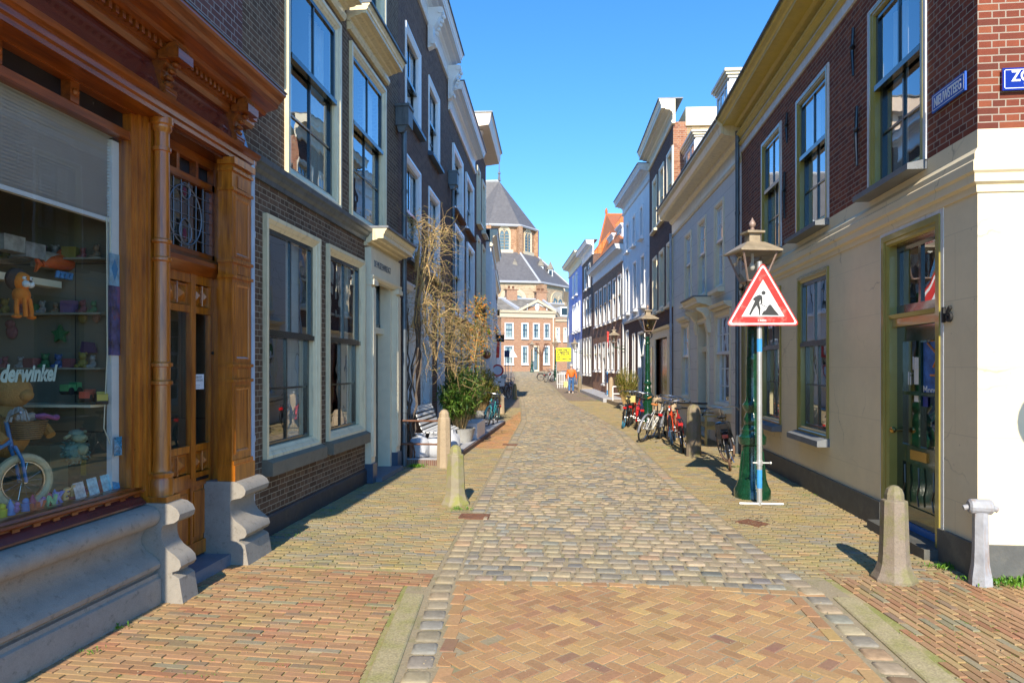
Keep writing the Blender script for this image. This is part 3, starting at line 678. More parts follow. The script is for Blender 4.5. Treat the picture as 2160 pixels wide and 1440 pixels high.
sg = FH.w(dn + .22, .101, zc_ - .42); text('DE MUIZENVREUGT', .155, M['lead'], sg, FH.t * 1, (0, 0, 1), dco, sx=.62) if False else text('DE MUIZENVREUGT', .15, M['lead'], FH.w(dn + .14, .104, zc_ - .40), FH.t, (0, 0, 1), dco, sx=.70)
dr = MB(FH.w); U0, U1 = dop[0] + .03, dop[1] - .10; zt = 2.35
dr.box((U0, -.24, .08), (U1, -.20, zt)); 
for a, b in ((.25, .95), (1.15, 2.15)):
    dr.box((U0 + .09, -.205, a), (U0 + .12, -.185, b)); dr.box((U1 - .12, -.205, a), (U1 - .09, -.185, b)); dr.box((U0 + .09, -.205, a), (U1 - .09, -.185, a + .03)); dr.box((U0 + .09, -.205, b - .03), (U1 - .09, -.185, b))
d = dr.build('door', M['greydoor'], B)
k = MB(FH.w); k.box((U0 + .2, -.2, 1.02), (U0 + .42, -.19, 1.08)); k.ball(tuple((U0 + .12, -.17, 1.05)), .025); k.build('letterbox', M['brass'], d)
k = MB(FH.w); k.box((dop[0], -.28, zt + .02), (dop[1], -.10, zt + .12)); k.build('transom', M['cream2'], B)
tl = MB(FH.w); 
for a, b in ((U0, U0 + .05), (U1 - .05, U1)): tl.box((a, -.2, zt + .12), (b, -.16, dz1 - .05))
tl.box((U0, -.2, zt + .12), (U1, -.16, zt + .18)); tl.box((U0, -.2, dz1 - .12), (U1, -.16, dz1 - .05))
for sgn in (1, -1):
    cx = (U0 + U1) / 2; tl.tube([(cx + sgn * (.03 + .22 * q * q), -.175, zt + .15 + (dz1 - zt - .22) * (q + 1) / 2) for q in [-1 + .2 * i for i in range(11)]], .014, 6)
tlo = tl.build('fanlight', M['sash'], B); k = MB(FH.w); k.face([(U0, -.19, zt + .12), (U1, -.19, zt + .12), (U1, -.19, dz1 - .05), (U0, -.19, dz1 - .05)]); k.build('pane', M['glass'], tlo)
m = MB(FH.w); m.box((dop[0] - .05, -.3, -.1), (dop[1] + .02, .22, .07)); m.build('doorstep', M['step'], B)
pipe(B, FH, FH.u(838), .0, FH.z(838, 270), .13, .05, 'zinc', hopper=True)

# ---- house with scroll console cornice
FI = Facade((-3.33, 12.25), (-3.57, 18.2), 1); LI = FI.L
B = bld('dark_brick_house', 'dark brick house behind the bench with white sash windows and a cornice on scrolled consoles', FI)
hI = []
CSW = (.05, .03, .08, .04, .10)
v1 = [FI.u(854), FI.u(886), FI.z(857, 240), FI.z(854, 43)]; v2 = [FI.u(903), FI.u(926), FI.z(857, 240), FI.z(854, 43)]
v3 = [v1[0], v1[1], FI.z(858, 542), FI.z(854, 321)]; v4 = [v2[0], v2[1], v3[2], v3[3]]
g1 = [FI.u(849), FI.u(874), FI.z(849, 880), FI.z(847, 587)]; g2 = [FI.u(887), FI.u(909), g1[2], g1[3]]; g3 = [FI.u(922), FI.u(936), .15, g1[3]]
for r_ in (v1, v2, v3, v4): window(B, FI, r_, CSW, 'whitep', 'sash', 2, 1, 2, .5, (.09, .10, .03, 'bluelead'), 'net'); hI.append(r_)
for r_ in (g1, g2): window(B, FI, r_, CSW, 'whitep', 'whitep', 2, 1, 2, .4, (.12, .08, .02, 'bluestone'), 'side'); hI.append(r_)
window(B, FI, g3, CSW, 'whitep', 'black', 1, 1, 1, .25, None, None); hI.append(g3)
topI = FI.z(945, 177); hw = holes_wall(FI, LI, -.3, 10.0, hI); shell(hw, LI, -.3, 10.0); hw.build('wall', M['brickI'], B); inner(B, FI, LI, 9.9)
co = cornice(B, FI, -.0, LI, 10.2, .42, .34, 'whitep', .38)
for uu in (.4, FI.u(901), LI - .14):
    prof = [(.03, 9.86), (.36, 9.86), (.38, 9.80), (.36, 9.72), (.32, 9.68), (.25, 9.55), (.16, 9.42), (.15, 9.25), (.18, 9.1), (.14, 9.0), (.03, 8.95)]
    m = MB(FI.w); m.ext(prof, uu - .09, uu + .09); m.tube([(uu - .12, .32, 9.78), (uu + .12, .32, 9.78)], .07, 10); m.tube([(uu - .12, .15, 9.08), (uu + .12, .15, 9.08)], .06, 10)
    for q in range(5): m.ball((uu, .22 + .05 * q * .8, 9.3 + .09 * q), .05, 6, 5)
    m.build('console', M['whitep'], co)
gable(B, FI, LI, 10.0, 7, 2.4, 'slate')
# ---- next: plain cornice
FJ = Facade((-3.57, 18.2), (-3.82, 24.3), 1); LJ = FJ.L
B = bld('brown_terrace_house', 'brown brick terrace house with tall white windows and a broad plain white cornice', FJ)
hJ = []
CSJ = (.08, .06, .08, .03, .12)
a1 = [FJ.u(953.5), FJ.u(974), FJ.z(957.4, 444), FJ.z(954, 302)]; a2 = [FJ.u(981), FJ.u(997), a1[2], a1[3]]
b1 = [FJ.u(955.5), FJ.u(975.5), FJ.z(957, 700) if False else 3.25, FJ.z(957, 471)]; b2 = [FJ.u(983.5), FJ.u(998), 3.25, b1[3]]
c1 = [FJ.u(954), FJ.u(967), .7, 2.9]; c2 = [FJ.u(975), FJ.u(985), .2, 2.9]; c3 = [FJ.u(990), FJ.u(998), .7, 2.9]
for r_ in (a1, a2, b1, b2): window(B, FJ, r_, CSJ, 'whitep', 'sash', 2, 1, 1, .5, (.08, .09, .02, 'rust'), 'net'); hJ.append(r_)
for r_ in (c1, c2, c3): window(B, FJ, r_, CSJ, 'whitep', 'sash', 1, 1, 1, .4, (.08, .06, .02, 'bluestone'), None); hJ.append(r_)
hw = holes_wall(FJ, LJ, -.3, 9.3, hJ); shell(hw, LJ, -.3, 9.3); hw.build('wall', M['brickI'], B); inner(B, FJ, LJ, 9.2)
cornice(B, FJ, .0, LJ + .1, 9.52, .42, .34, 'whitep', .42); gable(B, FJ, LJ, 9.3, 7, 2.4, 'slate')
pipe(B, FJ, .12, .0, FJ.z(951, 400), .12, .05, 'zinc', hopper=True)
# ---- tall with heavy cream cornice
FK = Facade((-3.82, 24.3), (-4.0, 28.65), 1); LK = FK.L
B = bld('tall_brick_house', 'tall narrow brick house under a heavy cream cornice that juts over the street', FK)
hK = []
for (p, q) in ((1005, 1011.5), (1016, 1022.5)):
    ua, ub = FK.u(p), FK.u(q)
    for z0, z1 in ((7.2, 9.3), (4.3, 6.7), (1.1, 3.6)):
        r_ = [ua, ub, z0, z1]; window(B, FK, r_, (.06, .05, .05, .03, .1), 'cream2', 'sash', 1, 1, 1, .45, (.1, .12, .03, 'cream2'), 'net'); hK.append(r_)
hw = holes_wall(FK, LK, -.3, 10.3, hK); shell(hw, LK, -.3, 10.3); hw.build('wall', M['brickC'], B); inner(B, FK, LK, 10.2)
m = MB(FK.w); zt = 10.85; m.ext([(0, 10.35), (.10, 10.36), (.55, 10.42), (.60, 10.55), (.62, 10.78), (.66, 10.85), (0, 10.85)], -.25, LK + .15); co = m.build('cornice', M['pinkcream'], B)
m = MB(FK.w); m.box((-.28, -3, zt + .001), (LK + .18, .69, zt + .05)); m.build('flashing', M['zinc'], co)
m = MB(FK.w); m.box((-.2, -3, 10.3), (LK + .1, .0, zt)); m.ext([(0, 9.85), (.12, 9.85), (.18, 10.0), (.16, 10.2), (.3, 10.35), (0, 10.35)], .1, .5); m.build('parapet', M['pinkcream'], B)
# ---- protruding white house
FL = Facade((-3.77, 28.65), (-4.47, 35.7), 1); LL = FL.L
B = bld('white_corner_house', 'narrow white and pale blue house standing forward beyond the cream cornice', FL)
hL = []
for k in range(3):
    ua = .8 + k * 2.2
    for z0, z1 in ((4.3, 6.3), (1.0, 3.2)): r_ = [ua, ua + 1.1, z0, z1]; window(B, FL, r_, (.06, .04, .05, .03, .1), 'whitep', 'sash', 2, 1, 1, .45, (.1, .1, .03, 'whitep'), None); hL.append(r_)
hw = holes_wall(FL, LL, -.3, 7.1, hL); shell(hw, LL, -.3, 7.1); hw.build('wall', M['white'], B); inner(B, FL, LL, 7.0)
m = MB(FL.w); m.box((-.02, -.05, -.2), (.22, .06, 6.5)); m.box((-.04, -.05, 6.1), (.26, .1, 6.25)); m.build('corner_pilaster', M['whitep'], B)
cornice(B, FL, -.1, LL, 7.6, .28, .4, 'cream2', .3); gable(B, FL, LL, 7.1, 6, 2., 'slate')
FM = Facade((-4.75, 35.7), (-6.0, 49), 1); LM = FM.L
B = bld('brick_terrace', 'low brick terrace with a pale cornice on the left before the mansion', FM)
hM = []
for k in range(5):
    ua = .8 + k * 2.5
    for z0, z1 in ((4.5, 6.2), (1.4, 3.6)): r_ = [ua, ua + 1.1, z0, z1]; window(B, FM, r_, (.06, .04, .05, .03, .1), 'whitep', 'sash', 2, 1, 1, .45, (.1, .1, .03, 'whitep'), None); hM.append(r_)
hw = holes_wall(FM, LM, -.3, 6.9, hM); shell(hw, LM, -.3, 6.9); hw.build('wall', M['brickF'], B); inner(B, FM, LM, 6.8)
cornice(B, FM, -.1, LM, 7.35, .25, .35, 'cream2', .3); gable(B, FM, LM, 6.9, 6, 1.6, 'slate')
FN = Facade((-6.2, 49), (-8.3, 71), 1); LN = FN.L
B = bld('small_plastered_house', 'small plastered house with a mossy tiled roof at the left end of the street', FN)
hN = []
for k in range(5):
    ua = 1.5 + k * 4; r_ = [ua, ua + 1.2, 2.0, 4.0]; window(B, FN, r_, (.06, .04, .05, .03, .1), 'whitep', 'sash', 2, 1, 1, .45, (.1, .1, .03, 'whitep'), None); hN.append(r_)
hw = holes_wall(FN, LN, -.3, 5.4, hN); shell(hw, LN, -.3, 5.4, 6); hw.build('wall', M['white'], B); inner(B, FN, LN, 5.3)
gable(B, FN, LN, 5.4, 6, 2.6, 'mossroof', .1)
# ================================================================ RIGHT ROW
FA = Facade((3.346, 6.152), (3.346, 14.67), -1); LA = FA.L
B = bld('corner_house', 'cream plastered corner house with red brick upper floor and olive window frames', FA)
hA = []
CSA = (.045, .025, .05, .03, .055)
a1 = [FA.u(1957), FA.u(1833), FA.z(1958, 337), FA.z(1832.6, 33)]; a2 = [FA.u(1750), FA.u(1680), a1[2], a1[3]]; a3 = [FA.u(1650), FA.u(1607), a1[2], a1[3]]
zg0, zg1 = FA.z(1748.6, 927), FA.z(1748.6, 561)
b1 = [FA.u(1748.6), FA.u(1684), zg0, zg1]; b2 = [FA.u(1648), FA.u(1606), zg0, zg1]
for r_ in (a1, a2, a3):
    r_[0] += .06; r_[1] -= .05
    window(B, FA, r_, CSA, 'olive', 'sash', 2, 1, 2, .42, (.08, .16, .05, 'bluestone'), 'net', name='window'); hA.append(r_)
    m = MB(FA.w); m.rings((r_[0] - .05, r_[1] + .05, r_[2], r_[3] + .02), [(0, 0), (0, .02), (.05, .02)]); m.build('window_surround', M['offwhite'], B)
for r_, c in ((b1, 'full'), (b2, 'side')): window(B, FA, r_, CSA, 'olive', 'sash', 2, 1, 2, .42, (.10, .14, .03, 'bluestone'), 'side'); hA.append(r_)
dA = [FA.u(1985), FA.u(1862), .10, FA.z(1985, 450)]; hA.append(dA)
zst = 3.60
hw = holes_wall(FA, LA, -.3, FA.z(2063, 272), hA); e = 0
zb_ = FA.z(2063, 272)
# plastered ground floor incl. the sunlit side wall facing the camera
hw.face([(0, 0, -.3), (0, -9, -.3), (0, -9, zb_), (0, 0, zb_)]); hw.face([(LA - .004, 0, -.3), (LA - .004, -9, -.3), (LA - .004, -9, zb_), (LA - .004, 0, zb_)]); hw.build('plaster_wall', M['stuccoA'], B)
up = holes_wall(FA, LA, zb_, 6.28, [h for h in hA]); 
up.face([(0, 0, zb_), (0, -9, zb_), (0, -9, 6.28), (0, 0, 6.28)]); up.face([(LA - .004, 0, zb_), (LA - .004, -9, zb_), (LA - .004, -9, 6.9), (LA - .004, 0, 6.9)]); up.build('brick_wall', M['brickA'], B)
inner(B, FA, LA, 6.8)
m = MB(FA.w); zp = .30
m.box((dA[1] - .0, .0, -.2), (LA, .035, zp)); m.box((-.035, .0, -.2), (dA[0], .035, zp)); m.box((-.035, -9, -.2), (0, -.0, zp)); m.build('plinth', M['plinthA'], B)
# string course round the corner
pf = [(0, 3.28), (.015, 3.28), (.02, 3.34), (.05, 3.36), (.05, 3.43), (.07, 3.45), (.07, 3.53), (.05, 3.55), (.05, 3.60), (0, 3.66)]
m = MB(FA.w); m.ext(pf, 0, LA - .08, 0, 1.); T2 = MB(lambda u, o, z: FA.w(-o, -u, z)); 
T2.ext(pf, 0, 9, 0, 1.); T2.build('side_string_course', M['stuccoA'], B); m.build('string_course', M['stuccoA'], B)
# white frieze, mouldings and yellow cornice
m = MB(FA.w); m.ext([(-.02, 6.26), (.03, 6.26), (.03, 6.92), (-.02, 6.92)], -.02, LA); m.build('frieze', M['offwhite'], B)
m = MB(FA.w)
m.ext([(.031, 6.40), (.06, 6.40), (.09, 6.44), (.031, 6.46)], -.05, LA); m.ext([(.031, 6.56), (.06, 6.56), (.10, 6.60), (.13, 6.61), (.13, 6.65), (.031, 6.67)], -.08, LA)
m.ext([(.031, 6.80), (.12, 6.80), (.16, 6.84), (.37, 6.85), (.38, 6.83), (.40, 6.83), (.40, 6.885), (.43, 6.90), (.47, 6.94), (.50, 6.95), (.50, 6.99), (0, 6.99)], -.5, LA + .05); co = m.build('cornice', M['yellow'], B)
m = MB(FA.w); m.box((-.52, -.5, 6.992), (LA + .06, .54, 7.02)); m.build('flashing', M['lead'], co)
gable(B, FA, LA, 6.991, 9, 1.2, 'slate')
# wall anchors
for pa, ya, yb_ in ((1805, 59, 160), (1813, 224, 350), (1664, 238, 302), (1659, 363, 461)):
    m = MB(FA.w); u_ = FA.u(pa); z1_, z0_ = FA.z(pa, ya), FA.z(pa, yb_); m.tube([(u_, .03, z0_), (u_ + .02, .035, (z0_ + z1_) / 2), (u_, .03, z1_)], [.015, .024, .018], 8); m.ball((u_, .04, (z0_ * .4 + z1_ * .6)), .035, 8, 5); m.build('wall_anchor', M['black'], B)
pipe(B, FA, LA - .06, .0, 6.7, .10, .045, 'zinc')
# olive corner board at the far end
m = MB(FA.w); m.box((LA - .55, .0, .3), (LA - .18, .05, zg1 + .3)); m.build('gate_board', M['olive'], B)
# door 16
U0, U1, Z0, Z1 = dA; zt = FA.z(1984, 649)
m = MB(FA.w); m.rings((U0, U1, -.2, Z1), [(-.05, 0), (-.05, .006), (0, .006)]); m.build('door_surround', M['offwhite'], B)
fr = MB(FA.w); fr.rings((U0, U1, -.25, Z1), [(0, -.02), (0, .02), (.06, .02), (.07, .005), (.10, .005), (.12, -.02), (.12, -.15)])
fr.box((U0 + .12, -.12, zt - .12), (U1 - .12, -.05, zt - .03)); fr.ext([(-.09, zt - .03), (-.02, zt - .03), (-.0, zt + .01), (-.09, zt + .03)], U0 + .12, U1 - .12)
fo_ = fr.build('door_frame', M['olive'], B)
u0, u1 = U0 + .12, U1 - .12; od = -.10
dr = MB(FA.w); zt2 = zt - .12; gl0, gl1 = .98, zt2 - .16
dr.box((u0, od - .05, .13), (u0 + .13, od, zt2)); dr.box((u1 - .13, od - .05, .13), (u1, od, zt2)); dr.box((u0 + .13, od - .05, gl1), (u1 - .13, od, zt2)); dr.box((u0 + .13, od - .05, .13), (u1 - .13, od, .34)); dr.box((u0 + .13, od - .05, .80), (u1 - .13, od, gl0))
mid = (u0 + u1) / 2; dr.box((mid - .02, od - .05, gl0), (mid + .02, od + .0, gl1)); dr.box((u0 + .13, od - .045, (gl0 + gl1) / 2 - .02), (u1 - .13, od - .004, (gl0 + gl1) / 2 + .02)); dr.box((u0 + .13, od - .04, .34), (u1 - .13, od - .02, .80))
d = dr.build('door', M['green'], B)
g_ = MB(FA.w); g_.face([(u0 + .13, od - .03, gl0), (u1 - .13, od - .03, gl0), (u1 - .13, od - .03, gl1), (u0 + .13, od - .03, gl1)]); g_.build('pane', M['glass'], d)
k = MB(FA.w)     # iron grille in the lower panel
for q in range(3):
    uu = u0 + .2 + q * (u1 - u0 - .4) / 2; k = MB(FA.w); k.tube([(uu, od + .01, .37), (uu + .02, od + .015, .48), (uu - .02, od + .015, .58), (uu, od + .01, .77)], .009, 6); k.torus(tuple(FA.w(uu, od + .015, .66)), .035, .006, (FA.t, (0, 0, 1))) if False else None; k.build('grille_bar', M['black'], d)
k = MB(FA.w); k.box((mid - .17, od, .84), (mid + .17, od + .015, .94)); k.build('letterbox', M['brass'], d)
k = MB(FA.w); k.ball((u1 - .06, od + .07, 1.12), .035); k.tube([(u1 - .06, od, 1.12), (u1 - .06, od + .06, 1.12)], .012); k.build('handle', M['brass'], d)
k = MB(FA.w); k.box((u0, od, .10), (u1, od + .02, .17)); k.build('kick_strip', solid('bright_blue_paint', (.02, .16, .45), .4), d)
# posters and lettering on the door glass
pc = {'poster_blue': (.02, .09, .35), 'poster_white': (.55, .55, .55)}
k = MB(FA.w); k.box((u0 + .14, od - .026, 1.50), (mid - .03, od - .022, gl1 - .02)); ps = k.build('poster', solid('blue_poster', (.03, .12, .38), .6, .5, 12), d)
k = MB(FA.w); 
for a, b, c, e_ in ((.02, .30, .30, .42), (.10, .18, .0, .30), (.05, .10, .22, .10)): k.tube([(u0 + .16 + a, od - .019, 1.62 + b), (u0 + .16 + c * .7, od - .019, 1.62 + e_)], .012, 6)
k.build('poster_print', solid('orange_print', (.6, .2, .04), .6), ps)
# on this wall text must run from far to near: U = -t
text('Mons', .12, M['whitep'], FA.w(mid - .03, od - .018, 1.53), -FA.t, (0, 0, 1), d)
text('lá', .20, M['offwhite'], FA.w(mid + .20, od - .02, gl1 - .30), -FA.t, (0, 0, 1), d); text('li', .20, M['offwhite'], FA.w(mid + .30, od - .02, gl1 - .46), -FA.t, (0, 0, 1), d)
k = MB(FA.w); k.box((mid + .05, od - .024, 1.62), (mid + .16, od - .021, 1.90)); k.box((mid + .07, od - .024, 1.34 + .1), (mid + .16, od - .021, 1.54)); k.build('leaflet', M['whitep'], d)
k = MB(FA.w); k.box((mid - .13, od - .019, 1.40), (mid - .03, od - .017, 1.51)); k.build('sticker', solid('dark_blue_sticker', (.01, .03, .25), .5), d)
# top light
tl = MB(FA.w); tz0, tz1 = zt + .03, Z1 - .12
for q in (u0, mid - .025, u1 - .06): tl.box((q, od - .04, tz0), (q + .06 if q != mid - .025 else q + .05, od, tz1))
tl.box((u0, od - .037, tz0), (u1, od + .003, tz0 + .08)); tl.box((u0, od - .037, tz1 - .07), (u1, od + .003, tz1))
t_ = tl.build('fanlight', M['sash'], B); k = MB(FA.w); k.face([(u0, od - .02, tz0), (u1, od - .02, tz0), (u1, od - .02, tz1), (u0, od - .02, tz1)]); k.build('pane', M['glass'], t_)
m = MB(FA.w); m.box((U0 - .02, -.26, -.1), (U1 + .02, .16, .10)); m.build('doorstep', M['plinthA'], B)
text('16', .19, solid('matt_black_number', (.015, .015, .015), .7, bmp=0), FA.w(FA.u(1985) - .02, .012, FA.z(1990, 679)), -FA.t, (0, 0, 1), B, 'house_number', ext=.012, bold=.006)
# ---- street name plates (things of their own)
def plate(name, label, F_, r, matn, lines, U, V, N, tz=.004):
    "r: origin corner (lower left as read), width, height"
    org, wd, ht = r; U, V, N = Vector(U), Vector(V), Vector(N); t = thing(name, label, 'street sign', tuple(org))
    m = MB(); m.poly([org, org + U * wd, org + U * wd + V * ht, org + V * ht], N * .018); m.build('plate', matn, t)
    b = MB(); i_ = .014
    q = org + N * .0185
    for (a0_, b0_, a1_, b1_) in ((i_, i_, wd - i_, i_ + .006), (i_, ht - i_ - .006, wd - i_, ht - i_), (i_, i_, i_ + .006, ht - i_), (wd - i_ - .006, i_, wd - i_, ht - i_)):
        b.poly([q + U * a0_ + V * b0_, q + U * a1_ + V * b0_, q + U * a1_ + V * b1_, q + U * a0_ + V * b1_], N * .001)
    b.build('border', M['whitep'], t)
    for s, sz, ox, oy, sx in lines: text(s, sz, M['whitep'], q + U * ox + V * oy, U, V, t, sx=sx, bold=.003)
    return t
MBL = solid('blue_enamel', (.010, .09, .48), .45, .05, bmp=0, coat=.0); MBL2 = solid('deep_blue_enamel', (.006, .015, .24), .15, .05, bmp=0, coat=.5)
un, uf = FA.u(2042.5), FA.u(1972.5); zlo, zhi = FA.z(2042.5, 190), FA.z(2042.5, 149.5)
plate('street_name_sign', 'weathered blue enamel NIEUWSTEEG plate on the shaded brick wall', FA, (FA.w(uf, .012, zlo), uf - un, zhi - zlo), MBL, [('NIEUWSTEEG', (zhi - zlo) * .74, .04, (zhi - zlo) * .25, .80 * .86 * (uf - un) / .62)], -FA.t, Vector((0, 0, 1)), FA.n)
pz = atY(2112, 193, 6.13); pz2 = atY(2112, 146, 6.13)
plate('street_name_sign', 'deep blue plate starting ZON on the sunlit brick corner, cut by the frame', FA, (pz, .95, pz2.z - pz.z), MBL2, [('ZONNEVELD', .125, .07, .075, .85), ('F. Zonneveld', .05, .17, .022, 1.)], (1, 0, 0), Vector((0, 0, 1)), Vector((0, -1, 0)))

# ---- B grey-white stucco house
FB = Facade((3.346, 14.67), (3.04, 22.98), -1); LB = FB.L
B = bld('stucco_house', 'grey white stucco house with long paned windows and two roof dormers', FB)
hB = []
CSB = (.06, .03, .05, .03, .07); zs0 = FB.z(1526, 606); zs1 = FB.z(1528, 414)
for p, q in ((1528, 1507.6), (1490, 1473), (1459, 1445)):
    r_ = [FB.u(p), FB.u(q), zs0, zs1]; window(B, FB, r_, CSB, 'cream2', 'whitep', 3, 2, 3, .42, (.10, .14, .04, 'cream2'), None); hB.append(r_)
zq1 = FB.z(1541, 649); zq0 = FB.z(1538, 862)
for p, q in ((1542, 1508), (1455, 1438)):
    r_ = [FB.u(p), FB.u(q), zq0, zq1]; window(B, FB, r_, CSB, 'cream2', 'whitep', 3, 2, 3, .42, (.10, .14, .04, 'cream2'), None); hB.append(r_)
    cornice(B, FB, r_[0] - .05, r_[1] + .05, zq1 + .16, .18, .14, 'cream2', 0, None, 'window_hood')
dB = [FB.u(1494), FB.u(1476), .1, FB.z(1485, 683)]; hB.append(dB)
hw = holes_wall(FB, LB, -.3, 6.1, hB); shell(hw, LB, -.3, 6.1, 8); hw.build('wall', M['stuccoB'], B); inner(B, FB, LB, 6.0)
m = MB(FB.w); m.rings((dB[0], dB[1], -.2, dB[3]), [(-.12, 0), (-.12, .05), (0, .05), (0, -.25)]); m.box((dB[0], -.2, 2.2), (dB[1], -.05, 2.35)); m.build('door_frame', M['cream2'], B)
m = MB(FB.w); m.box((dB[0], -.25, .1), (dB[1], -.2, 2.2)); m.build('door', M['sash'], B)
m = MB(FB.w); m.face([(dB[0], -.2, 2.35), (dB[1], -.2, 2.35), (dB[1], -.2, dB[3]), (dB[0], -.2, dB[3])]); m.build('pane', M['glass'], B)
zk = FB.z(1495, 628)
co = cornice(B, FB, FB.u(1494) - .35, FB.u(1476) + .4, zk, .42, .26, 'cream2', .30, 'lead', 'door_hood')
for uu in (dB[0] - .2, dB[1] + .2):
    m = MB(FB.w); m.ext([(0, zk - .9), (.08, zk - .88), (.12, zk - .7), (.1, zk - .55), (.2, zk - .4), (.34, zk - .32), (.36, zk - .26), (0, zk - .26)], uu - .09, uu + .09); m.build('console', M['cream2'], co)
m = MB(FB.w); m.ext([(-.02, 6.1), (.03, 6.1), (.05, 6.15), (.03, 6.2), (.03, 6.5), (.10, 6.55), (.12, 6.62), (.36, 6.66), (.42, 6.70), (.45, 6.84), (.52, 6.90), (.52, 6.96), (-.02, 6.96)], .0, LB + .1); co = m.build('cornice', M['cream'], B)
m = MB(FB.w); m.box((.0, -.5, 6.962), (LB + .12, .55, 7.0)); m.build('gutter', M['lead'], co)
gable(B, FB, LB, 6.97, 8, 3.2, 'slate')
pipe(B, FB, LB - .05, .0, 6.2, .09, .04, 'zincl')
# dormers on roof B
def dormer(B, F, ua, ub, z0, z1, o1, back, matn='white', topm='cream2'):
    m = MB(F.w); m.box((ua, -back, z0 - .6), (ub, o1, z1)); d = m.build('dormer', M[matn], B)
    s = MB(F.w); s.rings((ua + .05, ub - .05, z0, z1 - .05), [(0, o1), (0, o1 + .03), (.08, o1 + .03), (.08, o1 + .004)])
    n_ = 3
    for k in range(1, n_): x = ua + (ub - ua) * k / n_; s.box((x - .03, o1 + .004, z0), (x + .03, o1 + .025, z1 - .05))
    s.box((ua + .1, o1 + .004, z0 + (z1 - z0) * .6), (ub - .1, o1 + .025, z0 + (z1 - z0) * .6 + .04)); s.build('dormer_window', M['offwhite'], d)
    k = MB(F.w); k.face([(ua + .1, o1 + .006, z0 + .05), (ub - .1, o1 + .006, z0 + .05), (ub - .1, o1 + .006, z1 - .1), (ua + .1, o1 + .006, z1 - .1)]); k.build('pane', M['glass'], d)
    c = MB(F.w); s_ = .22
    c.box((ua - .04, -back, z1 + .001), (ub + .04, o1 + .05, z1 + .07)); c.box((ua - .08, -back, z1 + .07), (ub + .08, o1 + .10, z1 + .13)); c.box((ua - .12, -back, z1 + .13), (ub + .12, o1 + .14, z1 + .20)); c.build('dormer_cornice', M[topm], d)
    return d
o_ = -.35
dd = [(1545, 1513, 165, 270), (1472, 1441, 312, 398)]
for pn, pf, yt, yb in dd:
    ua = FB.u(pn - 2, o_); ub = FB.u(pf, o_)
    z1 = FB.z(pf, yt + 42 if pn > 1500 else yt + 20, o_); dormer(B, FB, ua + .2, ub, 7.1, z1, o_, 2.6)

# ---- C dark red brick tall house with brown garage door
FC = Facade((3.04, 22.98), (2.81, 28.5), -1); LC = FC.L
B = bld('tall_dark_house', 'tall dark red brick house with a brown double door in a cream surround', FC)
hC = []
for rows_ in (((1420.6, 1408.5, 305, 435),), ):
    pass
zC = [(FC.z(1420.6, 435), FC.z(1420.6, 305)), (FC.z(1417, 642), FC.z(1418, 504))]
for (p, q) in ((1420, 1407.5), (1401.5, 1391.5), (1386.5, 1377.5)):
    for (z0, z1) in zC: r_ = [FC.u(p), FC.u(q), z0, z1]; window(B, FC, r_, (.08, .04, .06, .03, .10), 'cream2', 'cream2', 2, 1, 1, .5, (.10, .10, .04, 'cream2'), 'net'); hC.append(r_)
dC = [FC.u(1410), FC.u(1384), -.1, FC.z(1408, 710)]; hC.append(dC)
hw = holes_wall(FC, LC, -.3, 9.9, hC); e = .004; hw.face([(LC - e, 0, -.3), (LC - e, -7, -.3), (LC - e, -7, 9.9), (LC - e, 0, 9.9)]); hw.build('wall', M['brickC'], B); inner(B, FC, LC, 9.8)
m = MB(FC.w); m.face([(e, -.45, -.3), (e, -7, -.3), (e, -7, 9.75), (e, -.45, 9.75)]); m.face([(0, -7, -.3), (LC, -7, -.3), (LC, -7, 9.75), (0, -7, 9.75)]); m.build('side_wall', M['brickY'], B)
m = MB(FC.w); m.face([(e, 0, -.3), (e, -.45, -.3), (e, -.45, 9.9), (e, 0, 9.9)]); m.build('side_quoin', M['brickC2'], B)
m = MB(FC.w); m.box((-.06, -7, 9.75), (LC, -.40, 10.35)); m.build('parapet', M['cream2'], B)
cornice(B, FC, -.12, LC + .05, 10.62, .48, .50, 'cream2', .3)
m = MB(FC.w); zo = FC.z(1418, 689); a, b = FC.u(1418), FC.u(1373)
m.box((a, .0, 0), (dC[0], .05, dC[3])); m.box((dC[1], .0, 0), (b, .05, dC[3])); m.box((a, .0, dC[3]), (b, .05, zo)); m.ext([(0, zo), (.10, zo), (.16, zo + .08), (0, zo + .10)], a - .05, b + .05); m.build('door_surround', M['cream2'], B)
m = MB(FC.w); mid = (dC[0] + dC[1]) / 2; m.box((dC[0], -.15, 0), (mid - .02, -.10, dC[3])); m.box((mid + .02, -.15, 0), (dC[1], -.10, dC[3])); m.box((mid - .02, -.16, 0), (mid + .02, -.13, dC[3])); m.build('garage_door', M['browndoor'], B)
m = MB(FC.w); m.box((b - .75, .051, .1), (b - .35, .06, 2.6)); m.build('side_door', M['browndoor'], B)

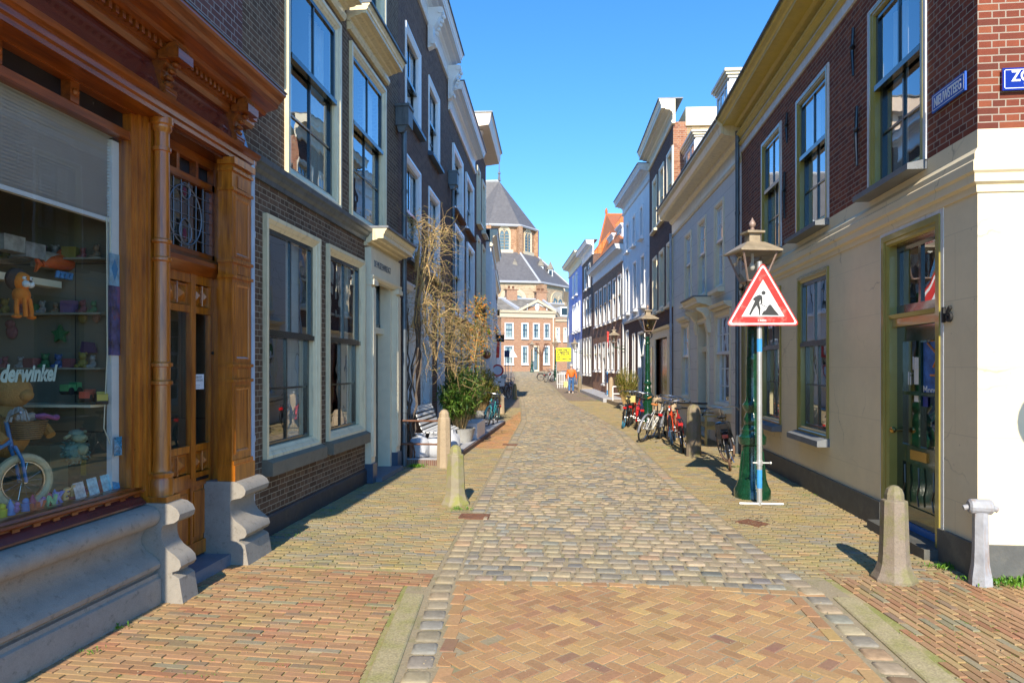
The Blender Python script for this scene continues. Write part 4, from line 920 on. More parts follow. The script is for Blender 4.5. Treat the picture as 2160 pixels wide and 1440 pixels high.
# ---- D white house
FD = Facade((2.81, 28.5), (2.15, 35.0), -1); LD = FD.L
B = bld('white_house', 'three storey white house with a dark brick ground floor', FD)
hD = []
z1a = (FD.z(1357, 499), FD.z(1357, 430)); z1b = (FD.z(1361, 644), FD.z(1361, 533))
for (p, q), (z0, z1) in [((1357.5, 1351), z1a), ((1341.5, 1335), z1a), ((1328, 1322), z1a), ((1361, 1353), z1b), ((1344, 1336.5), z1b), ((1328, 1321), z1b)]:
    r_ = [FD.u(p), FD.u(q), z0, z1]; window(B, FD, r_, (.08, .05, .04, .02, .10), 'whitep', 'sash', 1, 1, 1, .48, (.10, .12, .05, 'white'), 'net'); hD.append(r_)
zsp = FD.z(1361, 662)
for (p, q), z0, z1 in [((1361, 1347), .1, 3.35), ((1340, 1335), 1.0, 3.35), ((1326, 1321.5), .9, 3.6)]:
    r_ = [FD.u(p), FD.u(q), z0, min(z1, zsp - .25)]; window(B, FD, r_, (.06, .04, .04, .03, .12), 'whitep', 'sash', 1, 1, 1, .3, None, None); hD.append(r_)
hw = holes_wall(FD, LD, zsp, 9.6, hD); shell(hw, LD, zsp, 9.6); hw.build('wall', M['white'], B)
hw = holes_wall(FD, LD, -.3, zsp, hD); shell(hw, LD, -.3, zsp); hw.build('brick_base', M['brickC'], B); inner(B, FD, LD, 9.5)
m = MB(FD.w); m.ext([(0, zsp - .12), (.05, zsp - .12), (.09, zsp - .04), (.09, zsp), (0, zsp + .05)], 0, LD); m.build('string_course', M['white'], B)
cornice(B, FD, -.08, LD + .05, 10.15, .48, .42, 'offwhite', .3); gable(B, FD, LD, 9.6, 7, 2., 'slate'); pipe(B, FD, LD - .5, .1, 7.0, .08, .045, 'offwhite')
m = MB(FD.w); m.face([(-.0, -.01, 9.6), (0, -7, 9.6), (0, -7, 9.9), (0, -.01, 9.9)]); m.build('parapet', M['white'], B)

# ---- E brick row with orange tiled roof
FE = Facade((2.15, 35.0), (.81, 45.4), -1); LE = FE.L
B = bld('orange_roofed_house', 'six window wide brick house with a steep orange tiled roof', FE)
hE = []
z0, z1 = FE.z(1310, 669), FE.z(1310, 577)
for p, q in ((1310.5, 1303), (1299, 1292.5), (1289, 1282.5), (1279.5, 1273), (1270, 1264), (1261, 1255)):
    r_ = [FE.u(p), FE.u(q), z0, z1]; window(B, FE, r_, (.07, .02, .03, .01, .07), 'whitep', 'sash', 1, 1, 1, .45, (.10, .09, .03, 'offwhite'), 'low'); hE.append(r_)
z0, z1 = FE.z(1308, 783), FE.z(1308, 714)
for p, q, zz in ((1308, 1303, z0), (1296, 1290, z0), (1287, 1281, z0), (1277, 1271, .8), (1268, 1262.5, z0), (1259, 1253.6, z0)):
    r_ = [FE.u(p), FE.u(q), zz, z1]; window(B, FE, r_, (.07, .02, .03, .01, .07), 'whitep', 'sash', 1, 1, 1, .35, (.10, .09, .03, 'offwhite'), 'low'); hE.append(r_)
hw = holes_wall(FE, LE, -.3, 8.05, hE); shell(hw, LE, -.3, 8.05, 9.); hw.build('wall', M['brickE'], B); inner(B, FE, LE, 7.4)
cornice(B, FE, .0, LE, 8.05, .45, .36, 'offwhite', .5)
ap = FE.at(1279, 453, -3.6); ap2 = FE.at(1316, 458, -3.6)
ru, rz_ = FE.at(1279, 453, -2.6); m = MB(FE.w); e0, e1, e2, e3, ra, rb = (0, 0, 8.06), (LE, 0, 8.06), (LE, -9, 8.06), (0, -9, 8.06), (ru, -2.6, rz_), (ru, -9, rz_)
m.face([e0, e1, ra]); m.face([e0, ra, rb, e3]); m.face([e1, e2, rb, ra]); rf = m.build('roof', M['orangetile'], B); pass
m = MB(FE.w); m.tube([ra, rb], .12, 6); m.tube([e1, ra], .09, 6); m.ball((ru, -2.6, rz_ + .25), (.12, .12, .3), 8, 6); m.build('ridge_tiles', M['orangetile'], rf)
for pn, pf, yb, yt in ((1313, 1291, 530, 500), (1294, 1270, 560, 515)):
    ua, ub = FE.u(pn, -.6), FE.u(pf, -.6); dormer(B, FE, ua, min(ub, ua + 1.6), 8.2, 9.6, -.6, 2.2, 'white', 'whitep')
# ---- F and G
FF = Facade((.81, 45.4), (.10, 50.9), -1); LF = FF.L
B = bld('dark_terrace_house', 'dark brown three bay house with a tall white frieze beyond the orange roof', FF)
hF = []
for (p, q) in ((1247, 1243), (1240.5, 1236.5), (1234, 1230.5)):
    for y0, y1 in ((685, 622), (790, 710)): r_ = [FF.u(p), FF.u(q), FF.z(1245, y0), FF.z(1245, y1)]; window(B, FF, r_, (.07, .02, .03, .01, .07), 'whitep', 'sash', 1, 1, 1, .45, (.10, .09, .03, 'offwhite'), 'low'); hF.append(r_)
for (p, q) in ((1245, 1241), (1237, 1233)): r_ = [FF.u(p), FF.u(q), FF.z(1245, 603), FF.z(1245, 553)]; window(B, FF, r_, (.07, .02, .03, .01, .07), 'whitep', 'sash', 1, 1, 1, .45, (.10, .09, .03, 'offwhite'), 'low'); hF.append(r_)
hw = holes_wall(FF, LF, -.3, 9.3, hF); shell(hw, LF, -.3, 9.3); hw.build('wall', M['brickF'], B); inner(B, FF, LF, 9.2); cornice(B, FF, -.05, LF, 10.2, .5, .45, 'whitep', .5); gable(B, FF, LF, 9.3, 7, 4.5, 'orangetile')
FG = Facade((.10, 50.9), (-1.02, 59.6), -1); LG = FG.L
B = bld('blue_house', 'tall house with violet blue upper floors and white frames', FG)
hG = []
for (p, q), y0, y1 in [((1219, 1215.5), 617, 569), ((1212, 1209), 617, 569)] + [((p, q), 697, 635) for p, q in ((1224, 1220.5), (1218, 1214.5), (1212, 1208.5))] + [((p, q), 780, 722) for p, q in ((1222, 1218), (1214, 1210))]:
    r_ = [FG.u(p), FG.u(q), FG.z(1222, y0), FG.z(1222, y1)]; window(B, FG, r_, (.12, .07, .05, .03, .08), 'whitep', 'offwhite', 1, 1, 1, .45, (.12, .12, .03, 'offwhite'), 'net'); hG.append(r_)
hw = holes_wall(FG, LG, 3.9, 9.5, hG); shell(hw, LG, 3.9, 9.5); hw.build('blue_wall', M['blue'], B)
hw = holes_wall(FG, LG, -.3, 3.9, hG); shell(hw, LG, -.3, 3.9); hw.build('white_base', M['white'], B); inner(B, FG, LG, 9.4)
cornice(B, FG, -.05, LG + .1, 10.45, .6, .45, 'cream2', .5); gable(B, FG, LG, 9.5, 7, 2., 'slate')
FO = Facade((-1.0, 60.2), (-1.38, 70), -1)
B = bld('pale_end_house', 'pale plastered house just visible past the blue one', FO); hO = []
for k in range(3): r_ = [1 + 2.8 * k, 2.1 + 2.8 * k, 4.6, 6.8]; window(B, FO, r_, (.1, .05, .05, .03, .08), 'whitep', 'sash', 1, 1, 1, .45, None, None); hO.append(r_)
hw = holes_wall(FO, FO.L, -.3, 8.2, hO); shell(hw, FO.L, -.3, 8.2); hw.build('wall', M['cream2'], B); inner(B, FO, FO.L, 8); cornice(B, FO, 0, FO.L, 8.7, .5, .4, 'cream2', .2)
gable(B, FO, FO.L, 8.3, 7, 2., 'slate')
# ================================================================ TOY SHOP (wooden front, left foreground)
FS = Facade((-3.33, 0), (-3.33, 6.45), 1)       # u = world Y
SB = thing('toy_shop', 'toy shop with a varnished wooden front, big display window and grey stone base', 'shop', (-3.33, 4.0, 0))
TS = FS.w
# brick wall above and beside
m = MB(TS); m.face([(-1.5, -.0, 4.3), (6.45, -.0, 4.3), (6.45, -.0, 10.2), (-1.5, 0, 10.2)]); m.face([(-1.5, 0, -.2), (-1.5, -5, -.2), (-1.5, -5, 10.2), (-1.5, 0, 10.2)]); m.face([(6.446, 0, 4.3), (6.446, -5, 4.3), (6.446, -5, 10.2), (6.446, 0, 10.2)]); m.face([(-1.5, -5, -.2), (6.446, -5, -.2), (6.446, -5, 10.2), (-1.5, -5, 10.2)])
m.box((-1.5, -.3, -.2), (1.4, 0, 4.3)); m.box((-1.5, -5, 10.2), (6.45, 0, 10.3)); m.build('brick_wall', M['brickP'], SB)
m = MB(TS); m.box((5.38, -.02, 6.3), (5.47, .04, 9)); m.build('window_frame', M['whitep'], SB)
# stone base with two rolls
bp = [(-.1, .74), (.02, .745), (.05, .74), (.095, .725), (.125, .69), (.13, .65), (.115, .61), (.08, .585), (.03, .575), (.005, .55), (-.02, .50), (-.02, .45), (.01, .405), (.06, .37), (.11, .335), (.135, .30), (.13, .27), (.10, .25), (.085, .245), (.085, .232), (.115, .228), (.118, .20), (.135, .19), (.14, .17), (.14, -.1), (-.1, -.1)]
m = MB(TS)
for a, b in ((1.4, 2.75), (2.755, 4.925)): m.ext([(o, z) for o, z in bp], a, b)
m.build('stone_base', M['shopstone'], SB, smooth=True)
pp = [(-.1, .755), (.17, .755), (.22, .745), (.265, .715), (.285, .675), (.275, .635), (.24, .61), (.17, .595), (.145, .585), (.135, .555), (.135, .50), (.15, .45), (.19, .40), (.25, .36), (.285, .325), (.295, .28), (.275, .25), (.225, .235), (.225, .215), (.26, .20), (.28, .185), (.32, -.05), (-.1, -.05)]
for a, b, k in ((4.93, 5.14, 0.), (5.93, 6.40, .015)):
    m = MB(TS); m.ext([(o + (k if o > 0 else 0), z) for o, z in pp], a, b); m.build('pedestal', M['shopstone'], SB, smooth=True)
m = MB(TS); m.box((1.38, -.1, .755), (1.72, .20, 3.73)); m.box((1.36, -.1, .755), (1.74, .215, .92)); m.build('added_shade_pilaster', M['shopwood'], SB)  # unseen pilaster, added to keep grazing sun off the column and posts
# sill, dentils, tile slope
m = MB(TS); m.ext([(-.08, .76), (.02, .755), (.02, .77), (-.05, .825), (-.08, .825)], 1.4, 4.92); m.build('sill_tile', M['tile'], SB)
m = MB(TS); m.ext([(-.14, .80), (-.045, .80), (-.045, .832), (-.02, .837), (-.012, .848), (-.02, .862), (-.05, .866), (-.06, .882), (-.09, .888), (-.14, .888)], 1.4, 5.0)
y = 1.5
while y < 4.9: m.box((y, -.046, .802), (y + .055, -.032, .831)); y += .16
m.build('window_sill', M['shopwoodh'], SB)
m = MB(TS); y = 1.63
while y < 4.85: m.box((y - .03, -.046, .805), (y + .045, -.0445, .828)); y += .32
m.build('vent_slot', M['black'], SB)
# display window
WU0, WU1, WZ0, WZ1 = 1.5, 4.86, .90, 3.52
m = MB(TS)
m.box((4.86, -.16, .88), (4.90, -.06, 3.78)); m.box((4.90, -.16, .88), (4.95, -.03, 3.78)); m.box((4.95, -.16, .76), (5.09, .0, 3.78)); m.box((4.985, 0, .78), (5.055, .012, 3.7))
wo_ = m.build('window_post', M['shopwood'], SB)
m = MB(TS); m.box((1.4, -.16, WZ1), (4.86, -.07, WZ1 + .06)); m.box((1.4, -.16, WZ1 + .06), (4.86, -.10, WZ1 + .075)); m.box((1.4, -.16, 3.72), (4.95, -.05, 3.78))
y = 1.8
while y < 4.9: m.box((y - .04, -.13, WZ1 + .06), (y + .04, -.06, 3.73)); m.ball((y, -.06, WZ1 + .13), .03, 8, 5); y += .62
m.build('ventilator', M['shopwoodh'], SB)
m = MB(TS); m.box((1.4, -.17, WZ1 + .07), (4.86, -.13, 3.73)); m.build('vent_void', M['black'], SB)
m = MB(TS); m.face([(1.4, -.10, .885), (4.87, -.10, .885), (4.87, -.10, WZ1), (1.4, -.10, WZ1)]); disp = m.build('display_pane', M['shopglass'], SB)
text('derwinkel', .142, solid('shop_lettering', (.30, .41, .34), .5, bmp=0), TS(FS.u(130, -.098) - .49, -.096, FS.z(60, 803, -.098)), (0, 1, 0), (0, 0, 1), disp, shear=.3, sx=.76, bold=.006, ext=.0005)
# soffits
m = MB(TS); m.box((1.4, -.14, 3.78), (5.0, .10, 3.80)); m.box((5.0, -.42, 3.70), (6.4, .08, 3.73)); m.build('soffit', M['shopdark'], SB)
# half column
c_ = (5.04, .07, 0)
m = MB(TS); m.lathe([(.085, .79), (.085, .92), (.078, .94), (.088, .955), (.088, .975), (.070, .99), (.066, 1.05), (.062, 1.66), (.078, 1.665), (.078, 1.69), (.062, 1.70), (.062, 1.80), (.078, 1.805), (.078, 1.83), (.061, 1.84), (.059, 2.62), (.073, 2.63), (.073, 2.65), (.059, 2.66), (.059, 2.76), (.073, 2.77), (.073, 2.79), (.058, 2.80), (.055, 3.47), (.055, 3.478), (.068, 3.482), (.068, 3.51), (.0555, 3.515), (.0555, 3.62), (.0555, 3.63), (.072, 3.65), (.072, 3.68), (.084, 3.69), (.084, 3.74)], (c_[0], c_[1], 0), 20)
m.build('column', M['shopwood'], SB, smooth=True)
m = MB(TS); m.box((4.95, 0, .755), (5.135, .165, .80)); m.build('column_base', M['shopwood'], SB)
# door recess
m = MB(TS); m.box((5.135, -.16, .76), (5.19, -.02, 3.7)); m.box((6.06, -.16, .1), (6.32, .02, 3.7)); m.build('door_post', M['shopwood'], SB)
D0, D1 = 5.19, 6.06; od = -.08
m = MB(TS); m.box((D0, od - .05, .12), (D0 + .09, od, 2.62)); m.box((D1 - .05, od - .05, .12), (D1, od, 2.62)); dm = 5.71
m.box((dm - .035, od - .04, .82), (dm + .035, od + .012, 2.62)); m.box((D0 + .09, od - .05, .12), (D1 - .05, od, .24)); m.box((D0 + .09, od - .05, .74), (D1 - .05, od, .86)); m.box((D0 + .09, od - .05, 2.54), (D1 - .05, od, 2.62)); m.box((D0 + .09, od - .05, 2.28), (D1 - .05, od, 2.34)); m.box((D0 + .09, od - .05, 1.05), (D1 - .05, od, 1.11))
m.box((D0 + .09, od - .04, .24), (D1 - .05, od - .025, .74)); m.box((dm - .02, od - .03, .24), (dm + .02, od - .005, .74))
for a, b in ((D0 + .12, dm - .05), (dm + .05, D1 - .08)):
    m.box((a, od - .03, .29), (b, od - .012, .69))
    for za, zb in ((.87, 1.04), (2.35, 2.53)):
        m.box((a - .03, od - .04, za), (b + .03, od - .03, zb)); n_ = 2
        for q in range(n_):
            x0 = a + (b - a) * q / n_ + .008; x1 = a + (b - a) * (q + 1) / n_ - .008; cx = (x0 + x1) / 2; cz = (za + zb) / 2; i = m.pts([(x0, od - .03, za + .02), (x1, od - .03, za + .02), (x1, od - .03, zb - .02), (x0, od - .03, zb - .02), (cx, od + .01, cz)])
            for k in range(4): m.f.append((i + k, i + (k + 1) % 4, i + 4))
        m.tube([(a + (b - a) / 2, od - .0, za), (a + (b - a) / 2, od + .0, zb)], .008, 6)
sdoor = m.build('shop_door', M['shopwood'], SB)
m = MB(TS)
for a, b in ((D0 + .09, dm - .035), (dm + .035, D1 - .05)): m.face([(a, od - .025, 1.11), (b, od - .025, 1.11), (b, od - .025, 2.28), (a, od - .025, 2.28)])
m.build('door_pane', M['shopglass'], sdoor)
m = MB(TS); m.box((dm + .06, od - .0, .785), (D1 - .09, od + .004, .815)); m.build('letter_slot', M['black'], sdoor)
m = MB(TS); m.tube([(D1 - .025, od, 1.93), (D1 - .025, od + .012, 1.93)], .015, 12); m.build('keyhole', M['black'], sdoor)
m = MB(TS); m.box((dm + .07, od - .022, 1.60), (dm + .22, od - .019, 1.735)); nb = m.build('notice', M['whitep'], sdoor)
text('VERKOOP\nOVERIGENS', .030, M['lead'], TS(dm + .08, od - .0185, 1.70), (0, 1, 0), (0, 0, 1), nb, sx=.75, ext=.0003)
m = MB(TS); 
for q in range(3): m.box((dm + .085, od - .0188, 1.665 - .018 * q - .03), (dm + .155 - .01 * q, od - .0184, 1.668 - .018 * q - .03))
m.build('notice_print', M['lead'], nb)
m = MB(TS); m.box((D0 + .11, od - .022, 1.45), (D0 + .16, od - .019, 1.82)); m.build('opening_hours_card', solid('pale_blue_card', (.35, .45, .5), .6), sdoor)
# transom cornice + leaded light
m = MB(TS); m.ext([(-.12, 2.62), (-.06, 2.62), (-.03, 2.66), (.0, 2.70), (.0, 2.74), (-.05, 2.78), (-.12, 2.78)], D0, D1); m.build('door_head', M['shopwoodh'], SB)
m = MB(TS); m.box((D0, -.13, 2.78), (D0 + .04, -.07, 3.48)); m.box((D1 - .04, -.13, 2.78), (D1, -.07, 3.48)); m.box((D0, -.13, 3.42), (D1, -.07, 3.48)); m.box((D0, -.13, 2.78), (D1, -.07, 2.83)); m.box((D0, -.13, 3.62), (D1, -.07, 3.7))
for q in range(4): yy = D0 + (D1 - D0) * q / 3; m.box((max(D0, yy - .02), -.13, 3.48), (min(D1, yy + .02), -.07, 3.62))
lf = m.build('transom_frame', M['shopwoodh'], SB)
m = MB(TS); m.box((D0, -.17, 3.47), (D1, -.135, 3.63)); m.build('vent_void', M['black'], lf)
GLL = glass('leaded_yellow_glass', (.55, .47, .22), 1.5); m = MB(TS); m.face([(D0 + .04, -.10, 2.83), (D1 - .04, -.10, 2.83), (D1 - .04, -.10, 3.42), (D0 + .04, -.10, 3.42)]); m.build('leaded_pane', GLL, lf)
m = MB(TS)
for q in range(1, 7): x = D0 + .04 + (D1 - D0 - .08) * q / 7; m.tube([(x, -.095, 2.83), (x, -.095, 3.42)], .004, 4)
for q in range(1, 6): z = 2.83 + .59 * q / 6; m.tube([(D0 + .04, -.095, z), (D1 - .04, -.095, z)], .004, 4)
cx = (D0 + D1) / 2
for sg in (1, -1):
    m.tube([(cx + sg * .25 * math.sin(t), -.092, 3.12 - .26 * math.cos(t)) for t in [math.pi * q / 12 for q in range(13)]], .006, 4)
    m.tube([(cx + sg * .09 * math.sin(t), -.09, 2.98 - .11 * math.cos(t)) for t in [math.pi * q / 8 for q in range(9)]], .007, 4); m.tube([(cx + sg * .07 * math.sin(t), -.09, 3.33 - .07 * math.cos(t)) for t in [math.pi * q / 8 for q in range(9)]], .007, 4)
m.build('lead_came', M['lead'], lf)
DRG = solid('dark_red_glass', (.12, .02, .04), .2)
for cz, r_ in ((2.96, .05), (3.33, .04)): m = MB(TS); m.ball((cx, -.098, cz), (.03, .004, r_), 8, 6); m.build('stained_glass_flower', DRG, lf)
m = MB(TS); m.box((D0 - .1, -.35, -.05), (5.93, .16, .10)); m.build('doorstep', M['step'], SB)
# pilaster 2
m = MB(TS); m.box((5.95, .02, .755), (6.33, .19, .90)); m.box((5.955, .02, .90), (6.325, .175, .94)); m.box((5.96, .02, .94), (6.32, .155, 3.66))
for z in (1.66, 1.80, 2.62, 2.76, 3.42, 3.60): m.box((5.948, .02, z), (6.332, .175, z + .028))
m.box((5.94, .02, 3.66), (6.34, .19, 3.72))
for za, zb in ((1.0, 1.62), (1.86, 2.58), (2.82, 3.38)):
    for q in ((6.00, 6.28, za, zb),): m.rings(q, [(0, .156), (0, .168), (.02, .168), (.035, .158)]); 
    
for za, zb in ((1.70, 1.78), (2.66, 2.74), (3.46, 3.57)): m.box((6.05, .15, za), (6.23, .168, zb))
m.build('pilaster', M['shopwood'], SB)
# entablature
AR = [(-.1, 3.73), (.13, 3.73), (.13, 3.765), (.15, 3.775), (.15, 3.82), (.185, 3.835), (.20, 3.87), (.15, 3.89), (.13, 3.90), (-.1, 3.90)]
m = MB(TS); m.ext(AR, 1.4, 6.44); m.build('architrave', M['shopwoodh'], SB)
m = MB(TS); m.ext([(-.05, 3.90), (.115, 3.90), (.03, 4.17), (-.05, 4.17)], 1.4, 6.36); m.build('frieze_board', M['frieze'], SB)
m = MB(TS); m.ext([(-.05, 4.17), (.06, 4.17), (.09, 4.20), (.09, 4.235), (.12, 4.24), (.12, 4.285), (.20, 4.30), (.22, 4.33), (.27, 4.345), (.33, 4.36), (.345, 4.40), (.37, 4.42), (.40, 4.46), (.42, 4.475), (.42, 4.50), (-.05, 4.53)], 1.4, 6.52)
y = 1.45
while y < 6.3: m.box((y, .09, 4.238), (y + .035, .155, 4.288)); y += .07
co = m.build('cornice', M['shopwoodh'], SB)
m = MB(TS); m.ext([(-.02, 4.532), (.43, 4.502), (.43, 4.515), (-.02, 4.60)], 1.4, 6.53); m.build('flashing', M['lead'], co)
for uu in (2.3, 5.04, 6.14):
    m = MB(TS); m.ext([(0, 3.90), (.14, 3.90), (.15, 3.93), (.13, 3.98), (.10, 4.02), (.11, 4.10), (.16, 4.17), (.23, 4.22), (.25, 4.27), (.23, 4.31), (0, 4.31)], uu - .07, uu + .07)
    m.tube([(uu - .09, .20, 4.25), (uu + .09, .20, 4.25)], .045, 10); m.tube([(uu - .08, .12, 3.955), (uu + .08, .12, 3.955)], .03, 8)
    for q in range(4): m.ball((uu, .125 + .012 * q * q * .6, 4.00 + .05 * q), (.05, .03, .022), 8, 5)
    m.box((uu - .10, .10, 4.17), (uu + .10, .27, 4.24)); m.build('bracket', M['shopwoodh'], co)
pipe(SB, FS, 6.40, .1, 3.9, .12, .032, 'zincl')
# interior box
m = MB(TS); m.box((1.2, -2.6, -.05), (4.98, -2.55, 3.9)); m.box((4.93, -2.6, -.05), (4.98, -.17, 3.9)); m.box((5.0, -1.6, .0), (6.4, -1.55, 3.9)); m.box((6.35, -1.6, 0), (6.4, -.17, 3.9)); m.box((1.2, -2.6, 3.85), (6.4, -.17, 3.9))
def planks():
    m_, t, b = mat('painted_plank_wall'); v = coords(t, 'UV'); wv = nd(t, 'ShaderNodeTexBrick'); wv.inputs['Scale'].default_value = 1; wv.inputs['Brick Width'].default_value = 1.3; wv.inputs['Row Height'].default_value = 1.3; wv.inputs['Mortar Size'].default_value = .005
    wv.inputs['Color1'].default_value = (.24,.215,.16,1); wv.inputs['Color2'].default_value = (.19,.17,.12,1); wv.inputs['Mortar'].default_value = (.06,.05,.04,1); t.links.new(v, wv.inputs[0]); t.links.new(wv.outputs[0], b.inputs[0]); b.inputs['Roughness'].default_value = .7; return m_
m.build('shop_interior', planks(), SB)
m = MB(TS); m.box((1.3, -1.5, .80), (4.92, -.145, .84)); m.build('display_floor', M['benchwood'], SB)
m = MB(TS); m.box((1.3, -.72, FS.z(100, 598, -.5)), (4.85, -.62, FS.z(100, 598, -.5) + .05)); m.build('shelf_rail', M['cream2'], SB)
m = MB(TS); m.box((4.78, -.20, .88), (4.87, -.16, 3.5)); m.build('white_inner_frame', M['whitep'], SB)
# pleated blind
m = MB(TS); zb0 = FS.z(230, 462, -.2); N = 26; b0 = FS.u(232, -.2)
for k in range(N):
    za = zb0 + (WZ1 + .02 - zb0) * k / N; zb = zb0 + (WZ1 + .02 - zb0) * (k + 1) / N; zm = (za + zb) / 2
    m.face([(1.4, -.235, za), (b0, -.235, za), (b0, -.175, zm), (1.4, -.175, zm)]); m.face([(1.4, -.175, zm), (b0, -.175, zm), (b0, -.235, zb), (1.4, -.235, zb)])
m.box((1.4, -.215, zb0 - .03), (b0, -.175, zb0)); bl = tag(m.build('blind', M['blind'], loc=TS(3, -.2, 2.8)), 'pale pleated blind half lowered inside the toy shop window', 'blind')
m = MB(TS)
for q, x in enumerate((FS.u(225, -.17), FS.u(232, -.17))):
    m.tube([(x, -.17, zb0), (x + .005, -.17, 1.9), (x - .03 + .06 * q, -.17, 1.35 + .03 * q), (x + .04, -.17, 1.22)], .004, 5)
m.build('pull_cord', M['cream2'], bl)
# ---- toys ----------------------------------------------------------------
def P(px, py, o): u, z = FS.at(px, py, o); return TS(u, o, z)
def tmat(n, c, r=.85, b=.5, s=60): return solid(n, c, r, .15, 10, bmp=b, bs=s, spec=.2)
# orange plush lion
p = P(45, 672, -.32); t = thing('plush_lion', 'orange plush lion with a dark mane standing against the window glass', 'toy', tuple(p)); X = xf(p, 0)
ORG = tmat('orange_plush', (.75, .20, .02)); MAN = tmat('dark_mane_plush', (.06, .04, .035))
m = MB(X); m.ball((0, 0, .155), (.05, .055, .06), 12, 9); m.ball((0, 0, .245), (.055, .06, .062), 14, 9)
for s in (-1, 1):
    m.tube([(0, s * .035, .13), (.01, s * .05, .06), (.01, s * .045, .015)], .015, 8); m.ball((.02, s * .06, .012), (.03, .03, .014), 8, 6); m.tube([(.04, s * .02, .13), (.05, s * .025, .05), (.05, s * .022, .012)], .014, 8)
m.build('body', ORG, t, smooth=True)
m = MB(X); m.ball((-.03, 0, .255), (.05, .085, .078), 14, 9); m.build('mane', MAN, t, smooth=True)
m = MB(X); m.ball((.05, .02, .225), .024, 8, 6); m.ball((.05, -.02, .225), .024, 8, 6); m.ball((.045, .025, .262), (.012, .016, .012), 8, 6); m.ball((.045, -.025, .262), (.012, .016, .012), 8, 6); m.build('muzzle', tmat('white_plush', (.7, .7, .68)), t, smooth=True)
m = MB(X); m.ball((.068, 0, .243), (.008, .012, .008), 8, 5); m.ball((.057, .025, .262), .005, 6, 4); m.ball((.057, -.025, .262), .005, 6, 4); m.build('nose', M['black'], t)
# orange fish
p = P(128, 583, -.62); t = thing('toy_fish', 'red orange toy fish with a puckered mouth on the window shelf', 'toy', tuple(p)); X = xf(p, 0, 0, 0, 1.08); m = MB(X)
m.tube([(0, -.17, .06), (0, -.10, .085), (0, -.02, .10), (0, .07, .10), (0, .13, .10), (0, .16, .105)], [.02, .045, .062, .055, .03, .022], 12); m.ext([(-.17, .06), (-.24, .12), (-.21, .06), (-.23, .0)], -.01, .01, 0); m.ext([(-.05, .14), (0, .19), (.03, .15)], -.01, .01, 0); m.torus((0, .165, .115), .012, .009, ((1, 0, 0), (0, 0, 1)), 12, 6)
m.build('body', tmat('fish_orange', (.65, .12, .03), .4, .1), t, smooth=True); m = MB(X); m.ball((.045, .08, .125), .014, 8, 6); m.build('eye', M['whitep'], t)
p = P(135, 588, -.60); m = MB(xf(p, 0)); 
for q in range(4): m.tube([(0, -.07 + .045 * q, 0), (0, -.06 + .045 * q, .045), (0, -.035 + .045 * q, .04)], .016, 8)
tag(m.build('toy_wave', tmat('wave_blue', (.10, .30, .60), .3, .1), loc=p), 'blue rubber wave toy under the orange fish', 'toy')
# balance bike with basket
p = P(48, 1012, -.40); p.z = .845; t = thing('balance_bike', 'blue childs bicycle with cream tyre in the shop window', 'bicycle', tuple(p)); X = xf(p, R(68), 0, 0, 1.25); r0 = .15
m = MB(X); m.torus((0, 0, r0), r0 - .02, .022, ((1, 0, 0), (0, 0, 1)), 32, 8); m.build('tyre', tmat('cream_rubber', (.62, .50, .30), .6, .1), t, smooth=True)
m = MB(X); m.torus((0, 0, r0), r0 - .045, .006, ((1, 0, 0), (0, 0, 1)), 32, 6, sc=1.8)
for q in range(14): a = q * 2 * math.pi / 14; m.tube([(0, .01 * (-1)**q, r0), (math.cos(a) * .105, 0, r0 + math.sin(a) * .105)], .0018, 4)
m.tube([(0, -.03, r0), (0, .03, r0)], .012, 8); m.build('rim', M['chrome'], t)
m = MB(X)
for s in (-1, 1): m.tube([(0, s * .035, r0), (-.02, s * .035, r0 + .12), (-.05, s * .03, r0 + .19)], .011, 8)
m.tube([(-.05, -.03, r0 + .19), (-.05, .03, r0 + .19)], .012, 8); m.tube([(-.05, 0, r0 + .17), (-.08, 0, r0 + .33)], .013, 8); m.tube([(-.06, 0, r0 + .22), (-.25, 0, r0 + .12), (-.40, 0, r0 + .04)], .016, 8); m.build('frame', solid('blue_bike_paint', (.03, .20, .50), .3, coat=.5), t, smooth=True)
m = MB(X); m.torus((-.42, 0, r0), r0 - .02, .022, ((1, 0, 0), (0, 0, 1)), 32, 8); m.build('rear_tyre', tmat('cream_rubber_rear', (.62, .50, .30), .6, .1), t, smooth=True)
m = MB(X); m.tube([(-.08, -.14, r0 + .38), (-.08, 0, r0 + .34), (-.08, .14, r0 + .38)], .008, 6); m.build('handlebar', M['chrome'], t)
p2 = p + Vector((.02, .02, .47))
m = MB(xf(p2, R(62))); m.ext([(-.07, 0), (.07, 0), (.10, .12), (-.10, .12)], -.10, .10, 1) if False else m.lathe([(.075, 0), (.10, .06), (.115, .12), (.12, .125), (.105, .12), (.07, .01)], (0, 0, 0), 16)
MW, tt_, bb_ = mat('wicker'); vv = coords(tt_); wv = nd(tt_, 'ShaderNodeTexWave', bands_direction='Z'); wv.inputs['Scale'].default_value = 22; wv.inputs['Distortion'].default_value = 2; tt_.links.new(vv, wv.inputs[0])
tt_.links.new(ramp(tt_, wv.outputs[0], [(.2, (.10, .055, .02)), (.8, (.36, .23, .10))]), bb_.inputs[0]); bump(tt_, bb_, wv.outputs[0], .8, .01)
tag(m.build('wicker_basket', MW, loc=p2), 'wicker basket on the handlebar of the little blue bicycle', 'basket')
p3 = p2 + Vector((0, 0, .12)); t = thing('rag_doll', 'rag doll with grey yarn hair and striped legs lying in the basket', 'doll', tuple(p3)); X = xf(p3, R(90))
m = MB(X); m.ball((-.07, 0, .04), .045, 10, 8); m.tube([(-.04, 0, .02), (.04, 0, .03)], .03, 8); m.build('body', tmat('doll_cloth', (.45, .35, .28)), t, smooth=True)
m = MB(X)
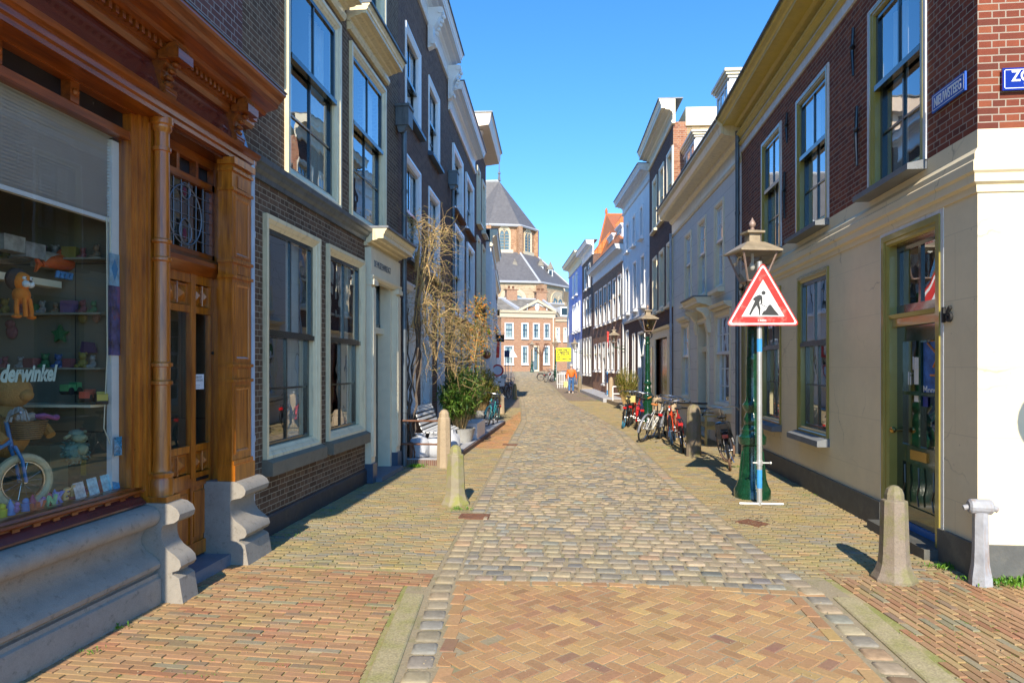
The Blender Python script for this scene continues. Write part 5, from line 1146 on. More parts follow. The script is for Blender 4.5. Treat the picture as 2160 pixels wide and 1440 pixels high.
for q in range(40): a = random.uniform(0, 6.28); b = random.uniform(0, 1.5); m.tube([(-.08, 0, .05), (-.08 + .055 * math.cos(a) * math.sin(b), .055 * math.sin(a) * math.sin(b), .05 + .05 * math.cos(b)), (-.085 + .065 * math.cos(a), .065 * math.sin(a), .0 + .02 * math.cos(b))], .005, 4)
m.build('hair', tmat('grey_yarn', (.40, .38, .35)), t)
for k, (s, c) in enumerate(((-.02, (.35, .12, .25)), (.03, (.40, .15, .28)))):
    m = MB(X); m.tube([(.03, s, .03), (.10, s * 1.6, .035), (.18, s * 2, .01)], .015, 8); m.ball((.20, s * 2, .012), (.03, .022, .022), 8, 6); m.build('leg', tmat('striped_sock', c), t, smooth=True)
# green creature
p = P(160, 968, -.36); t = thing('plush_frog', 'woolly green plush creature with a wide smile sitting in the display', 'toy', tuple(p)); X = xf(p, 0); GW = tmat('green_wool', (.20, .30, .24), .95, 1., 90)
m = MB(X); m.ball((0, 0, .06), (.06, .10, .075), 14, 10); m.ball((0, 0, .19), (.05, .055, .03), 12, 8)
rr = random.Random(3)
for q in range(260):
    a = rr.uniform(0, 6.28); b = rr.uniform(.2, 2.9); c = Vector((.06 * math.sin(b) * math.cos(a), .10 * math.sin(b) * math.sin(a), .06 + .075 * math.cos(b))); e_ = c * 1 + Vector((rr.uniform(-.02, .02), rr.uniform(-.02, .02), rr.uniform(-.02, .02))) + (c - Vector((0, 0, .06))) * .12; m.tube([tuple(c), tuple((c + e_) / 2 + Vector((.005, 0, .006))), tuple(e_)], .004, 3)
m.build('body', GW, t)
m = MB(X); m.ball((.03, 0, .155), (.045, .062, .035), 14, 9); m.ball((.05, 0, .16), (.03, .03, .022), 10, 7); m.ball((.05, 0, .07), (.035, .05, .04), 12, 8); m.tube([(0, -.06, .18), (.0, -.11, .165)], .012, 6); m.tube([(0, .05, .19), (.0, .10, .195)], .012, 6); m.build('face', tmat('pale_green_cloth', (.30, .33, .20)), t, smooth=True)
m = MB(X); m.tube([(.078 - abs(q) * .006, q * .012, .143 + q * q * .0012) for q in range(-4, 5)], .002, 4); m.build('mouth', M['black'], t)
# box, wooden cart, cards, letters
p = P(105, 935, -.75); m = MB(xf(p, R(0))); m.box((-.12, -.14, -.35), (.12, .14, .0)); tag(m.build('toy_box', solid('cream_carton', (.42, .35, .22), .6), loc=p), 'cream cardboard toy box behind the wicker basket', 'box')
p = P(185, 1000, -.5); t = thing('abacus_cart', 'wooden toy cart with a green arched frame behind the plush creature', 'toy', tuple(p)); X = xf(p, 0); m = MB(X); m.box((-.02, -.05, 0), (.02, .05, .25)); m.build('board', M['benchwood'], t); m = MB(X); m.tube([(.03, .04, 0), (.03, .04, .24), (.03, .0, .28), (.03, -.06, .26)], .008, 6); m.build('arch', M['lampgreen'], t)
lt = [('W', 60, 1087), ('I', 78, 1078), ('N', 95, 1070), ('K', 113, 1062), ('E', 130, 1054), ('L', 147, 1046)]
lcols = [(.75, .16, .08), (.6, .35, .5), (.25, .7, .36), (.25, .33, .8), (.8, .56, .26), (.75, .5, .25)]; nm = {'W': 'red', 'I': 'mauve', 'N': 'green', 'K': 'blue', 'E': 'ochre', 'L': 'tan'}
for (ch, px, py), c in zip(lt, lcols):
    q = P(px, py, -.20); q.z = max(q.z, .885) if False else q.z; t = thing('wooden_letter', f'small {nm[ch]} wooden letter {ch} standing at the foot of the display', 'letter', tuple(q), 'painted wooden letters in the shop window')
    text(ch, .11, solid('letter_paint_' + nm[ch], c, .5), q, (0, 1, 0), (.25, 0, 1), t, name='letter', ext=.008, bold=.004)
cc = [(-.16, 172, 1040, (.6, .6, .6), 'grey printed greeting card'), (-.16, 200, 1030, (.4, .65, .8), 'pale blue greeting card'), (-.16, 228, 1022, (.22, .6, .8), 'sky blue greeting card'), (-.15, 250, 1018, (.1, .4, .7), 'dark blue greeting card')]
for o, px, py, c, lb in cc:
    q = P(px, py + 12, o); m = MB(xf(q, R(4), 0, R(-14))); m.box((0, -.055, 0), (.002, .055, .12)); tt = tag(m.build('greeting_card', solid(lb.replace(' ', '_'), c, .6, .4, 25), loc=q), lb + ' leaning at the bottom of the shop window', 'card', 'cards leaning in the shop window')
q = P(240, 575, -.16); t = thing('kite_package', 'packed childrens kite in dark blue and red hanging by the window edge', 'toy', tuple(q)); X = xf(q, 0)
m = MB(X); m.box((0, -.05, -.10), (.006, .055, .14)); m.build('header_card', solid('kite_card', (.25, .42, .55), .5, .3, 18), t); m = MB(X); m.box((-.008, -.05, -.62), (.012, .055, -.10)); m.build('sleeve', solid('kite_print', (.05, .05, .18), .2, .9, 9, dirt=(.45, .08, .04), coat=.6), t)
m = MB(X); m.poly([(.008, 0, .10), (.008, .035, .03), (.008, 0, -.06), (.008, -.035, .03)], (.002, 0, 0)); m.build('kite_picture', solid('kite_blue', (.02, .22, .45), .4), t)
q = P(252, 940, -.14); m = MB(xf(q, 0)); m.box((0, -.06, -.07), (.004, .06, .07)); tag(m.build('patterned_card', solid('blue_patterned_card', (.03, .28, .50), .5, .9, 70, dirt=(.6, .65, .7)), loc=q), 'turquoise patterned card taped inside the glass by the post', 'card')
# wall toys at the back of the shop (muted)
for lb, px, py, c, r_ in (('green star cushion', 130, 705, (.05, .16, .06), .11), ('purple cloth bag', 190, 735, (.06, .03, .10), .10), ('yellow owl toy', 175, 670, (.22, .16, .05), .08), ('pink owl toy', 203, 670, (.28, .13, .08), .07), ('small pink toy', 25, 700, (.22, .08, .09), .10)):
    q = atY(px, py, 4.89); m = MB(xf(q, R(-90), 0, 0, .55))
    if 'star' in lb:
        m.poly([(0, (r_ * 1.2 if k % 2 else r_ * .6) * math.sin(k * math.pi / 5), (r_ * 1.2 if k % 2 else r_ * .6) * -math.cos(k * math.pi / 5)) for k in range(10)], (.05, 0, 0))
    elif 'bag' in lb: m.ext([(-r_ * 1.2, -.06), (r_ * 1.2, -.06), (r_ * .7, .08), (-r_ * .9, .1)], 0, .05, 0)
    else: m.ball((0, 0, 0), (r_ * .6, r_ * .8, r_), 10, 8); m.ball((.03, 0, r_ * 1.1), (r_ * .5, r_ * .7, r_ * .6), 10, 7)
    tag(m.build(lb.split(' ')[-2] + '_' + lb.split(' ')[-1], tmat(lb.replace(' ', '_') + '_cloth', c), loc=q), lb + ' on the plank wall at the back of the toy shop', 'toy')

# more stock in the window
p = P(18, 905, -.55); t = thing('plush_bear', 'big golden brown plush bear behind the wicker basket, half out of frame', 'toy', tuple(p)); X = xf(p, 0, 0, 0, 1.5); m = MB(X)
m.ball((0, 0, 0), (.08, .10, .13), 14, 10); m.ball((.02, 0, .17), (.075, .08, .075), 14, 10); m.ball((.085, 0, .155), (.03, .035, .028), 10, 7)
for s in (-1, 1): m.ball((0, s * .065, .235), (.015, .028, .028), 8, 6); m.tube([(.02, s * .09, .06), (.06, s * .14, .0), (.10, s * .13, -.04)], .032, 8)
m.build('body', tmat('golden_plush', (.50, .26, .08), .95, 1., 120), t, smooth=True)
for k, (px, py, o, c, lb) in enumerate(((150, 830, -1.0, (.10, .30, .12), 'green toy truck'), (185, 845, -.9, (.55, .10, .06), 'red toy fire engine'), (215, 850, -.8, (.55, .42, .08), 'yellow toy digger'))):
    q = atY(px, py, 4.72); t = thing('toy_vehicle', lb + ' on a shelf at the back of the display', 'toy', tuple(q), 'toy vehicles in the shop window'); X = xf(q, R(20 * k), 0, 0, .7); cm = tmat(lb.replace(' ', '_') + '_paint', c, .35, .05)
    m = MB(X); m.box((-.05, -.10, .03), (.05, .10, .06)); m.box((-.045, .03, .06), (.045, .10, .12)); m.box((-.05, -.10, .06), (.05, .01, .10)); m.build('body', cm, t)
    for y in (-.06, .06): m = MB(X); m.tube([(-.055, y, .03), (.055, y, .03)], .028, 12); m.build('wheel', M['rubber'], t)
zz_ = atY(180, 852, 4.75).z; m = MB(); m.box((-4.5, 4.65, zz_ - .02), (-3.56, 4.92, zz_)); tag(m.build('display_shelf', M['cream2'], loc=(-4., 4.8, zz_)), 'narrow cream shelf carrying the toy vehicles inside the shop window', 'shelf')
rr = random.Random(9)
for k in range(16):
    px = 5 + k * 16 + rr.uniform(-3, 3); py = 1068 - k * 2.6 + rr.uniform(-6, 2) - (26 if 2 < k < 11 else 0); q = P(px, py, -.34); q.z = .845; c = rr.choice([(.7, .1, .2), (.8, .65, .05), (.2, .6, .15), (.15, .35, .7), (.7, .3, .6), (.8, .35, .05)]); m = MB(xf(q, rr.uniform(0, 3)))
    kind = k % 3
    if kind == 0: m.tube([(0, 0, 0), (0, 0, .05)], .028, 12); m.ball((0, 0, .065), .022, 8, 6)
    elif kind == 1: m.lathe([(.03, 0), (.02, .03), (.025, .05), (.003, .10)], (0, 0, 0), 10)
    else: m.ball((0, 0, .025), (.03, .02, .025), 8, 6); m.ball((.02, 0, .055), .017, 8, 6); m.tube([(-.02, 0, .03), (-.045, 0, .05)], .006, 5)
    tag(m.build('trinket', tmat('trinket_paint', c, .3, .05), loc=q, smooth=True), 'tiny brightly painted trinket among those strewn along the display floor', 'toy', 'tiny trinkets on the display floor')

for k in range(3):
    z = atY(150, 545 + 115 * k, 4.85).z; m = MB(); m.box((-4.7, 4.80, z - .015), (-3.6, 4.925, z)); tag(m.build('wall_shelf', solid('pale_shelf_paint', (.30, .27, .20), .6), loc=(-4.1, 4.85, z)), ('upper', 'middle', 'lower')[k] + ' long shelf of soft toys deep inside the shop', 'shelf')
    for j in range(9):
        q = Vector((-3.68 - j * .105 + rr.uniform(-.02, .02), 4.86, z)); c = rr.choice([(.30, .10, .10), (.28, .22, .06), (.08, .20, .09), (.08, .13, .28), (.25, .14, .24), (.30, .20, .12), (.35, .33, .30)]); s_ = rr.uniform(.45, .68); X = xf(q, R(-90) + rr.uniform(-.5, .5), 0, 0, s_); m = MB(X)
        if j % 3 == 2: m.box((-.05, -.08, 0), (.05, .08, rr.uniform(.1, .17)))
        else:
            m.ball((0, 0, .05), (.04, .05, .055), 8, 6); m.ball((.01, 0, .13), (.04, .042, .042), 8, 6); m.ball((0, .035, .165), .016, 6, 4); m.ball((0, -.035, .165), .016, 6, 4); m.tube([(.02, .03, .03), (.07, .05, .012)], .014, 5); m.tube([(.02, -.03, .03), (.07, -.05, .012)], .014, 5)
        tag(m.build('soft_toy', tmat('toy_cloth', c), loc=q, smooth=(j % 3 != 2)), 'small muted toy standing on one of the long shelves deep in the shop', 'toy', 'small toys on the long inner shelves')
for k, (px, py, c) in enumerate(((15, 505, (.35, .35, .33)), (60, 520, (.30, .30, .30)), (100, 540, (.33, .32, .28)))):
    q = P(px, py + 25, -.66); m = MB(xf(q, 0)); m.box((-.06, -.09, 0), (.06, .09, .11)); tag(m.build('game_box', solid('game_box_card', c, .5, .4, 14), loc=q), ('first', 'second', 'third')[k] + ' grey game box from the left above the shelf rail', 'box', 'boxes above the shelf rail')
# ================================================================ END OF THE STREET: mansion and church
zb = lambda px, py, Y: atY(px, py, Y)
class FM_(Facade): pass
PL, PR_ = atY(1057, 783, 89), atY(1205, 783, 93)
FR = Facade((PL.x, PL.y), (PR_.x, PR_.y), -1); 
if FR.n.y > 0: FR.n = -FR.n
LR = FR.L
B = thing('brick_mansion', 'orange red brick mansion with a white garlanded pediment closing the street', 'building', tuple(FR.w(0, 0, 1.2)))
hR = []; brk = FR.u(1171)
zt_, zt0 = FR.z(1107, 681), FR.z(1107, 714); yg1, yg0 = FR.z(1107, 729), FR.z(1107, 768)
for p, q in ((1064.5, 1083), (1100, 1114.5), (1124, 1138), (1147, 1160)):
    r_ = [FR.u(p), FR.u(q), zt0, zt_]; window(B, FR, r_, (.12, .06, .03, .02, .08), 'whitep', 'sash', 2, 1, 2, .4, (.12, .12, .05, 'whitep'), 'net' if p > 1070 else 'full'); hR.append(r_)
for p, q in ((1063, 1083), (1100, 1114), (1146, 1159)):
    r_ = [FR.u(p), FR.u(q), yg0, yg1]; window(B, FR, r_, (.12, .06, .03, .02, .08), 'whitep', 'sash', 2, 1, 2, .4, (.12, .12, .05, 'whitep'), 'net'); hR.append(r_)
for p, q in ((1171.5, 1181), (1188, 1197)):
    r_ = [FR.u(p), FR.u(q), zt0 - .3, zt_ - .5]; window(B, FR, r_, (.12, .06, .03, .02, .08), 'cream2', 'whitep', 2, 1, 2, .4, (.12, .12, .05, 'whitep'), 'full'); hR.append(r_)
rd = [FR.u(1124), FR.u(1137), 1.25, yg1]; hR.append(rd)
window(B, FR, rd, (.14, .06, .03, .02, .12), 'cream2', 'green', 1, 1, 1, .3, None, None, name='doorway')
zc0 = FR.z(1107, 668)
hw = holes_wall(FR, LR, -.3, zc0, hR); shell(hw, LR, -.3, zc0, 12); hw.build('wall', M['brickR'], B); inner(B, FR, LR, 8)
zc1 = FR.z(1107, 655)
m = MB(FR.w); m.ext([(0, zc0 - .1), (.12, zc0 - .1), (.12, zc0 + .45), (.3, zc0 + .5), (.36, zc1), (0, zc1)], -.2, brk); m.ext([(0, zc0 - .55), (.12, zc0 - .55), (.2, zc0 - .25), (0, zc0 - .2)], brk, LR); m.build('cornice', M['dullcream'], B)
ua, ub = FR.u(1093), FR.u(1171); um = (ua + ub) / 2; za = FR.z(1133, 634)
m = MB(FR.w); m.face([(ua + .4, .05, zc1), (ub - .4, .05, zc1), (um, .05, za - .3)]); m.build('pediment', M['brickR'], B)
m = MB(FR.w)
for a, b in (((ua, zc1), (um, za)), ((um, za), (ub, zc1))):
    s = .35; m.poly([FR.w(a[0], .0, a[1]), FR.w(b[0], 0, b[1]), FR.w(b[0], 0, b[1] - s), FR.w(a[0], 0, a[1] - (s if a[1] == za else -.0))], FR.n * .4) if False else m.poly([(a[0], 0, a[1] + .15), (b[0], 0, b[1] + .15), (b[0], 0, b[1] - .2), (a[0], 0, a[1] - .2)], (0, .4, 0))
m.build('pediment_moulding', M['dullcream'], B)
m = MB(FR.w); m.ball((um, .12, (zc1 + za) / 2 - .15), (.32, .08, .55), 12, 8)
for s in (-1, 1):
    m.tube([(um + s * x, .12, (zc1 + za) / 2 + .25 - .28 * math.sin((x - .3) / 1. * math.pi) * .8 - .1 * x) for x in [.3 + .1 * q for q in range(11)]], .09, 6); m.tube([(um + s * 1.35, .12, (zc1 + za) / 2 + .2), (um + s * 1.4, .12, (zc1 + za) / 2 - .6)], .07, 6)
m.build('garland_relief', M['whitep'], B)
zr = FR.z(1100, 626)
m = MB(FR.w); e0 = zc1; U_ = -1.2
m.face([(U_, .2, e0), (brk, .2, e0), (brk, -5, zr + .2), (U_ + 1.2, -5, zr + .2)]); m.face([(U_, -10, e0), (brk, -10, e0), (brk, -5, zr + .2), (U_ + 1.2, -5, zr + .2)])
m.face([(brk, .2, zc0 - .2), (LR + 3, .2, zc0 - .2), (LR + 1, -5, zr - .4), (brk, -5, zr - .4)]); m.face([(brk, .2, e0), (brk, -10, e0), (brk, -5, zr)]); m.build('roof', M['mossroof'], B)
m = MB(FR.w)
m.tube([(U_ + 1, -5, zr + .25), (brk, -5, zr + .25)], .16, 6); m.tube([(FR.u(1093), .3, e0 + .1), (FR.u(1082), -4.6, zr + .1)], .28, 5); m.tube([(brk, .3, e0), (brk, -5, zr + .2)], .25, 5); m.tube([(brk, -5, zr - .3), (LR + 1, -5, zr - .3)], .14, 5); m.build('lead_ridge', M['slab'], B)
for p, yy in ((1078, 612), (1140, 617)):
    u_ = FR.u(p, -5); z_ = FR.z(p, yy, -5); m = MB(FR.w); m.box((u_ - .75, -5.5, z_ - 2.2), (u_ + .75, -4.5, z_)); m.box((u_ - .95, -5.6, z_), (u_ + .95, -4.4, z_ + .15)); c = m.build('chimney', M['brickR'], B)
    m = MB(FR.w)
    for s in (-.3, .3): m.lathe([(.13, 0), (.17, .4), (.19, .42)], (u_ + s, -5, z_ + .15), 8)
    m.build('chimney_pot', M['rust'], c)
m = MB(FR.w); u_ = FR.u(1186); z_ = FR.z(1186, 665); m.ext([(-2.6, z_ + 1.2), (-.6, z_ - .1), (-.6, z_ + 1.2)], u_, u_ + 1.1); m.build('dormer', M['white'], B)
m = MB(FR.w); m.box((u_ + .15, -.6, z_ + .1), (u_ + .95, -.58, z_ + 1.05)); m.build('dormer_window', M['sash'], B)
m = MB(FR.w); m.tube([(brk - .3, .1, 1.2), (brk - .3, .1, zc0)], .08, 6); m.build('downpipe', M['cream2'], B)
m = MB(FR.w)   # bare climber branches on the front
rr = random.Random(5)
for q in range(16):
    u_ = FR.u(1141) + rr.uniform(-.2, .2); pts = [(u_, .12, 1.2)]; z = 1.2; tgt = rr.choice([FR.u(1100), FR.u(1165), FR.u(1125), FR.u(1155)])
    for k in range(12): z = min(4.9 + rr.uniform(-.1, .15), z + .42); u_ += (tgt - u_) * .16 * (k > 4) + rr.uniform(-.1, .1); pts.append((u_, .12, z))
    m.tube(pts, .016, 4)
tag(m.build('climber', M['rust'], loc=FR.w(FR.u(1141), 0, 1.2)), 'bare climbing shrub trained over the mansion door', 'climbing plant')

# ---- church
D0_ = 132.; apx = rayd(1053, 380); cxy = Vector((apx.x, apx.y, 0)); cxy = cxy * D0_; cx_, cy_ = cxy.x, cxy.y
hgt = lambda py, D: CAMZ + (HY - py) / FPX * D
CH = thing('church', 'large gothic brick church with a slate octagonal choir roof behind the mansion', 'church', (cx_, cy_, 1.2))
base_a = TH   # camera-facing orientation
def vert(phi, r, z): a = math.radians(phi) - base_a; return (cx_ + r * math.cos(a), cy_ - r * math.sin(a), z)
phis = [13.3 + 45 * k for k in range(-1, 7)]   # clockwise angles seen from above, towards the camera at 90
Rt = 7.15; ze, zw, za_ = hgt(476, D0_ - 6), hgt(535, D0_ - 6), hgt(382, D0_)
nave = 30.
def oct_ring(r, z): return [vert(p, r, z) for p in (-31.7, 13.3, 58.3, 103.3, 148.3)]
m = MB(); 
def strip(m, A, B_):
    for i in range(len(A) - 1): m.face([A[i], A[i+1], B_[i+1], B_[i]])
def ext_left(v, z=None):    # nave runs off to the left and away
    d = Vector((-math.cos(base_a), -math.sin(base_a), 0)) * nave + Vector((-math.sin(base_a), math.cos(base_a), 0)) * 4; p = Vector(v) + d; return (p.x, p.y, v[2])
A = oct_ring(Rt, zw - 4); Bq = oct_ring(Rt, ze); strip(m, A, Bq); m.face([A[-1], ext_left(A[-1]), ext_left(Bq[-1]), Bq[-1]]); m.build('choir_wall', M['brickCh'], CH)
for p in (13.3, 58.3, 103.3):     # corner buttress strips
    m = MB(); v = vert(p, Rt + .12, 0); m.T = xf((v[0], v[1], 0), base_a - R(p)); m.box((-.45, -.45, zw - 3), (.45, .45, ze - .2)); m.build('buttress', M['brickCh'], CH)
m = MB(); Aw = oct_ring(Rt + .45, ze - .1); ap_ = (cx_, cy_, za_); 
for i in range(len(Aw) - 1): m.face([Aw[i], Aw[i+1], ap_])
m.face([Aw[-1], ext_left(Aw[-1]), ext_left(ap_), ap_]); bk = vert(-60, Rt + .4, ze); m.face([ap_, ext_left(ap_), ext_left(bk), bk]); m.face([Aw[0], bk, ap_]); m.build('choir_roof', M['slate'], CH)
m = MB()
for i in range(len(Aw) - 1): m.tube([Aw[i], Aw[i+1]], .26, 6)
m.tube([Aw[-1], ext_left(Aw[-1])], .26, 6); m.tube([ap_, ext_left(ap_)], .28, 6); m.build('lead_gutter', M['slab'], CH)
m = MB(); m.tube([ap_, (cx_, cy_, za_ + 1.6), (cx_, cy_, za_ + 4)], [.35, .12, .04], 6); m.ball((cx_, cy_, za_ + 1.5), .3, 8, 6); m.build('finial', M['lead'], CH)
def gothic(m, mg, mt, c, tv, nv, w, zlo, zsp, zhi, sill=True):
    "pointed window: c centre on wall, tv tangent, nv normal"
    tv, nv = Vector(tv), Vector(nv); c = Vector((c[0], c[1], 0))
    def outline(w_, zh, z0):
        pts = [(-w_, z0), (w_, z0), (w_, zsp)]
        for q in range(1, 8): t = q / 8 * math.pi / 2; pts.append((w_ * (1 - (1 - math.cos(t)) * 1.0), zsp + (zh - zsp) * math.sin(t) ** .8)) if q < 8 else None
        pts.append((0, zh)); L = [(-x, z) for x, z in pts[2:-1]][::-1]; return pts + L
    f = lambda p, o: tuple(c + tv * p[0] + nv * o + Vector((0, 0, p[1])))
    a, b = outline(w, zhi, zlo), outline(w * .74, zhi - w * .5, zlo)
    for i in range(len(a)): j = (i + 1) % len(a); m.face([f(a[i], .25), f(a[j], .25), f(b[j], .06), f(b[i], .06)]); m.face([f(a[i], .25), f(a[j], .25), f(a[j], 0), f(a[i], 0)])
    mg.face([f(p, .07) for p in b])
    ww = w * .74
    for x in (0, -ww / 2 if w > 1.6 else 0, ww / 2 if w > 1.6 else 0): mt.tube([f((x, zlo), .12), f((x, zhi - w * .55 - abs(x) * .6), .12)], .09, 4)
    for s in (-1, 1): mt.tube([f((s * ww / 2 + (ww / 2) * math.cos(t), zsp - .1 + ww * .75 * math.sin(t)), .12) for t in [math.pi * q / 8 for q in range(9)]], .08, 4)
    cz = zsp + (zhi - zsp) * .5; mt.tube([f((w * .28 * math.cos(t), cz + w * .28 * math.sin(t)), .12) for t in [2 * math.pi * q / 10 for q in range(11)]], .08, 4)
MGL = solid('church_window_glass', (.10, .16, .19), .25, .3, 1.5, bmp=.3, bs=3)
def facec(p0, p1, r): a, b = Vector(vert(p0, r, 0)), Vector(vert(p1, r, 0)); c = (a + b) / 2; t = (b - a).normalized(); n = Vector((c.x - cx_, c.y - cy_, 0)).normalized(); return c, t, n
for p0, p1 in ((13.3, 58.3), (58.3, 103.3), (103.3, 148.3), (-31.7, 13.3)):
    m, mg, mt, sl = MB(), MB(), MB(), MB(); c, t, n = facec(p0, p1, Rt); zl, zs_, zh = hgt(528, D0_ - 6), hgt(490, D0_ - 6), hgt(478, D0_ - 6); gothic(m, mg, mt, c, t, n, 1.15, zl, zs_ - .3, zh)
    q = MB(); sl.poly([tuple(c - t * 1.6 + n * .1 + Vector((0, 0, zl - .8))), tuple(c + t * 1.6 + n * .1 + Vector((0, 0, zl - .8))), tuple(c + t * 1.6 + n * .1 + Vector((0, 0, zl))), tuple(c - t * 1.6 + n * .1 + Vector((0, 0, zl)))], tuple(n * .35))
    p0_, p1_ = c - t * 1.0 + n * .14, c + t * 1.0 + n * .14
    for k in range(1, 6): z = zl + (zs_ - zl) * k / 6; mt.tube([tuple(c - t * .85 + n * .1 + Vector((0, 0, z))), tuple(c + t * .85 + n * .1 + Vector((0, 0, z)))], .04, 4)
    wd_ = m.build('window', M['dullcream'], CH); mg.build('glass', MGL, wd_); mt.build('tracery', M['dullcream'], wd_); sl.build('sill', M['dullcream'], wd_)
# ambulatory
Ra = 14.2; zat, zae = zw + .2, hgt(594, D0_ - 13)
m2 = MB(); A = oct_ring(Rt + .3, zat); Bq = oct_ring(Ra, zae); strip(m2, A, Bq); m2.face([A[-1], ext_left(A[-1]), ext_left(Bq[-1]), Bq[-1]]); m2.build('ambulatory_roof', M['slate'], CH)
m2 = MB()
for i in range(len(A)): m2.tube([A[i], Bq[i]], .2, 5)
for i in range(len(A) - 1): m2.tube([Bq[i], Bq[i+1]], .25, 5)
m2.tube([Bq[-1], ext_left(Bq[-1])], .25, 5); m2.build('lead_roll', M['slab'], CH)
m2 = MB(); A2 = oct_ring(Ra - .3, 0); B2 = oct_ring(Ra - .3, zae); strip(m2, A2, B2); m2.face([A2[-1], ext_left(A2[-1]), ext_left(B2[-1]), B2[-1]]); m2.build('ambulatory_wall', M['brickCh2'], CH)
for p in (13.3, 58.3, 103.3):
    m2 = MB(); v = vert(p, Ra + .3, 0); m2.T = xf((v[0], v[1], 0), base_a - R(p)); m2.box((-.9, -.55, 0), (.9, .55, zae - .5)); m2.build('ambulatory_buttress', M['brickCh'], CH)
for p0, p1 in ((13.3, 58.3), (58.3, 103.3), (-31.7, 13.3)):
    m, mg, mt = MB(), MB(), MB(); c, t, n = facec(p0, p1, Ra - .3); gothic(m, mg, mt, c - t * .6, t, n, 2.3, 6, zae - 3.0, zae - 1.1)
    wd_ = m.build('window', M['dullcream'], CH); mg.build('glass', MGL, wd_); mt.build('tracery', M['dullcream'], wd_)
# little dormers on the ambulatory roof
for px, py in ((1086, 568), (1141, 566), (1161, 573)):
    D = D0_ - 9 if px < 1100 else D0_ - 5; d = rayd(px, py); c = Vector((d.x * D, d.y * D, hgt(py, D))); m2 = MB(xf(c, TH)); m2.box((-.45, -.2, -.9), (.45, 2.5, .4)); dm_ = m2.build('roof_dormer', M['whitep'], CH)
    m2 = MB(xf(c, TH)); m2.face([(-.65, -.4, .4), (.65, -.4, .4), (0, .2, 2.0)]); m2.face([(-.65, -.4, .4), (0, .2, 2.0), (0, 3, 1.8), (-.65, 3, .4)]); m2.face([(.65, -.4, .4), (0, .2, 2.0), (0, 3, 1.8), (.65, 3, .4)]); m2.build('dormer_roof', M['mossroof'], dm_)
    m2 = MB(xf(c, TH)); m2.box((-.28, -.22, -.7), (.28, -.2, .2)); m2.build('dormer_opening', M['sash'], dm_)
# ================================================================ STREET OBJECTS
def lathe_obj(name, prof, c, matn, parent, n=16, **kw):
    m = MB(); m.lathe(prof, tuple(c), n, **kw); return m.build(name, matn, parent, smooth=True)
def bollard(loc, h, w, matn, label, style='round', group='stone bollards along the pavements', rz=0.):
    p = Vector(loc); X = xf(p, rz); m = MB(X); r = w / 2
    if style == 'flare':      # octagonal shaft, domed cap, flared square foot
        prof = [(r * 1.8, -.1), (r * 1.75, .02), (r * 1.45, .07), (r * 1.22, .14), (r * 1.14, .22), (r * 1.08, .38), (r * 1.0, h - .135), (r * .97, h - .125), (r * .74, h - .118), (r * .72, h - .075), (r * .58, h - .03), (r * .32, h - .006), (r * .1, h)]
        m.lathe(prof, (0, 0, 0), 8)
        for k in range(len(m.v)):
            pass
    elif style == 'tall':
        m.lathe([(r * 1.25, -.1), (r * 1.2, .1), (r * 1.05, h - .2), (r * 1.0, h - .16), (r * .85, h - .14), (r * .8, h - .07), (r * .5, h - .015), (r * .15, h)], (0, 0, 0), 8)
    else:
        m.lathe([(r * 1.15, -.1), (r * 1.12, .1), (r * 1.02, h - .18), (r * .95, h - .1), (r * .7, h - .03), (r * .2, h)], (0, 0, 0), 12)
    o = m.build('bollard', M[matn], loc=p, smooth=(style == 'x')); return tag(o, label, 'bollard', group)
bollard(G(1886, 1222), .80, .205, 'bollardd', 'weathered brown stone bollard with domed cap and flared foot by door 16', 'flare')
bollard(G(961, 1063), .78, .225, 'bollardm', 'moss covered stone bollard standing alone at the gutter on the left', 'flare', rz=.1)
bollard(G(937, 985), 1.04, .225, 'bollard', 'tall sandstone bollard holding the iron railing beside the white bench', 'tall')
bollard(G(1058, 872), .78, .20, 'bollard', 'pale short bollard beyond the teal bicycle', 'tall')
bollard(G(1086, 842), .86, .22, 'bollardm', 'yellowish bollard at the road edge past the round sign', 'tall')
bollard(G(1463, 962), 1.05, .27, 'bollardd', 'grey round topped bollard between the red bicycles and the yellow bench', 'round')
bollard(G(1418, 925), .92, .26, 'bollard', 'round topped bollard with iron bars behind the orange bicycle', 'round')
bollard(G(1386, 900), .95, .28, 'bollard', 'round topped bollard nearest the green lamp post', 'round')
bollard(G(1289, 845), 1.25, .24, 'bollard', 'tall pale stone post at the corner of the raised stoop', 'tall')
bollard(G(1223, 826), 1.05, .24, 'bollardd', 'small stone post right of the walker in orange', 'tall')
# iron railings
def rail(label, pts, r=.018, matn='rust', group=None):
    m = MB()
    for a, b in pts: m.tube([a, b], r, 8)
    return tag(m.build('railing', M[matn], loc=pts[0][0]), label, 'railing', group)
pb = G(937, 985); 
for z_, w_ in ((.83, 'upper'), (.41, 'lower')): rail(f'{w_} rusty iron rail from the house wall to the tall sandstone bollard', [((-3.34, pb.y, z_), (pb.x, pb.y, z_))])
pA, pB2, pC = G(1463, 962), G(1418, 925), G(1386, 900)
for z_, w_ in ((1.02, 'upper'), (.90, 'lower')): rail(f'{w_} black bar joining the round topped bollards on the right', [((pB2.x, pB2.y, z_ - .12), (pB2.x + .75, pB2.y - .6, z_ - .1))], .022, 'black')
rail('black bar between the two farther round topped bollards', [((pB2.x, pB2.y, .8), (pC.x, pC.y, .8))], .022, 'black')
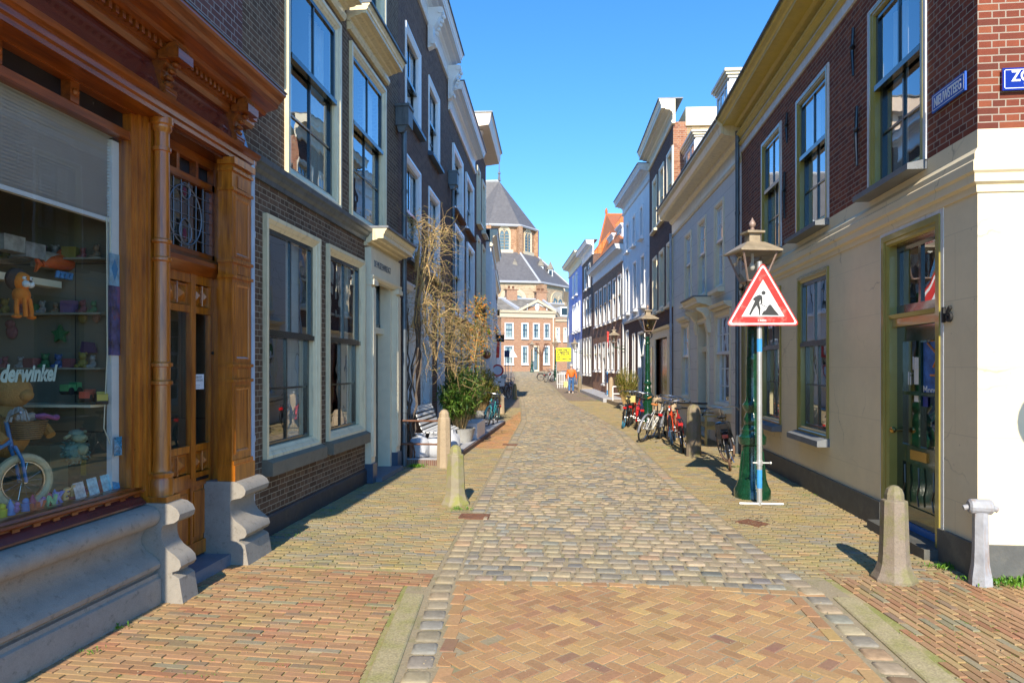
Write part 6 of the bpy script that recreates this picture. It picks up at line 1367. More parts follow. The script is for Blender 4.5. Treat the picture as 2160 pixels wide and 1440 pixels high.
# ---- corner post
p = G(2068, 1232); t = thing('corner_post', 'rusty white painted iron post with a rounded cap guarding the house corner', 'post', tuple(p)); X = xf(p, R(-8))
MW_ = solid('rusty_white_paint', (.34, .34, .35), .6, .2, bmp=.5, bs=25, dirt=(.28, .14, .05), streak=True)
m = MB(X); m.ext([(-.085, -.05), (.085, -.05), (.08, .05), (.062, .16), (.062, .60), (-.062, .60), (-.062, .16), (-.08, .05)], -.06, .06, 1) if False else m.lathe([(.09, -.05), (.085, .06), (.066, .17), (.060, .30), (.058, .60)], (0, 0, 0), 6); m.build('shaft', MW_, t)
m = MB(X); m.tube([(-.09, 0, .645), (-.075, 0, .645), (.075, 0, .645), (.09, 0, .645)], [.045, .062, .062, .045], 14); m.tube([(-.125, 0, .63), (-.09, 0, .64)], .022, 10); m.tube([(.09, 0, .64), (.125, 0, .625)], .026, 10); m.build('cap', MW_, t)
# ---- street lamps
def lantern(par, p, gl='lampglass', s=1., bulb=True, rz=0.0):
    X = xf(p, rz + R(45) if False else rz, sc=s)   # p: bottom centre of the glass
    b, tq, H = .135, .275, .45
    m = MB(X)
    for k in range(4):
        a = k * math.pi / 2 + math.pi / 4; a2 = a + math.pi / 2; c = lambda r, z, q=a: (r * math.sqrt(2) * math.cos(q), r * math.sqrt(2) * math.sin(q), z)
        m.tube([c(b, 0), c(tq, H)], .014, 4); m.tube([c(b, 0), c(b, 0, a2)], .014, 4); m.tube([c(tq, H), c(tq, H, a2)], .016, 4)
    m.lathe([(.10, -.05), (.19, -.01), (.19, .005)], (0, 0, 0), 4); m.build('lantern_frame', M['copper'], par)
    m = MB(X)
    for k in range(4):
        a = k * math.pi / 2 + math.pi / 4; a2 = a + math.pi / 2; q = lambda r, z, w: (r * math.sqrt(2) * math.cos(w), r * math.sqrt(2) * math.sin(w), z)
        m.face([q(b, .01, a), q(b, .01, a2), q(tq, H, a2), q(tq, H, a)])
    m.build('lantern_glass', M[gl], par)
    m = MB(X); k4 = math.sqrt(2)
    def sq(r, z): return [(r * sx, r * sy, z) for sx, sy in ((-1, -1), (1, -1), (1, 1), (-1, 1))]
    lv = [sq(.33, H - .01), sq(.33, H + .015), sq(.14, H + .15), sq(.09, H + .16), sq(.085, H + .29), sq(.14, H + .295), sq(.14, H + .325), sq(.05, H + .35)]
    ids = [m.pts(l) for l in lv]
    for x, y in zip(ids, ids[1:]):
        for k in range(4): k2 = (k + 1) % 4; m.f.append((x + k, x + k2, y + k2, y + k))
    m.f.append(tuple(ids[0] + k for k in range(4))); m.f.append(tuple(ids[-1] + k for k in range(4))); m.build('lantern_roof', M['bronze'], par)
    m = MB(X); m.lathe([(.03, H + .35), (.035, H + .37), (.02, H + .39), (.05, H + .42), (.055, H + .45), (.035, H + .49), (.015, H + .52), (.003, H + .55)], (0, 0, 0), 10); m.build('finial', M['copper'], par, smooth=True)
    if bulb: m = MB(X); m.ball((0, 0, .24), (.045, .045, .07), 10, 8); m.tube([(0, 0, .30), (0, 0, H)], .02, 8); m.build('bulb', M['whitep'], par, smooth=True)
def lamp(p, label, gl, s=1., detail=True, group='green cast iron street lamps'):
    t = thing('street_lamp', label, 'street lamp', tuple(p), group); p = Vector(p); q = lambda l: [(r * s, z * s) for r, z in l]
    m = MB(xf(p)); m.lathe(q([(.245, -.1), (.245, .10), (.232, .13), (.226, .14), (.21, .17), (.183, .26), (.155, .45), (.143, .66), (.143, .72), (.178, .74), (.186, .80), (.186, .84), (.155, .87), (.14, .90), (.145, .94), (.12, .97), (.12, 1.0)]), (0, 0, 0), 28); m.build('base', M['lampgreen'], t, smooth=True)
    if detail:
        m = MB(xf(p))
        for k in range(8): a = k * math.pi / 4 + .2; m.tube([(.146 * math.cos(a) * s, .146 * math.sin(a) * s, .64 * s), (.186 * math.cos(a) * s, .186 * math.sin(a) * s, .25 * s)], .010, 6)
        m.build('base_rib', M['lampgreen'], t)
    m = MB(xf(p)); m.lathe(q([(.10, .98), (.11, 1.02), (.12, 1.08), (.10, 1.13), (.085, 1.17), (.13, 1.24), (.135, 1.28), (.095, 1.33), (.085, 1.40), (.08, 1.9), (.085, 1.93), (.075, 1.96), (.068, 2.55), (.085, 2.57), (.085, 2.61), (.06, 2.64), (.065, 2.72), (.08, 2.75), (.05, 2.80)]), (0, 0, 0), 14)
    m.build('pole', M['lampgreen'], t, smooth=True)
    m = MB(xf(p))
    for k in range(4):
        a = k * math.pi / 2 + math.pi / 4; c, s_ = math.cos(a), math.sin(a)
        m.tube([(c * r * s, s_ * r * s, z * s) for r, z in ((.04, 2.72), (.12, 2.74), (.19, 2.80), (.20, 2.88), (.14, 2.93), (.15, 2.97))], .011 * s, 6)
    m.build('scroll_bracket', M['black'], t)
    lantern(t, p + Vector((0, 0, 2.98 * s)), gl, s * .89, rz=R(12)); return t
L1 = lamp(G(1587, 1048), 'nearest green cast iron street lamp, behind the roadworks sign', 'lampglass')
lamp(G(1366, 889), 'green street lamp with amber lantern rising among the bicycles', 'amber')
lamp(G(1172, 803), 'far green street lamp beside the yellow notice board', 'lampglass', 1., False)
lamp(G(1122, 784.5), 'thin distant street lamp before the mansion door', 'lampglass', 1.05, False)
def wall_lantern(px, py, Y, F_, label):
    p = atY(px, py, Y); t = thing('wall_lantern', label, 'lantern', tuple(p), 'lanterns on wall brackets'); lantern(t, p, 'lampglass', .80)
    u_ = (p - F_.P0).dot(F_.t); w_ = F_.w(u_, 0, p.z - .35); m = MB(); q = p + Vector((0, 0, -.05)); m.tube([tuple(q), tuple(q + Vector((0, 0, -.2))), tuple((q + w_) / 2 + Vector((0, 0, -.1))), tuple(w_)], .02, 6); m.tube([tuple(q + Vector((0, 0, -.2))), tuple(w_ + Vector((0, 0, .2)))], .014, 6); m.build('bracket', M['lampgreen'], t)
wall_lantern(1295, 722, 34.2, FD, 'wall lantern on a green bracket at the white house')
wall_lantern(1212, 735, 50.5, FG, 'wall lantern on the violet blue house')
# ---- signs
MRED = solid('sign_red', (.62, .022, .015), .45, .12, 20, bmp=.1, bs=30, dirt=(.68, .32, .26)); MWH = solid('sign_white', (.75, .75, .75), .4, .04, bmp=0); MBK = solid('sign_black', (.03, .03, .03), .5, .2, 30, bmp=0)
MYE = solid('sign_yellow', (.85, .80, .01), .5, .03, bmp=0)
def post(m, p, h, r=.03): m.tube([tuple(p + Vector((0, 0, -.05))), tuple(p + Vector((0, 0, h)))], r, 12)
pg = G(1602, 1064); t = thing('roadworks_sign', 'red bordered triangular roadworks sign on a galvanised pole in front of the green lamp', 'traffic sign', tuple(pg))
m = MB(); post(m, pg, 3.18, .034); m.tube([tuple(pg + Vector((-.26, -.01, .015))), tuple(pg + Vector((.30, -.01, .015)))], .018, 8); m.tube([tuple(pg + Vector((0, 0, .52))), tuple(pg + Vector((0, 0, .58)))], .044, 12); m.tube([tuple(pg + Vector((-.09, -.02, .55))), tuple(pg + Vector((.13, -.02, .55)))], .010, 6); m.ball(tuple(pg + Vector((.135, -.02, .55))), .02, 8, 5); m.build('pole', M['galv'], t)
m = MB(); MST = solid('blue_pole_tape', (.05, .30, .65), .5); 
for z in (.22, 2.0): m = MB(); m.tube([tuple(pg + Vector((0, 0, z))), tuple(pg + Vector((0, 0, z + (.24 if z < 1 else .17))))], .0348, 12); m.build('tape', MST, t)
zc = 1.8 + (774 - 687) * 8.95 / 1440; cen = pg + Vector((0, -.05, zc)); cen = atY(1608, 687, pg.y - .05)
U = Vector((math.cos(R(2)), math.sin(R(2)), 0)); V = Vector((0, 0, 1)); N = Vector((U.y, -U.x, 0))
def tri(w, off, rr=.035, nn=5, lift=0.):
    Hh = w * math.sqrt(3) / 2 * 1.02; base = lift; c = [(-w / 2 + 0, base), (w / 2, base), (0, base + Hh)]; out = []
    for i in range(3):
        a, b, d = Vector(c[i - 1]), Vector(c[i]), Vector(c[(i + 1) % 3]); e1, e2 = (a - b).normalized(), (d - b).normalized(); bis = (e1 + e2).normalized(); cc_ = b + bis * rr * 2
        a1 = math.atan2(*( (b + e1 * rr * 1.732) - cc_).yx); a2 = math.atan2(*((b + e2 * rr * 1.732) - cc_).yx)
        da = (a2 - a1 + math.pi) % (2 * math.pi) - math.pi
        for q in range(nn + 1): ang = a1 + da * q / nn; out.append((cc_.x + rr * math.cos(ang), cc_.y + rr * math.sin(ang)))
    return [cen + U * x + V * y + N * off for x, y in out]
W_ = .945
m = MB(); m.poly(tri(W_, .0), N * .022); m.build('sign_edge', MRED, t)
m = MB(); m.poly(tri(W_ - .045, .022, .03, 5, .013), N * .002); m.build('white_border', MWH, t)
m = MB(); m.poly(tri(W_ - .12, .0245, .02, 5, .036), N * .002); m.build('red_band', MRED, t)
m = MB(); m.poly(tri(W_ - .40, .027, .002, 1, .118), N * .002); m.build('sign_field', MWH, t)
S = lambda x, y: cen + U * x + V * y + N * .0295    # symbol (units metres, origin bottom middle)
k_ = .945 / 800.   # from zoomed pixels
Z = lambda px, py: S((px - 472) * k_, (1262 - py) * k_ + .0)
m = MB()
m.poly([Z(478 + 23 * math.cos(a), 902 - 23 * math.sin(a)) for a in [2 * math.pi * q / 14 for q in range(14)]], N * .001)
m.poly([Z(*q) for q in ((405, 935), (430, 922), (455, 928), (466, 950), (466, 1022), (448, 1020), (446, 975), (432, 1008), (436, 1040), (446, 1070), (440, 1146), (428, 1146), (424, 1085), (404, 1040), (374, 1080), (340, 1146), (320, 1140), (358, 1050), (385, 990), (360, 975), (385, 945))], N * .001)
m.poly([Z(*q) for q in ((440, 1016), (515, 1056), (512, 1063), (436, 1023))], N * .001)
m.poly([Z(*q) for q in ((454, 1146), (478, 1104), (500, 1094), (520, 1058), (536, 1034), (556, 1032), (578, 1062), (602, 1096), (626, 1122), (646, 1150))], N * .001)
m.build('symbol', MBK, t)
text('1 AERS', .038, MWH, S(-.07, .055), U, V, t, name='maker_mark', ext=.0004, bold=.001)
def round_sign(p, h, r, label, face, ring, plate_=None):
    t = thing('round_sign', label, 'traffic sign', tuple(p)); m = MB(); post(m, p, h + r, .03); m.build('pole', M['galv'], t)
    c = p + Vector((0, -.05, h)); m = MB(); m.disc(c, r, (1, 0, 0), (0, 0, 1), .012); m.build('rim', ring[0], t); m = MB(); m.disc(c + Vector((0, -.013, 0)), r * .95, (1, 0, 0), (0, 0, 1), .002); m.build('ring', ring[1], t)
    m = MB(); m.disc(c + Vector((0, -.016, 0)), r * .72, (1, 0, 0), (0, 0, 1), .002); m.build('face', face, t)
    if plate_: m = MB(); m.box((c.x - plate_[0], c.y - .01, c.z - r - plate_[1] - .06), (c.x + plate_[0] * 1.2, c.y + .01, c.z - r - .06)); po = m.build('plate', MWH, t); m = MB(); m.box((c.x + plate_[0] * .1, c.y - .013, c.z - r - plate_[1] * .55 - .06), (c.x + plate_[0] * .6, c.y - .011, c.z - r - plate_[1] * .4 - .06)); m.build('print', MBK, po)
    return t
MSB = solid('sign_face', (.66, .70, .78), .4, .03, bmp=0)
pr_ = G(1050, 858); pr_h = 1.8 + (774 - 781) * pr_.y / 1440; round_sign(pr_, 1.8 + (774 - 781) * (pr_.y + .1) / 1440, 13.4 * pr_.y / 1440, 'round red rimmed no entry for vehicles sign with a white plate below it', MSB, (MWH, MRED), (.26, .36))
p = Vector((3.97, 4.75, 0)); t = round_sign(p, 2.32, .30, 'traffic sign outside the frame whose shadow falls on the sunlit corner wall', MSB, (MWH, MRED), (.24, .40))
# triangular warning sign seen small on the left
p = G(1078, 806); t = thing('warning_sign', 'small pale triangular sign on a thin pole beside the mansion window', 'traffic sign', tuple(p)); m = MB(); post(m, p, 2.6, .03); m.build('pole', M['galv'], t)
c = atY(1081, 753, p.y - .1); m = MB(); m.poly([c + Vector((-.42, 0, 0)), c + Vector((.42, 0, 0)), c + Vector((0, 0, .72))], (0, .02, 0)); m.build('plate', MWH, t)
for px, lb in ((1071, 'dark blue panel sign on twin poles at the left bend'),):
    p = G(px, 812); c0, c1 = atY(px - 7, 753, p.y), atY(px + 4, 739, p.y); t = thing('panel_sign', lb, 'traffic sign', tuple(p)); m = MB()
    for q in (-5, 1): g_ = atY(px + q, 790, p.y); m.tube([(g_.x, g_.y, gz(g_.y)), (g_.x, g_.y, c1.z)], .03, 6)
    m.build('pole', M['galv'], t); m = MB(); m.box((c0.x, p.y - .06, c0.z), (c1.x, p.y - .03, c1.z)); m.build('panel', solid('navy_panel', (.03, .05, .12), .5), t)
# yellow notice board
p = G(1174, 811); t = thing('notice_board', 'bright yellow road closure notice on a pole at the right bend', 'notice board', tuple(p)); m = MB(); post(m, p, 2.9, .035); m.build('pole', M['galv'], t)
c0, c1 = atY(1173, 762, p.y - .08), atY(1204.5, 733.5, p.y - .08); m = MB(); m.box((c0.x, c0.y - .02, c0.z), (c1.x, c0.y + .01, c1.z)); bo = m.build('board', MYE, t)
hh = (c1.z - c0.z); text('Deze weg\nis afgesloten\ndi 13/03 07h\nt/m\nwo 14/03 16h', hh * .18, MBK, Vector((c0.x + hh * .07, c0.y - .022, c1.z - hh * .20)), (1, 0, 0), (0, 0, 1), bo, ext=.001, bold=.009, sx=1.05)
# striped pole with flag, red flag, hanging sign, ball
p = G(1281, 842); t = thing('marker_pole', 'thin pole banded blue and white at the edge of the raised stoop', 'pole', tuple(p)); m = MB(); post(m, p, 3.1, .025); m.build('pole', MWH, t); m = MB()
for a, b in ((.9, 1.5), (.25, .5)): m.tube([tuple(p + Vector((0, 0, a))), tuple(p + Vector((0, 0, b)))], .027, 8)
m.build('band', MST, t); m = MB(); c = atY(1281, 735, p.y); m.poly([c, c + Vector((.04, 0, 0)), c + Vector((.10, 0, .9)), c + Vector((-.02, 0, .95))], (0, .01, 0)); m.build('flag', MRED, t)
c = atY(1050, 755, 31.5); m = MB(); m.ext([(0, 0), (.14, .02), (.16, .75), (.05, .80), (-.03, .4)], 0, .05, 1) if False else m.poly([c + Vector(q) for q in ((-.08, 0, 0), (.06, 0, .03), (.10, 0, .72), (-.02, 0, .80), (-.06, 0, .4))], (0, .04, 0)); fl = tag(m.build('banner', MRED, loc=c), 'narrow red banner hanging on the left wall above the round sign', 'banner')
a = FL.w(4, 0, c.z + .82); m = MB(); m.tube([(a.x, c.y, c.z + .8), (c.x + .1, c.y + .02, c.z + .8)], .015, 6); m.build('bracket', M['black'], fl)
c = atY(1055, 721, 40.); t = thing('hanging_sign', 'black rectangular sign hanging from a scroll bracket on the left row', 'shop sign', tuple(c)); m = MB(); m.box((c.x - .22, c.y, c.z), (c.x + .24, c.y + .05, c.z + .42)); m.build('board', M['black'], t)
m = MB(); m.tube([(c.x - .12, c.y - .01, c.z + .1), (c.x, c.y - .01, c.z + .34), (c.x + .12, c.y - .01, c.z + .1)], .012, 4); m.tube([(c.x - .14, c.y - .01, c.z + .18), (c.x + .14, c.y - .01, c.z + .16)], .010, 4); m.build('emblem', M['offwhite'], t)
m = MB(); m.tube([(c.x - .6, c.y + .02, c.z + .5), (c.x + .28, c.y + .02, c.z + .5)], .014, 6); m.torus((c.x - .15, c.y + .02, c.z + .62), .1, .012, ((1, 0, 0), (0, 0, 1)), 14, 5); m.tube([(c.x, c.y + .02, c.z + .42), (c.x, c.y + .02, c.z + .5)], .01, 6); m.build('bracket', M['black'], t)
c = atY(1027, 748, 27.); m = MB(); m.ball(tuple(c), (.16, .16, .17), 14, 10); m.tube([tuple(c), tuple(c + Vector((-.02, 0, .3))), (FK.w(2.6, 0, 0).x, c.y, c.z + .35)], .012, 6); tag(m.build('hanging_pot', solid('terracotta', (.30, .11, .05), .5, .2), loc=c, smooth=True), 'round terracotta pot hanging from the left wall under the orange berries', 'pot')
c = atY(1031, 705, 26.5); m = MB(); m.poly([c + Vector(q) for q in ((-.06, 0, 0), (.07, 0, -.02), (.05, 0, .22), (-.05, 0, .26))], (0, .02, 0)); tag(m.build('pennant', MYE, loc=c), 'little yellow pennant by the orange berries', 'flag')

# ---- bicycles ------------------------------------------------------------
def bike(p, hd, lean, label, fc, tyre=None, saddle='black', tyre_f=None, hb=1.0, basket=None, rack=True, grip=None, steer=0., det=True, light=True, ladies=True, fend=None):
    p = Vector(p); t = thing('bicycle', label, 'bicycle', tuple(p), 'bicycles parked along the street'); r = .335; Mx = Matrix.Translation(p) @ Matrix.Rotation(hd, 4, 'Z') @ Matrix.Rotation(lean, 4, 'X'); X = lambda x, y, z: Mx @ Vector((x, y, z))
    fx, rx = .52, -.52; tm = M[tyre] if isinstance(tyre, str) else (tyre or M['rubber']); A = ((1, 0, 0), (0, 0, 1))
    def wheel(cx, tmat_, st=0.):
        Q = Matrix.Translation((cx, 0, r)) @ Matrix.Rotation(st, 4, 'Z'); Y_ = lambda x, y, z: X(*(Q @ Vector((x, y, z)))); m = MB(Y_); m.torus((0, 0, 0), r - .022, .022, A, 32 if det else 20, 6); w = m.build('wheel', tmat_, t, smooth=True)
        m = MB(Y_); m.torus((0, 0, 0), r - .045, .010, A, 28 if det else 16, 5); 
        for q in range(18 if det else 8): a = q * 2 * math.pi / (18 if det else 8); m.tube([(0, .03 * (-1) ** q, 0), (math.cos(a) * (r - .05), 0, math.sin(a) * (r - .05))], .0022 if det else .004, 3)
        m.tube([(0, -.045, 0), (0, .045, 0)], .02, 8); m.build('rim', M['chrome'], w)
        m = MB(Y_); m.torus((0, 0, 0), r + .022, .020, A, 20, 6, R(25) if cx > 0 else R(10), R(175) if cx > 0 else R(190), sc=1.4) ; m.build('mudguard', fend or M['black'], t)
    wheel(rx, tm); wheel(fx, (M[tyre_f] if isinstance(tyre_f, str) else tyre_f) or tm, steer)
    bb = (-.02, 0, .29); st_, sb = (-.20, 0, .80), None; ht, hl = (.33, 0, .86), (.37, 0, .70)
    m = MB(X); m.tube([bb, st_], .017, 8); m.tube([hl, bb], .022, 8)
    if ladies: m.tube([(.36, 0, .76), (.15, 0, .55), (-.07, 0, .45)], .017, 8)
    else: m.tube([ht, (-.18, 0, .80)], .017, 8)
    m.tube([(.31, 0, .90), hl], .021, 8)
    for s in (-1, 1):
        m.tube([(bb[0], s * .02, bb[2]), (rx, s * .06, r)], .010, 6); m.tube([(-.17, s * .02, .72), (rx, s * .06, r)], .009, 6); m.tube([(.375, s * .03, .69), (.40, s * .05, .66), (fx, s * .055, r)], .013, 6)
    m.build('frame', fc, t, smooth=True)
    m = MB(X); m.tube([(.31, 0, .88), (.28, 0, 1.04)], .014, 8); m.tube([(.13, -.28 * hb, 1.02), (.20, -.24 * hb, 1.06), (.29, -.08, 1.06), (.29, .08, 1.06), (.20, .24 * hb, 1.06), (.13, .28 * hb, 1.02)], .0115, 8)
    m.build('handlebar', M['chrome'], t, smooth=True); m = MB(X); m.tube([st_, (-.22, 0, .90)], .012, 8); m.build('seat_post', M['chrome'], t); m = MB(X)
    m.tube([(-.02, -.10, .29), (-.02, .10, .29)], .014, 8); m.torus((-.02, .055, .29), .075, .008, A, 18, 5); m.tube([(-.02, -.09, .29), (.10, -.09, .17)], .010, 6); m.tube([(-.02, .09, .29), (-.14, .09, .41)], .010, 6); m.build('crankset', M['chrome'], t); m = MB(X); m.tube([(-.10, -.03, .27), (-.15, -.09, .08)], .008, 6); m.build('kickstand', M['chrome'], t)
    for s in (-1, 1): m = MB(X); m.tube([(.14, s * .276 * hb, 1.025), (.03, s * .31 * hb, .98)], .017, 8); m.build('grip', grip or M['rubber'], t)
    m = MB(X); m.box((.07, -.13, .155), (.14, -.08, .18)); m.box((-.18, .08, .40), (-.10, .13, .425)); m.build('pedal', M['rubber'], t)
    sm = {'black': M['rubber']}.get(saddle, saddle); m = MB(X); m.ball((-.26, 0, .925), (.10, .085, .032), 12, 7); m.ball((-.16, 0, .925), (.12, .03, .024), 10, 6)
    m.build('saddle', sm, t, smooth=True)
    if rack:
        m = MB(X)
        for s in (-1, 1): m.tube([(-.24, s * .05, .70), (-.80, s * .055, .71)], .007, 5); m.tube([(-.74, s * .055, .71), (rx, s * .06, r)], .006, 5)
        for x in (-.35, -.5, -.65, -.80): m.tube([(x, -.055, .71), (x, .055, .71)], .006, 5)
        m.build('luggage_rack', M['black'], t)
        if light: m = MB(X); m.box((-.84, -.05, .60), (-.80, .05, .66)); m.build('tail_light', solid('red_reflector', (.45, .01, .01), .2, 0, bmp=0, coat=.8), t)
    m = MB(X); m.lathe([(.03, .78), (.045, .81), (.03, .86)], (.43, 0, 0), 10); m.build('headlight', M['chrome'], t)
    if basket:
        m = MB(X)
        for z in (.80, .88, .96, 1.04): m.tube([(.38, -.15, z), (.62, -.15, z), (.62, .15, z), (.38, .15, z), (.38, -.15, z)], .005, 4)
        for q in range(6): x = .38 + q * .048; m.tube([(x, -.15, .80), (x, -.15, 1.04)], .004, 4); m.tube([(x, .15, .80), (x, .15, 1.04)], .004, 4)
        for q in range(7): y = -.15 + q * .05; m.tube([(.62, y, 1.04), (.62, y, .80), (.38, y, .80), (.38, y, 1.04)], .004, 4)
        m.build('front_carrier', basket, t)
    return t
pt = lambda n, c, r=.3: solid(n, c, r, .1, bmp=.03, coat=.5)
OR, RD, SV, BK, TE, BL = pt('orange_red_frame', (.62, .07, .02)), pt('red_frame', (.50, .02, .02)), pt('silver_frame', (.60, .60, .56)), pt('black_frame', (.015, .015, .015)), pt('teal_frame', (.05, .32, .34)), pt('navy_frame', (.02, .04, .15))
LBT = solid('light_blue_tyre', (.04, .32, .55), .6); DBT = solid('dark_blue_tyre', (.02, .06, .12), .6); BRT = solid('brown_tyre', (.22, .13, .09), .7); TAN = solid('tan_saddle_leather', (.55, .20, .05), .4)
def at_wheel(px, py, hd, lean=0):   # ground point under the rear wheel
    g = G(px, py); return g + Vector((math.cos(hd), math.sin(hd), 0)) * .52
h = R(80); bike(at_wheel(1541, 992, h), h, R(-9), 'black bicycle with brown tyres and a red tail light leaning beside the near green lamp', BK, BRT, 'black', None, 1.05, None, True, None, R(25))
bx = at_wheel(1541, 992, h); bx = bx - Vector((math.cos(h), math.sin(h), 0)) * .46 + Vector((-math.sin(h), math.cos(h), 0)) * .12; m = MB(xf(bx + Vector((0, 0, .72)), h, R(-9))); m.box((-.13, -.13, -.16), (.12, .13, .10)); m.ball((0, 0, .10), (.13, .135, .04), 12, 7); tag(m.build('pannier_bag', solid('glossy_black_bag', (.02, .02, .02), .12, bmp=.3, bs=8, coat=.8), loc=bx + Vector((0, 0, .7))), 'glossy black bag strapped behind the saddle of the black bicycle', 'bag')
h = R(84); bike(at_wheel(1441, 955, h), h, R(-6), 'red bicycle with black saddle and red rear light next to the grey bollard', RD, 'rubber', 'black')
h = R(-101); bike(G(1418, 940) + Vector((-math.cos(h), -math.sin(h), 0)) * .52, h, R(5), 'orange bicycle facing the camera with dark blue tyres and wide silver handlebar', OR, DBT, 'black', None, 1.1, None, True)
h = R(62); bike(at_wheel(1353, 932, h), h, R(14), 'silver bicycle with a tan saddle and orange grips', SV, 'rubber', TAN, None, 1.0, None, False, TAN, R(20), fend=solid('grey_mudguard', (.20, .21, .24), .4))
h = R(60); bike(at_wheel(1371, 925, h), h, R(12), 'grey bicycle squeezed between the tan saddled one and the bollards', pt('grey_frame', (.30, .31, .30)), 'rubber', 'black', fend=solid('pale_mudguard', (.42, .42, .40), .4))
h = R(80); bike(at_wheel(1314, 903, h), h, R(8), 'black bicycle with a bright light blue rear tyre', BK, LBT, 'black', 'rubber')
h = R(80); bike(at_wheel(1326, 900, h), h, R(8), 'red framed bicycle with black front carrier behind the blue tyred one', OR, 'rubber', 'black', None, 1.0, M['black'])
h = R(84); bike(at_wheel(1341, 906, h), h, R(6), 'red bicycle closest to the lamp with amber lantern', RD, 'rubber', 'black', None, 1.0, M['black'], fend=RD)
h = R(70); bike(at_wheel(1392, 925, h), h, R(8), 'dark bicycle standing between the silver bicycle and the orange one', BK, 'rubber', 'black')
h = R(86); bike(at_wheel(1350, 912, h), h, R(5), 'navy bicycle leaning right against the foot of the amber lamp', BL, 'rubber', 'black')
# crate on the carrier
q_ = at_wheel(1326, 900, R(80)) + Vector((-.01, -.42, .74)); m = MB(xf(q_, R(80))); m.box((-.16, -.14, 0), (.16, .14, .20)); tag(m.build('crate', solid('pale_yellow_crate', (.55, .45, .16), .5), loc=q_), 'pale yellow crate on the luggage rack of a red bicycle', 'crate')
h = R(-97); bike(G(1024, 908) + Vector((-math.cos(h), -math.sin(h), 0)) * .52, h, R(-8), 'teal bicycle with white handlebar against the left planters', TE, 'rubber', 'black', None, 1.0, None, True, solid('white_grip', (.6, .6, .6)), fend=TE)
for px, py, hd, c, lb in ((1064, 842, 70, BK, 'black bicycle in the shade behind the round sign'), (1071, 832, 80, BL, 'navy bicycle farther left behind the round sign'), (1158, 806, 60, SV, 'pale bicycle parked nearest the far lamp'), (1163, 804, 80, pt('white_frame', (.6, .6, .6)), 'white bicycle under the yellow notice board'), (1152, 803, 20, BK, 'dark bicycle left of the far lamp post')):
    g = G(px, py); bike(g, R(hd), R(6), lb, c, det=False)
# ---- yellow bench by the bollard
def bench(p, rz, L_, matn, label, h=.44, slm=None, arm=True):
    t = thing('bench', label, 'bench', tuple(p)); X = xf(Vector(p), rz)
    for k in range(6): y = -.02 + k * .075; m = MB(X); m.box((0, y, h), (L_, y + .05, h + .022)); m.build('seat_slat', matn, t)
    for k in range(4): m = MB(X); m.box((0, .47 + k * .015, h + .10 + k * .10), (L_, .49 + k * .015, h + .17 + k * .10)); m.build('back_slat', matn, t)
    for x in (0.02, L_ - .07):
        for y, z1 in ((.0, h + .22 if arm else h), (.45, h + .45)): m = MB(X); m.box((x, y, 0), (x + .05, y + .05, z1)); m.build('leg', matn, t)
        m = MB(X); m.box((x + .003, .0, h - .07), (x + .047, .48, h)); m.build('seat_frame', matn, t)
        if arm: m = MB(X); m.box((x - .01, -.04, h + .22), (x + .06, .50, h + .25)); m.build('armrest', matn, t)
    m = MB(X); m.box((.05, .02, .10), (L_ - .05, .05, .15)); m.build('stretcher', matn, t); return t
g = G(1478, 940); bench((g.x + .1, g.y + 1.3, 0), R(-90), 1.3, M['benchwood'], 'yellow slatted wooden bench behind the black bicycle')
# shop-side white slatted bench, stoop and bags
m = MB(); m.box((-3.36, 12.32, -.1), (-2.40, 21.5, .115)); st = m.build('stoop_slab', M['slab'], loc=(-2.9, 15, 0)); tag(st, 'long raised stone stoop along the dark brick house on the left', 'stoop')
MB_E = brick('stoop_edge_brick', (.14,.06,.05), (.20,.09,.06), (.12,.09,.08), (.3,.25,.18), bw=.07, rh=.3)
m = MB(); m.box((-3.36, 12.27, -.1), (-2.36, 12.32, .10)); m.box((-2.40, 12.32, -.1), (-2.37, 21.5, .09)); m.build('brick_edge', MB_E, st)
def slat_bench(p):
    t = thing('garden_bench', 'white slatted garden bench with a curved back on the left stoop', 'bench', tuple(p)); X = xf(Vector(p), 0)
    pr = [(0.62, .40), (.56, .43), (.48, .445), (.40, .445), (.32, .44), (.25, .46), (.20, .52), (.17, .60), (.14, .68), (.11, .76), (.08, .84), (.05, .90)]
    for k, (x, z) in enumerate(pr):
        m = MB(X); dx, dz = (pr[min(k+1, 11)][0] - pr[max(k-1, 0)][0]), (pr[min(k+1, 11)][1] - pr[max(k-1, 0)][1]); l = math.hypot(dx, dz); dx, dz = dx / l * .026, dz / l * .026; nx, nz = -dz * .35, dx * .35
        m.ext([(x - dx - nx, z - dz - nz), (x + dx - nx, z + dz - nz), (x + dx + nx, z + dz + nz), (x - dx + nx, z - dz + nz)], 0, 1.55, 1) if False else m.poly([(x - dx - nx, 0, z - dz - nz), (x + dx - nx, 0, z + dz - nz), (x + dx + nx, 0, z + dz + nz), (x - dx + nx, 0, z - dz + nz)], (0, 1.55, 0)) ; m.build('slat', M['offwhite'], t)
    for y in (.08, 1.45):
        m = MB(X); m.tube([(x, y, z - .02) for x, z in pr], .014, 6); m.tube([(.60, y, .39), (.64, y, .2), (.66, y, 0)], .014, 6); m.tube([(.25, y, .44), (.15, y, .2), (.02, y, 0)], .014, 6); m.build('leg_frame', M['lead'], t)
    return t
slat_bench((-3.22, 12.75, .115))
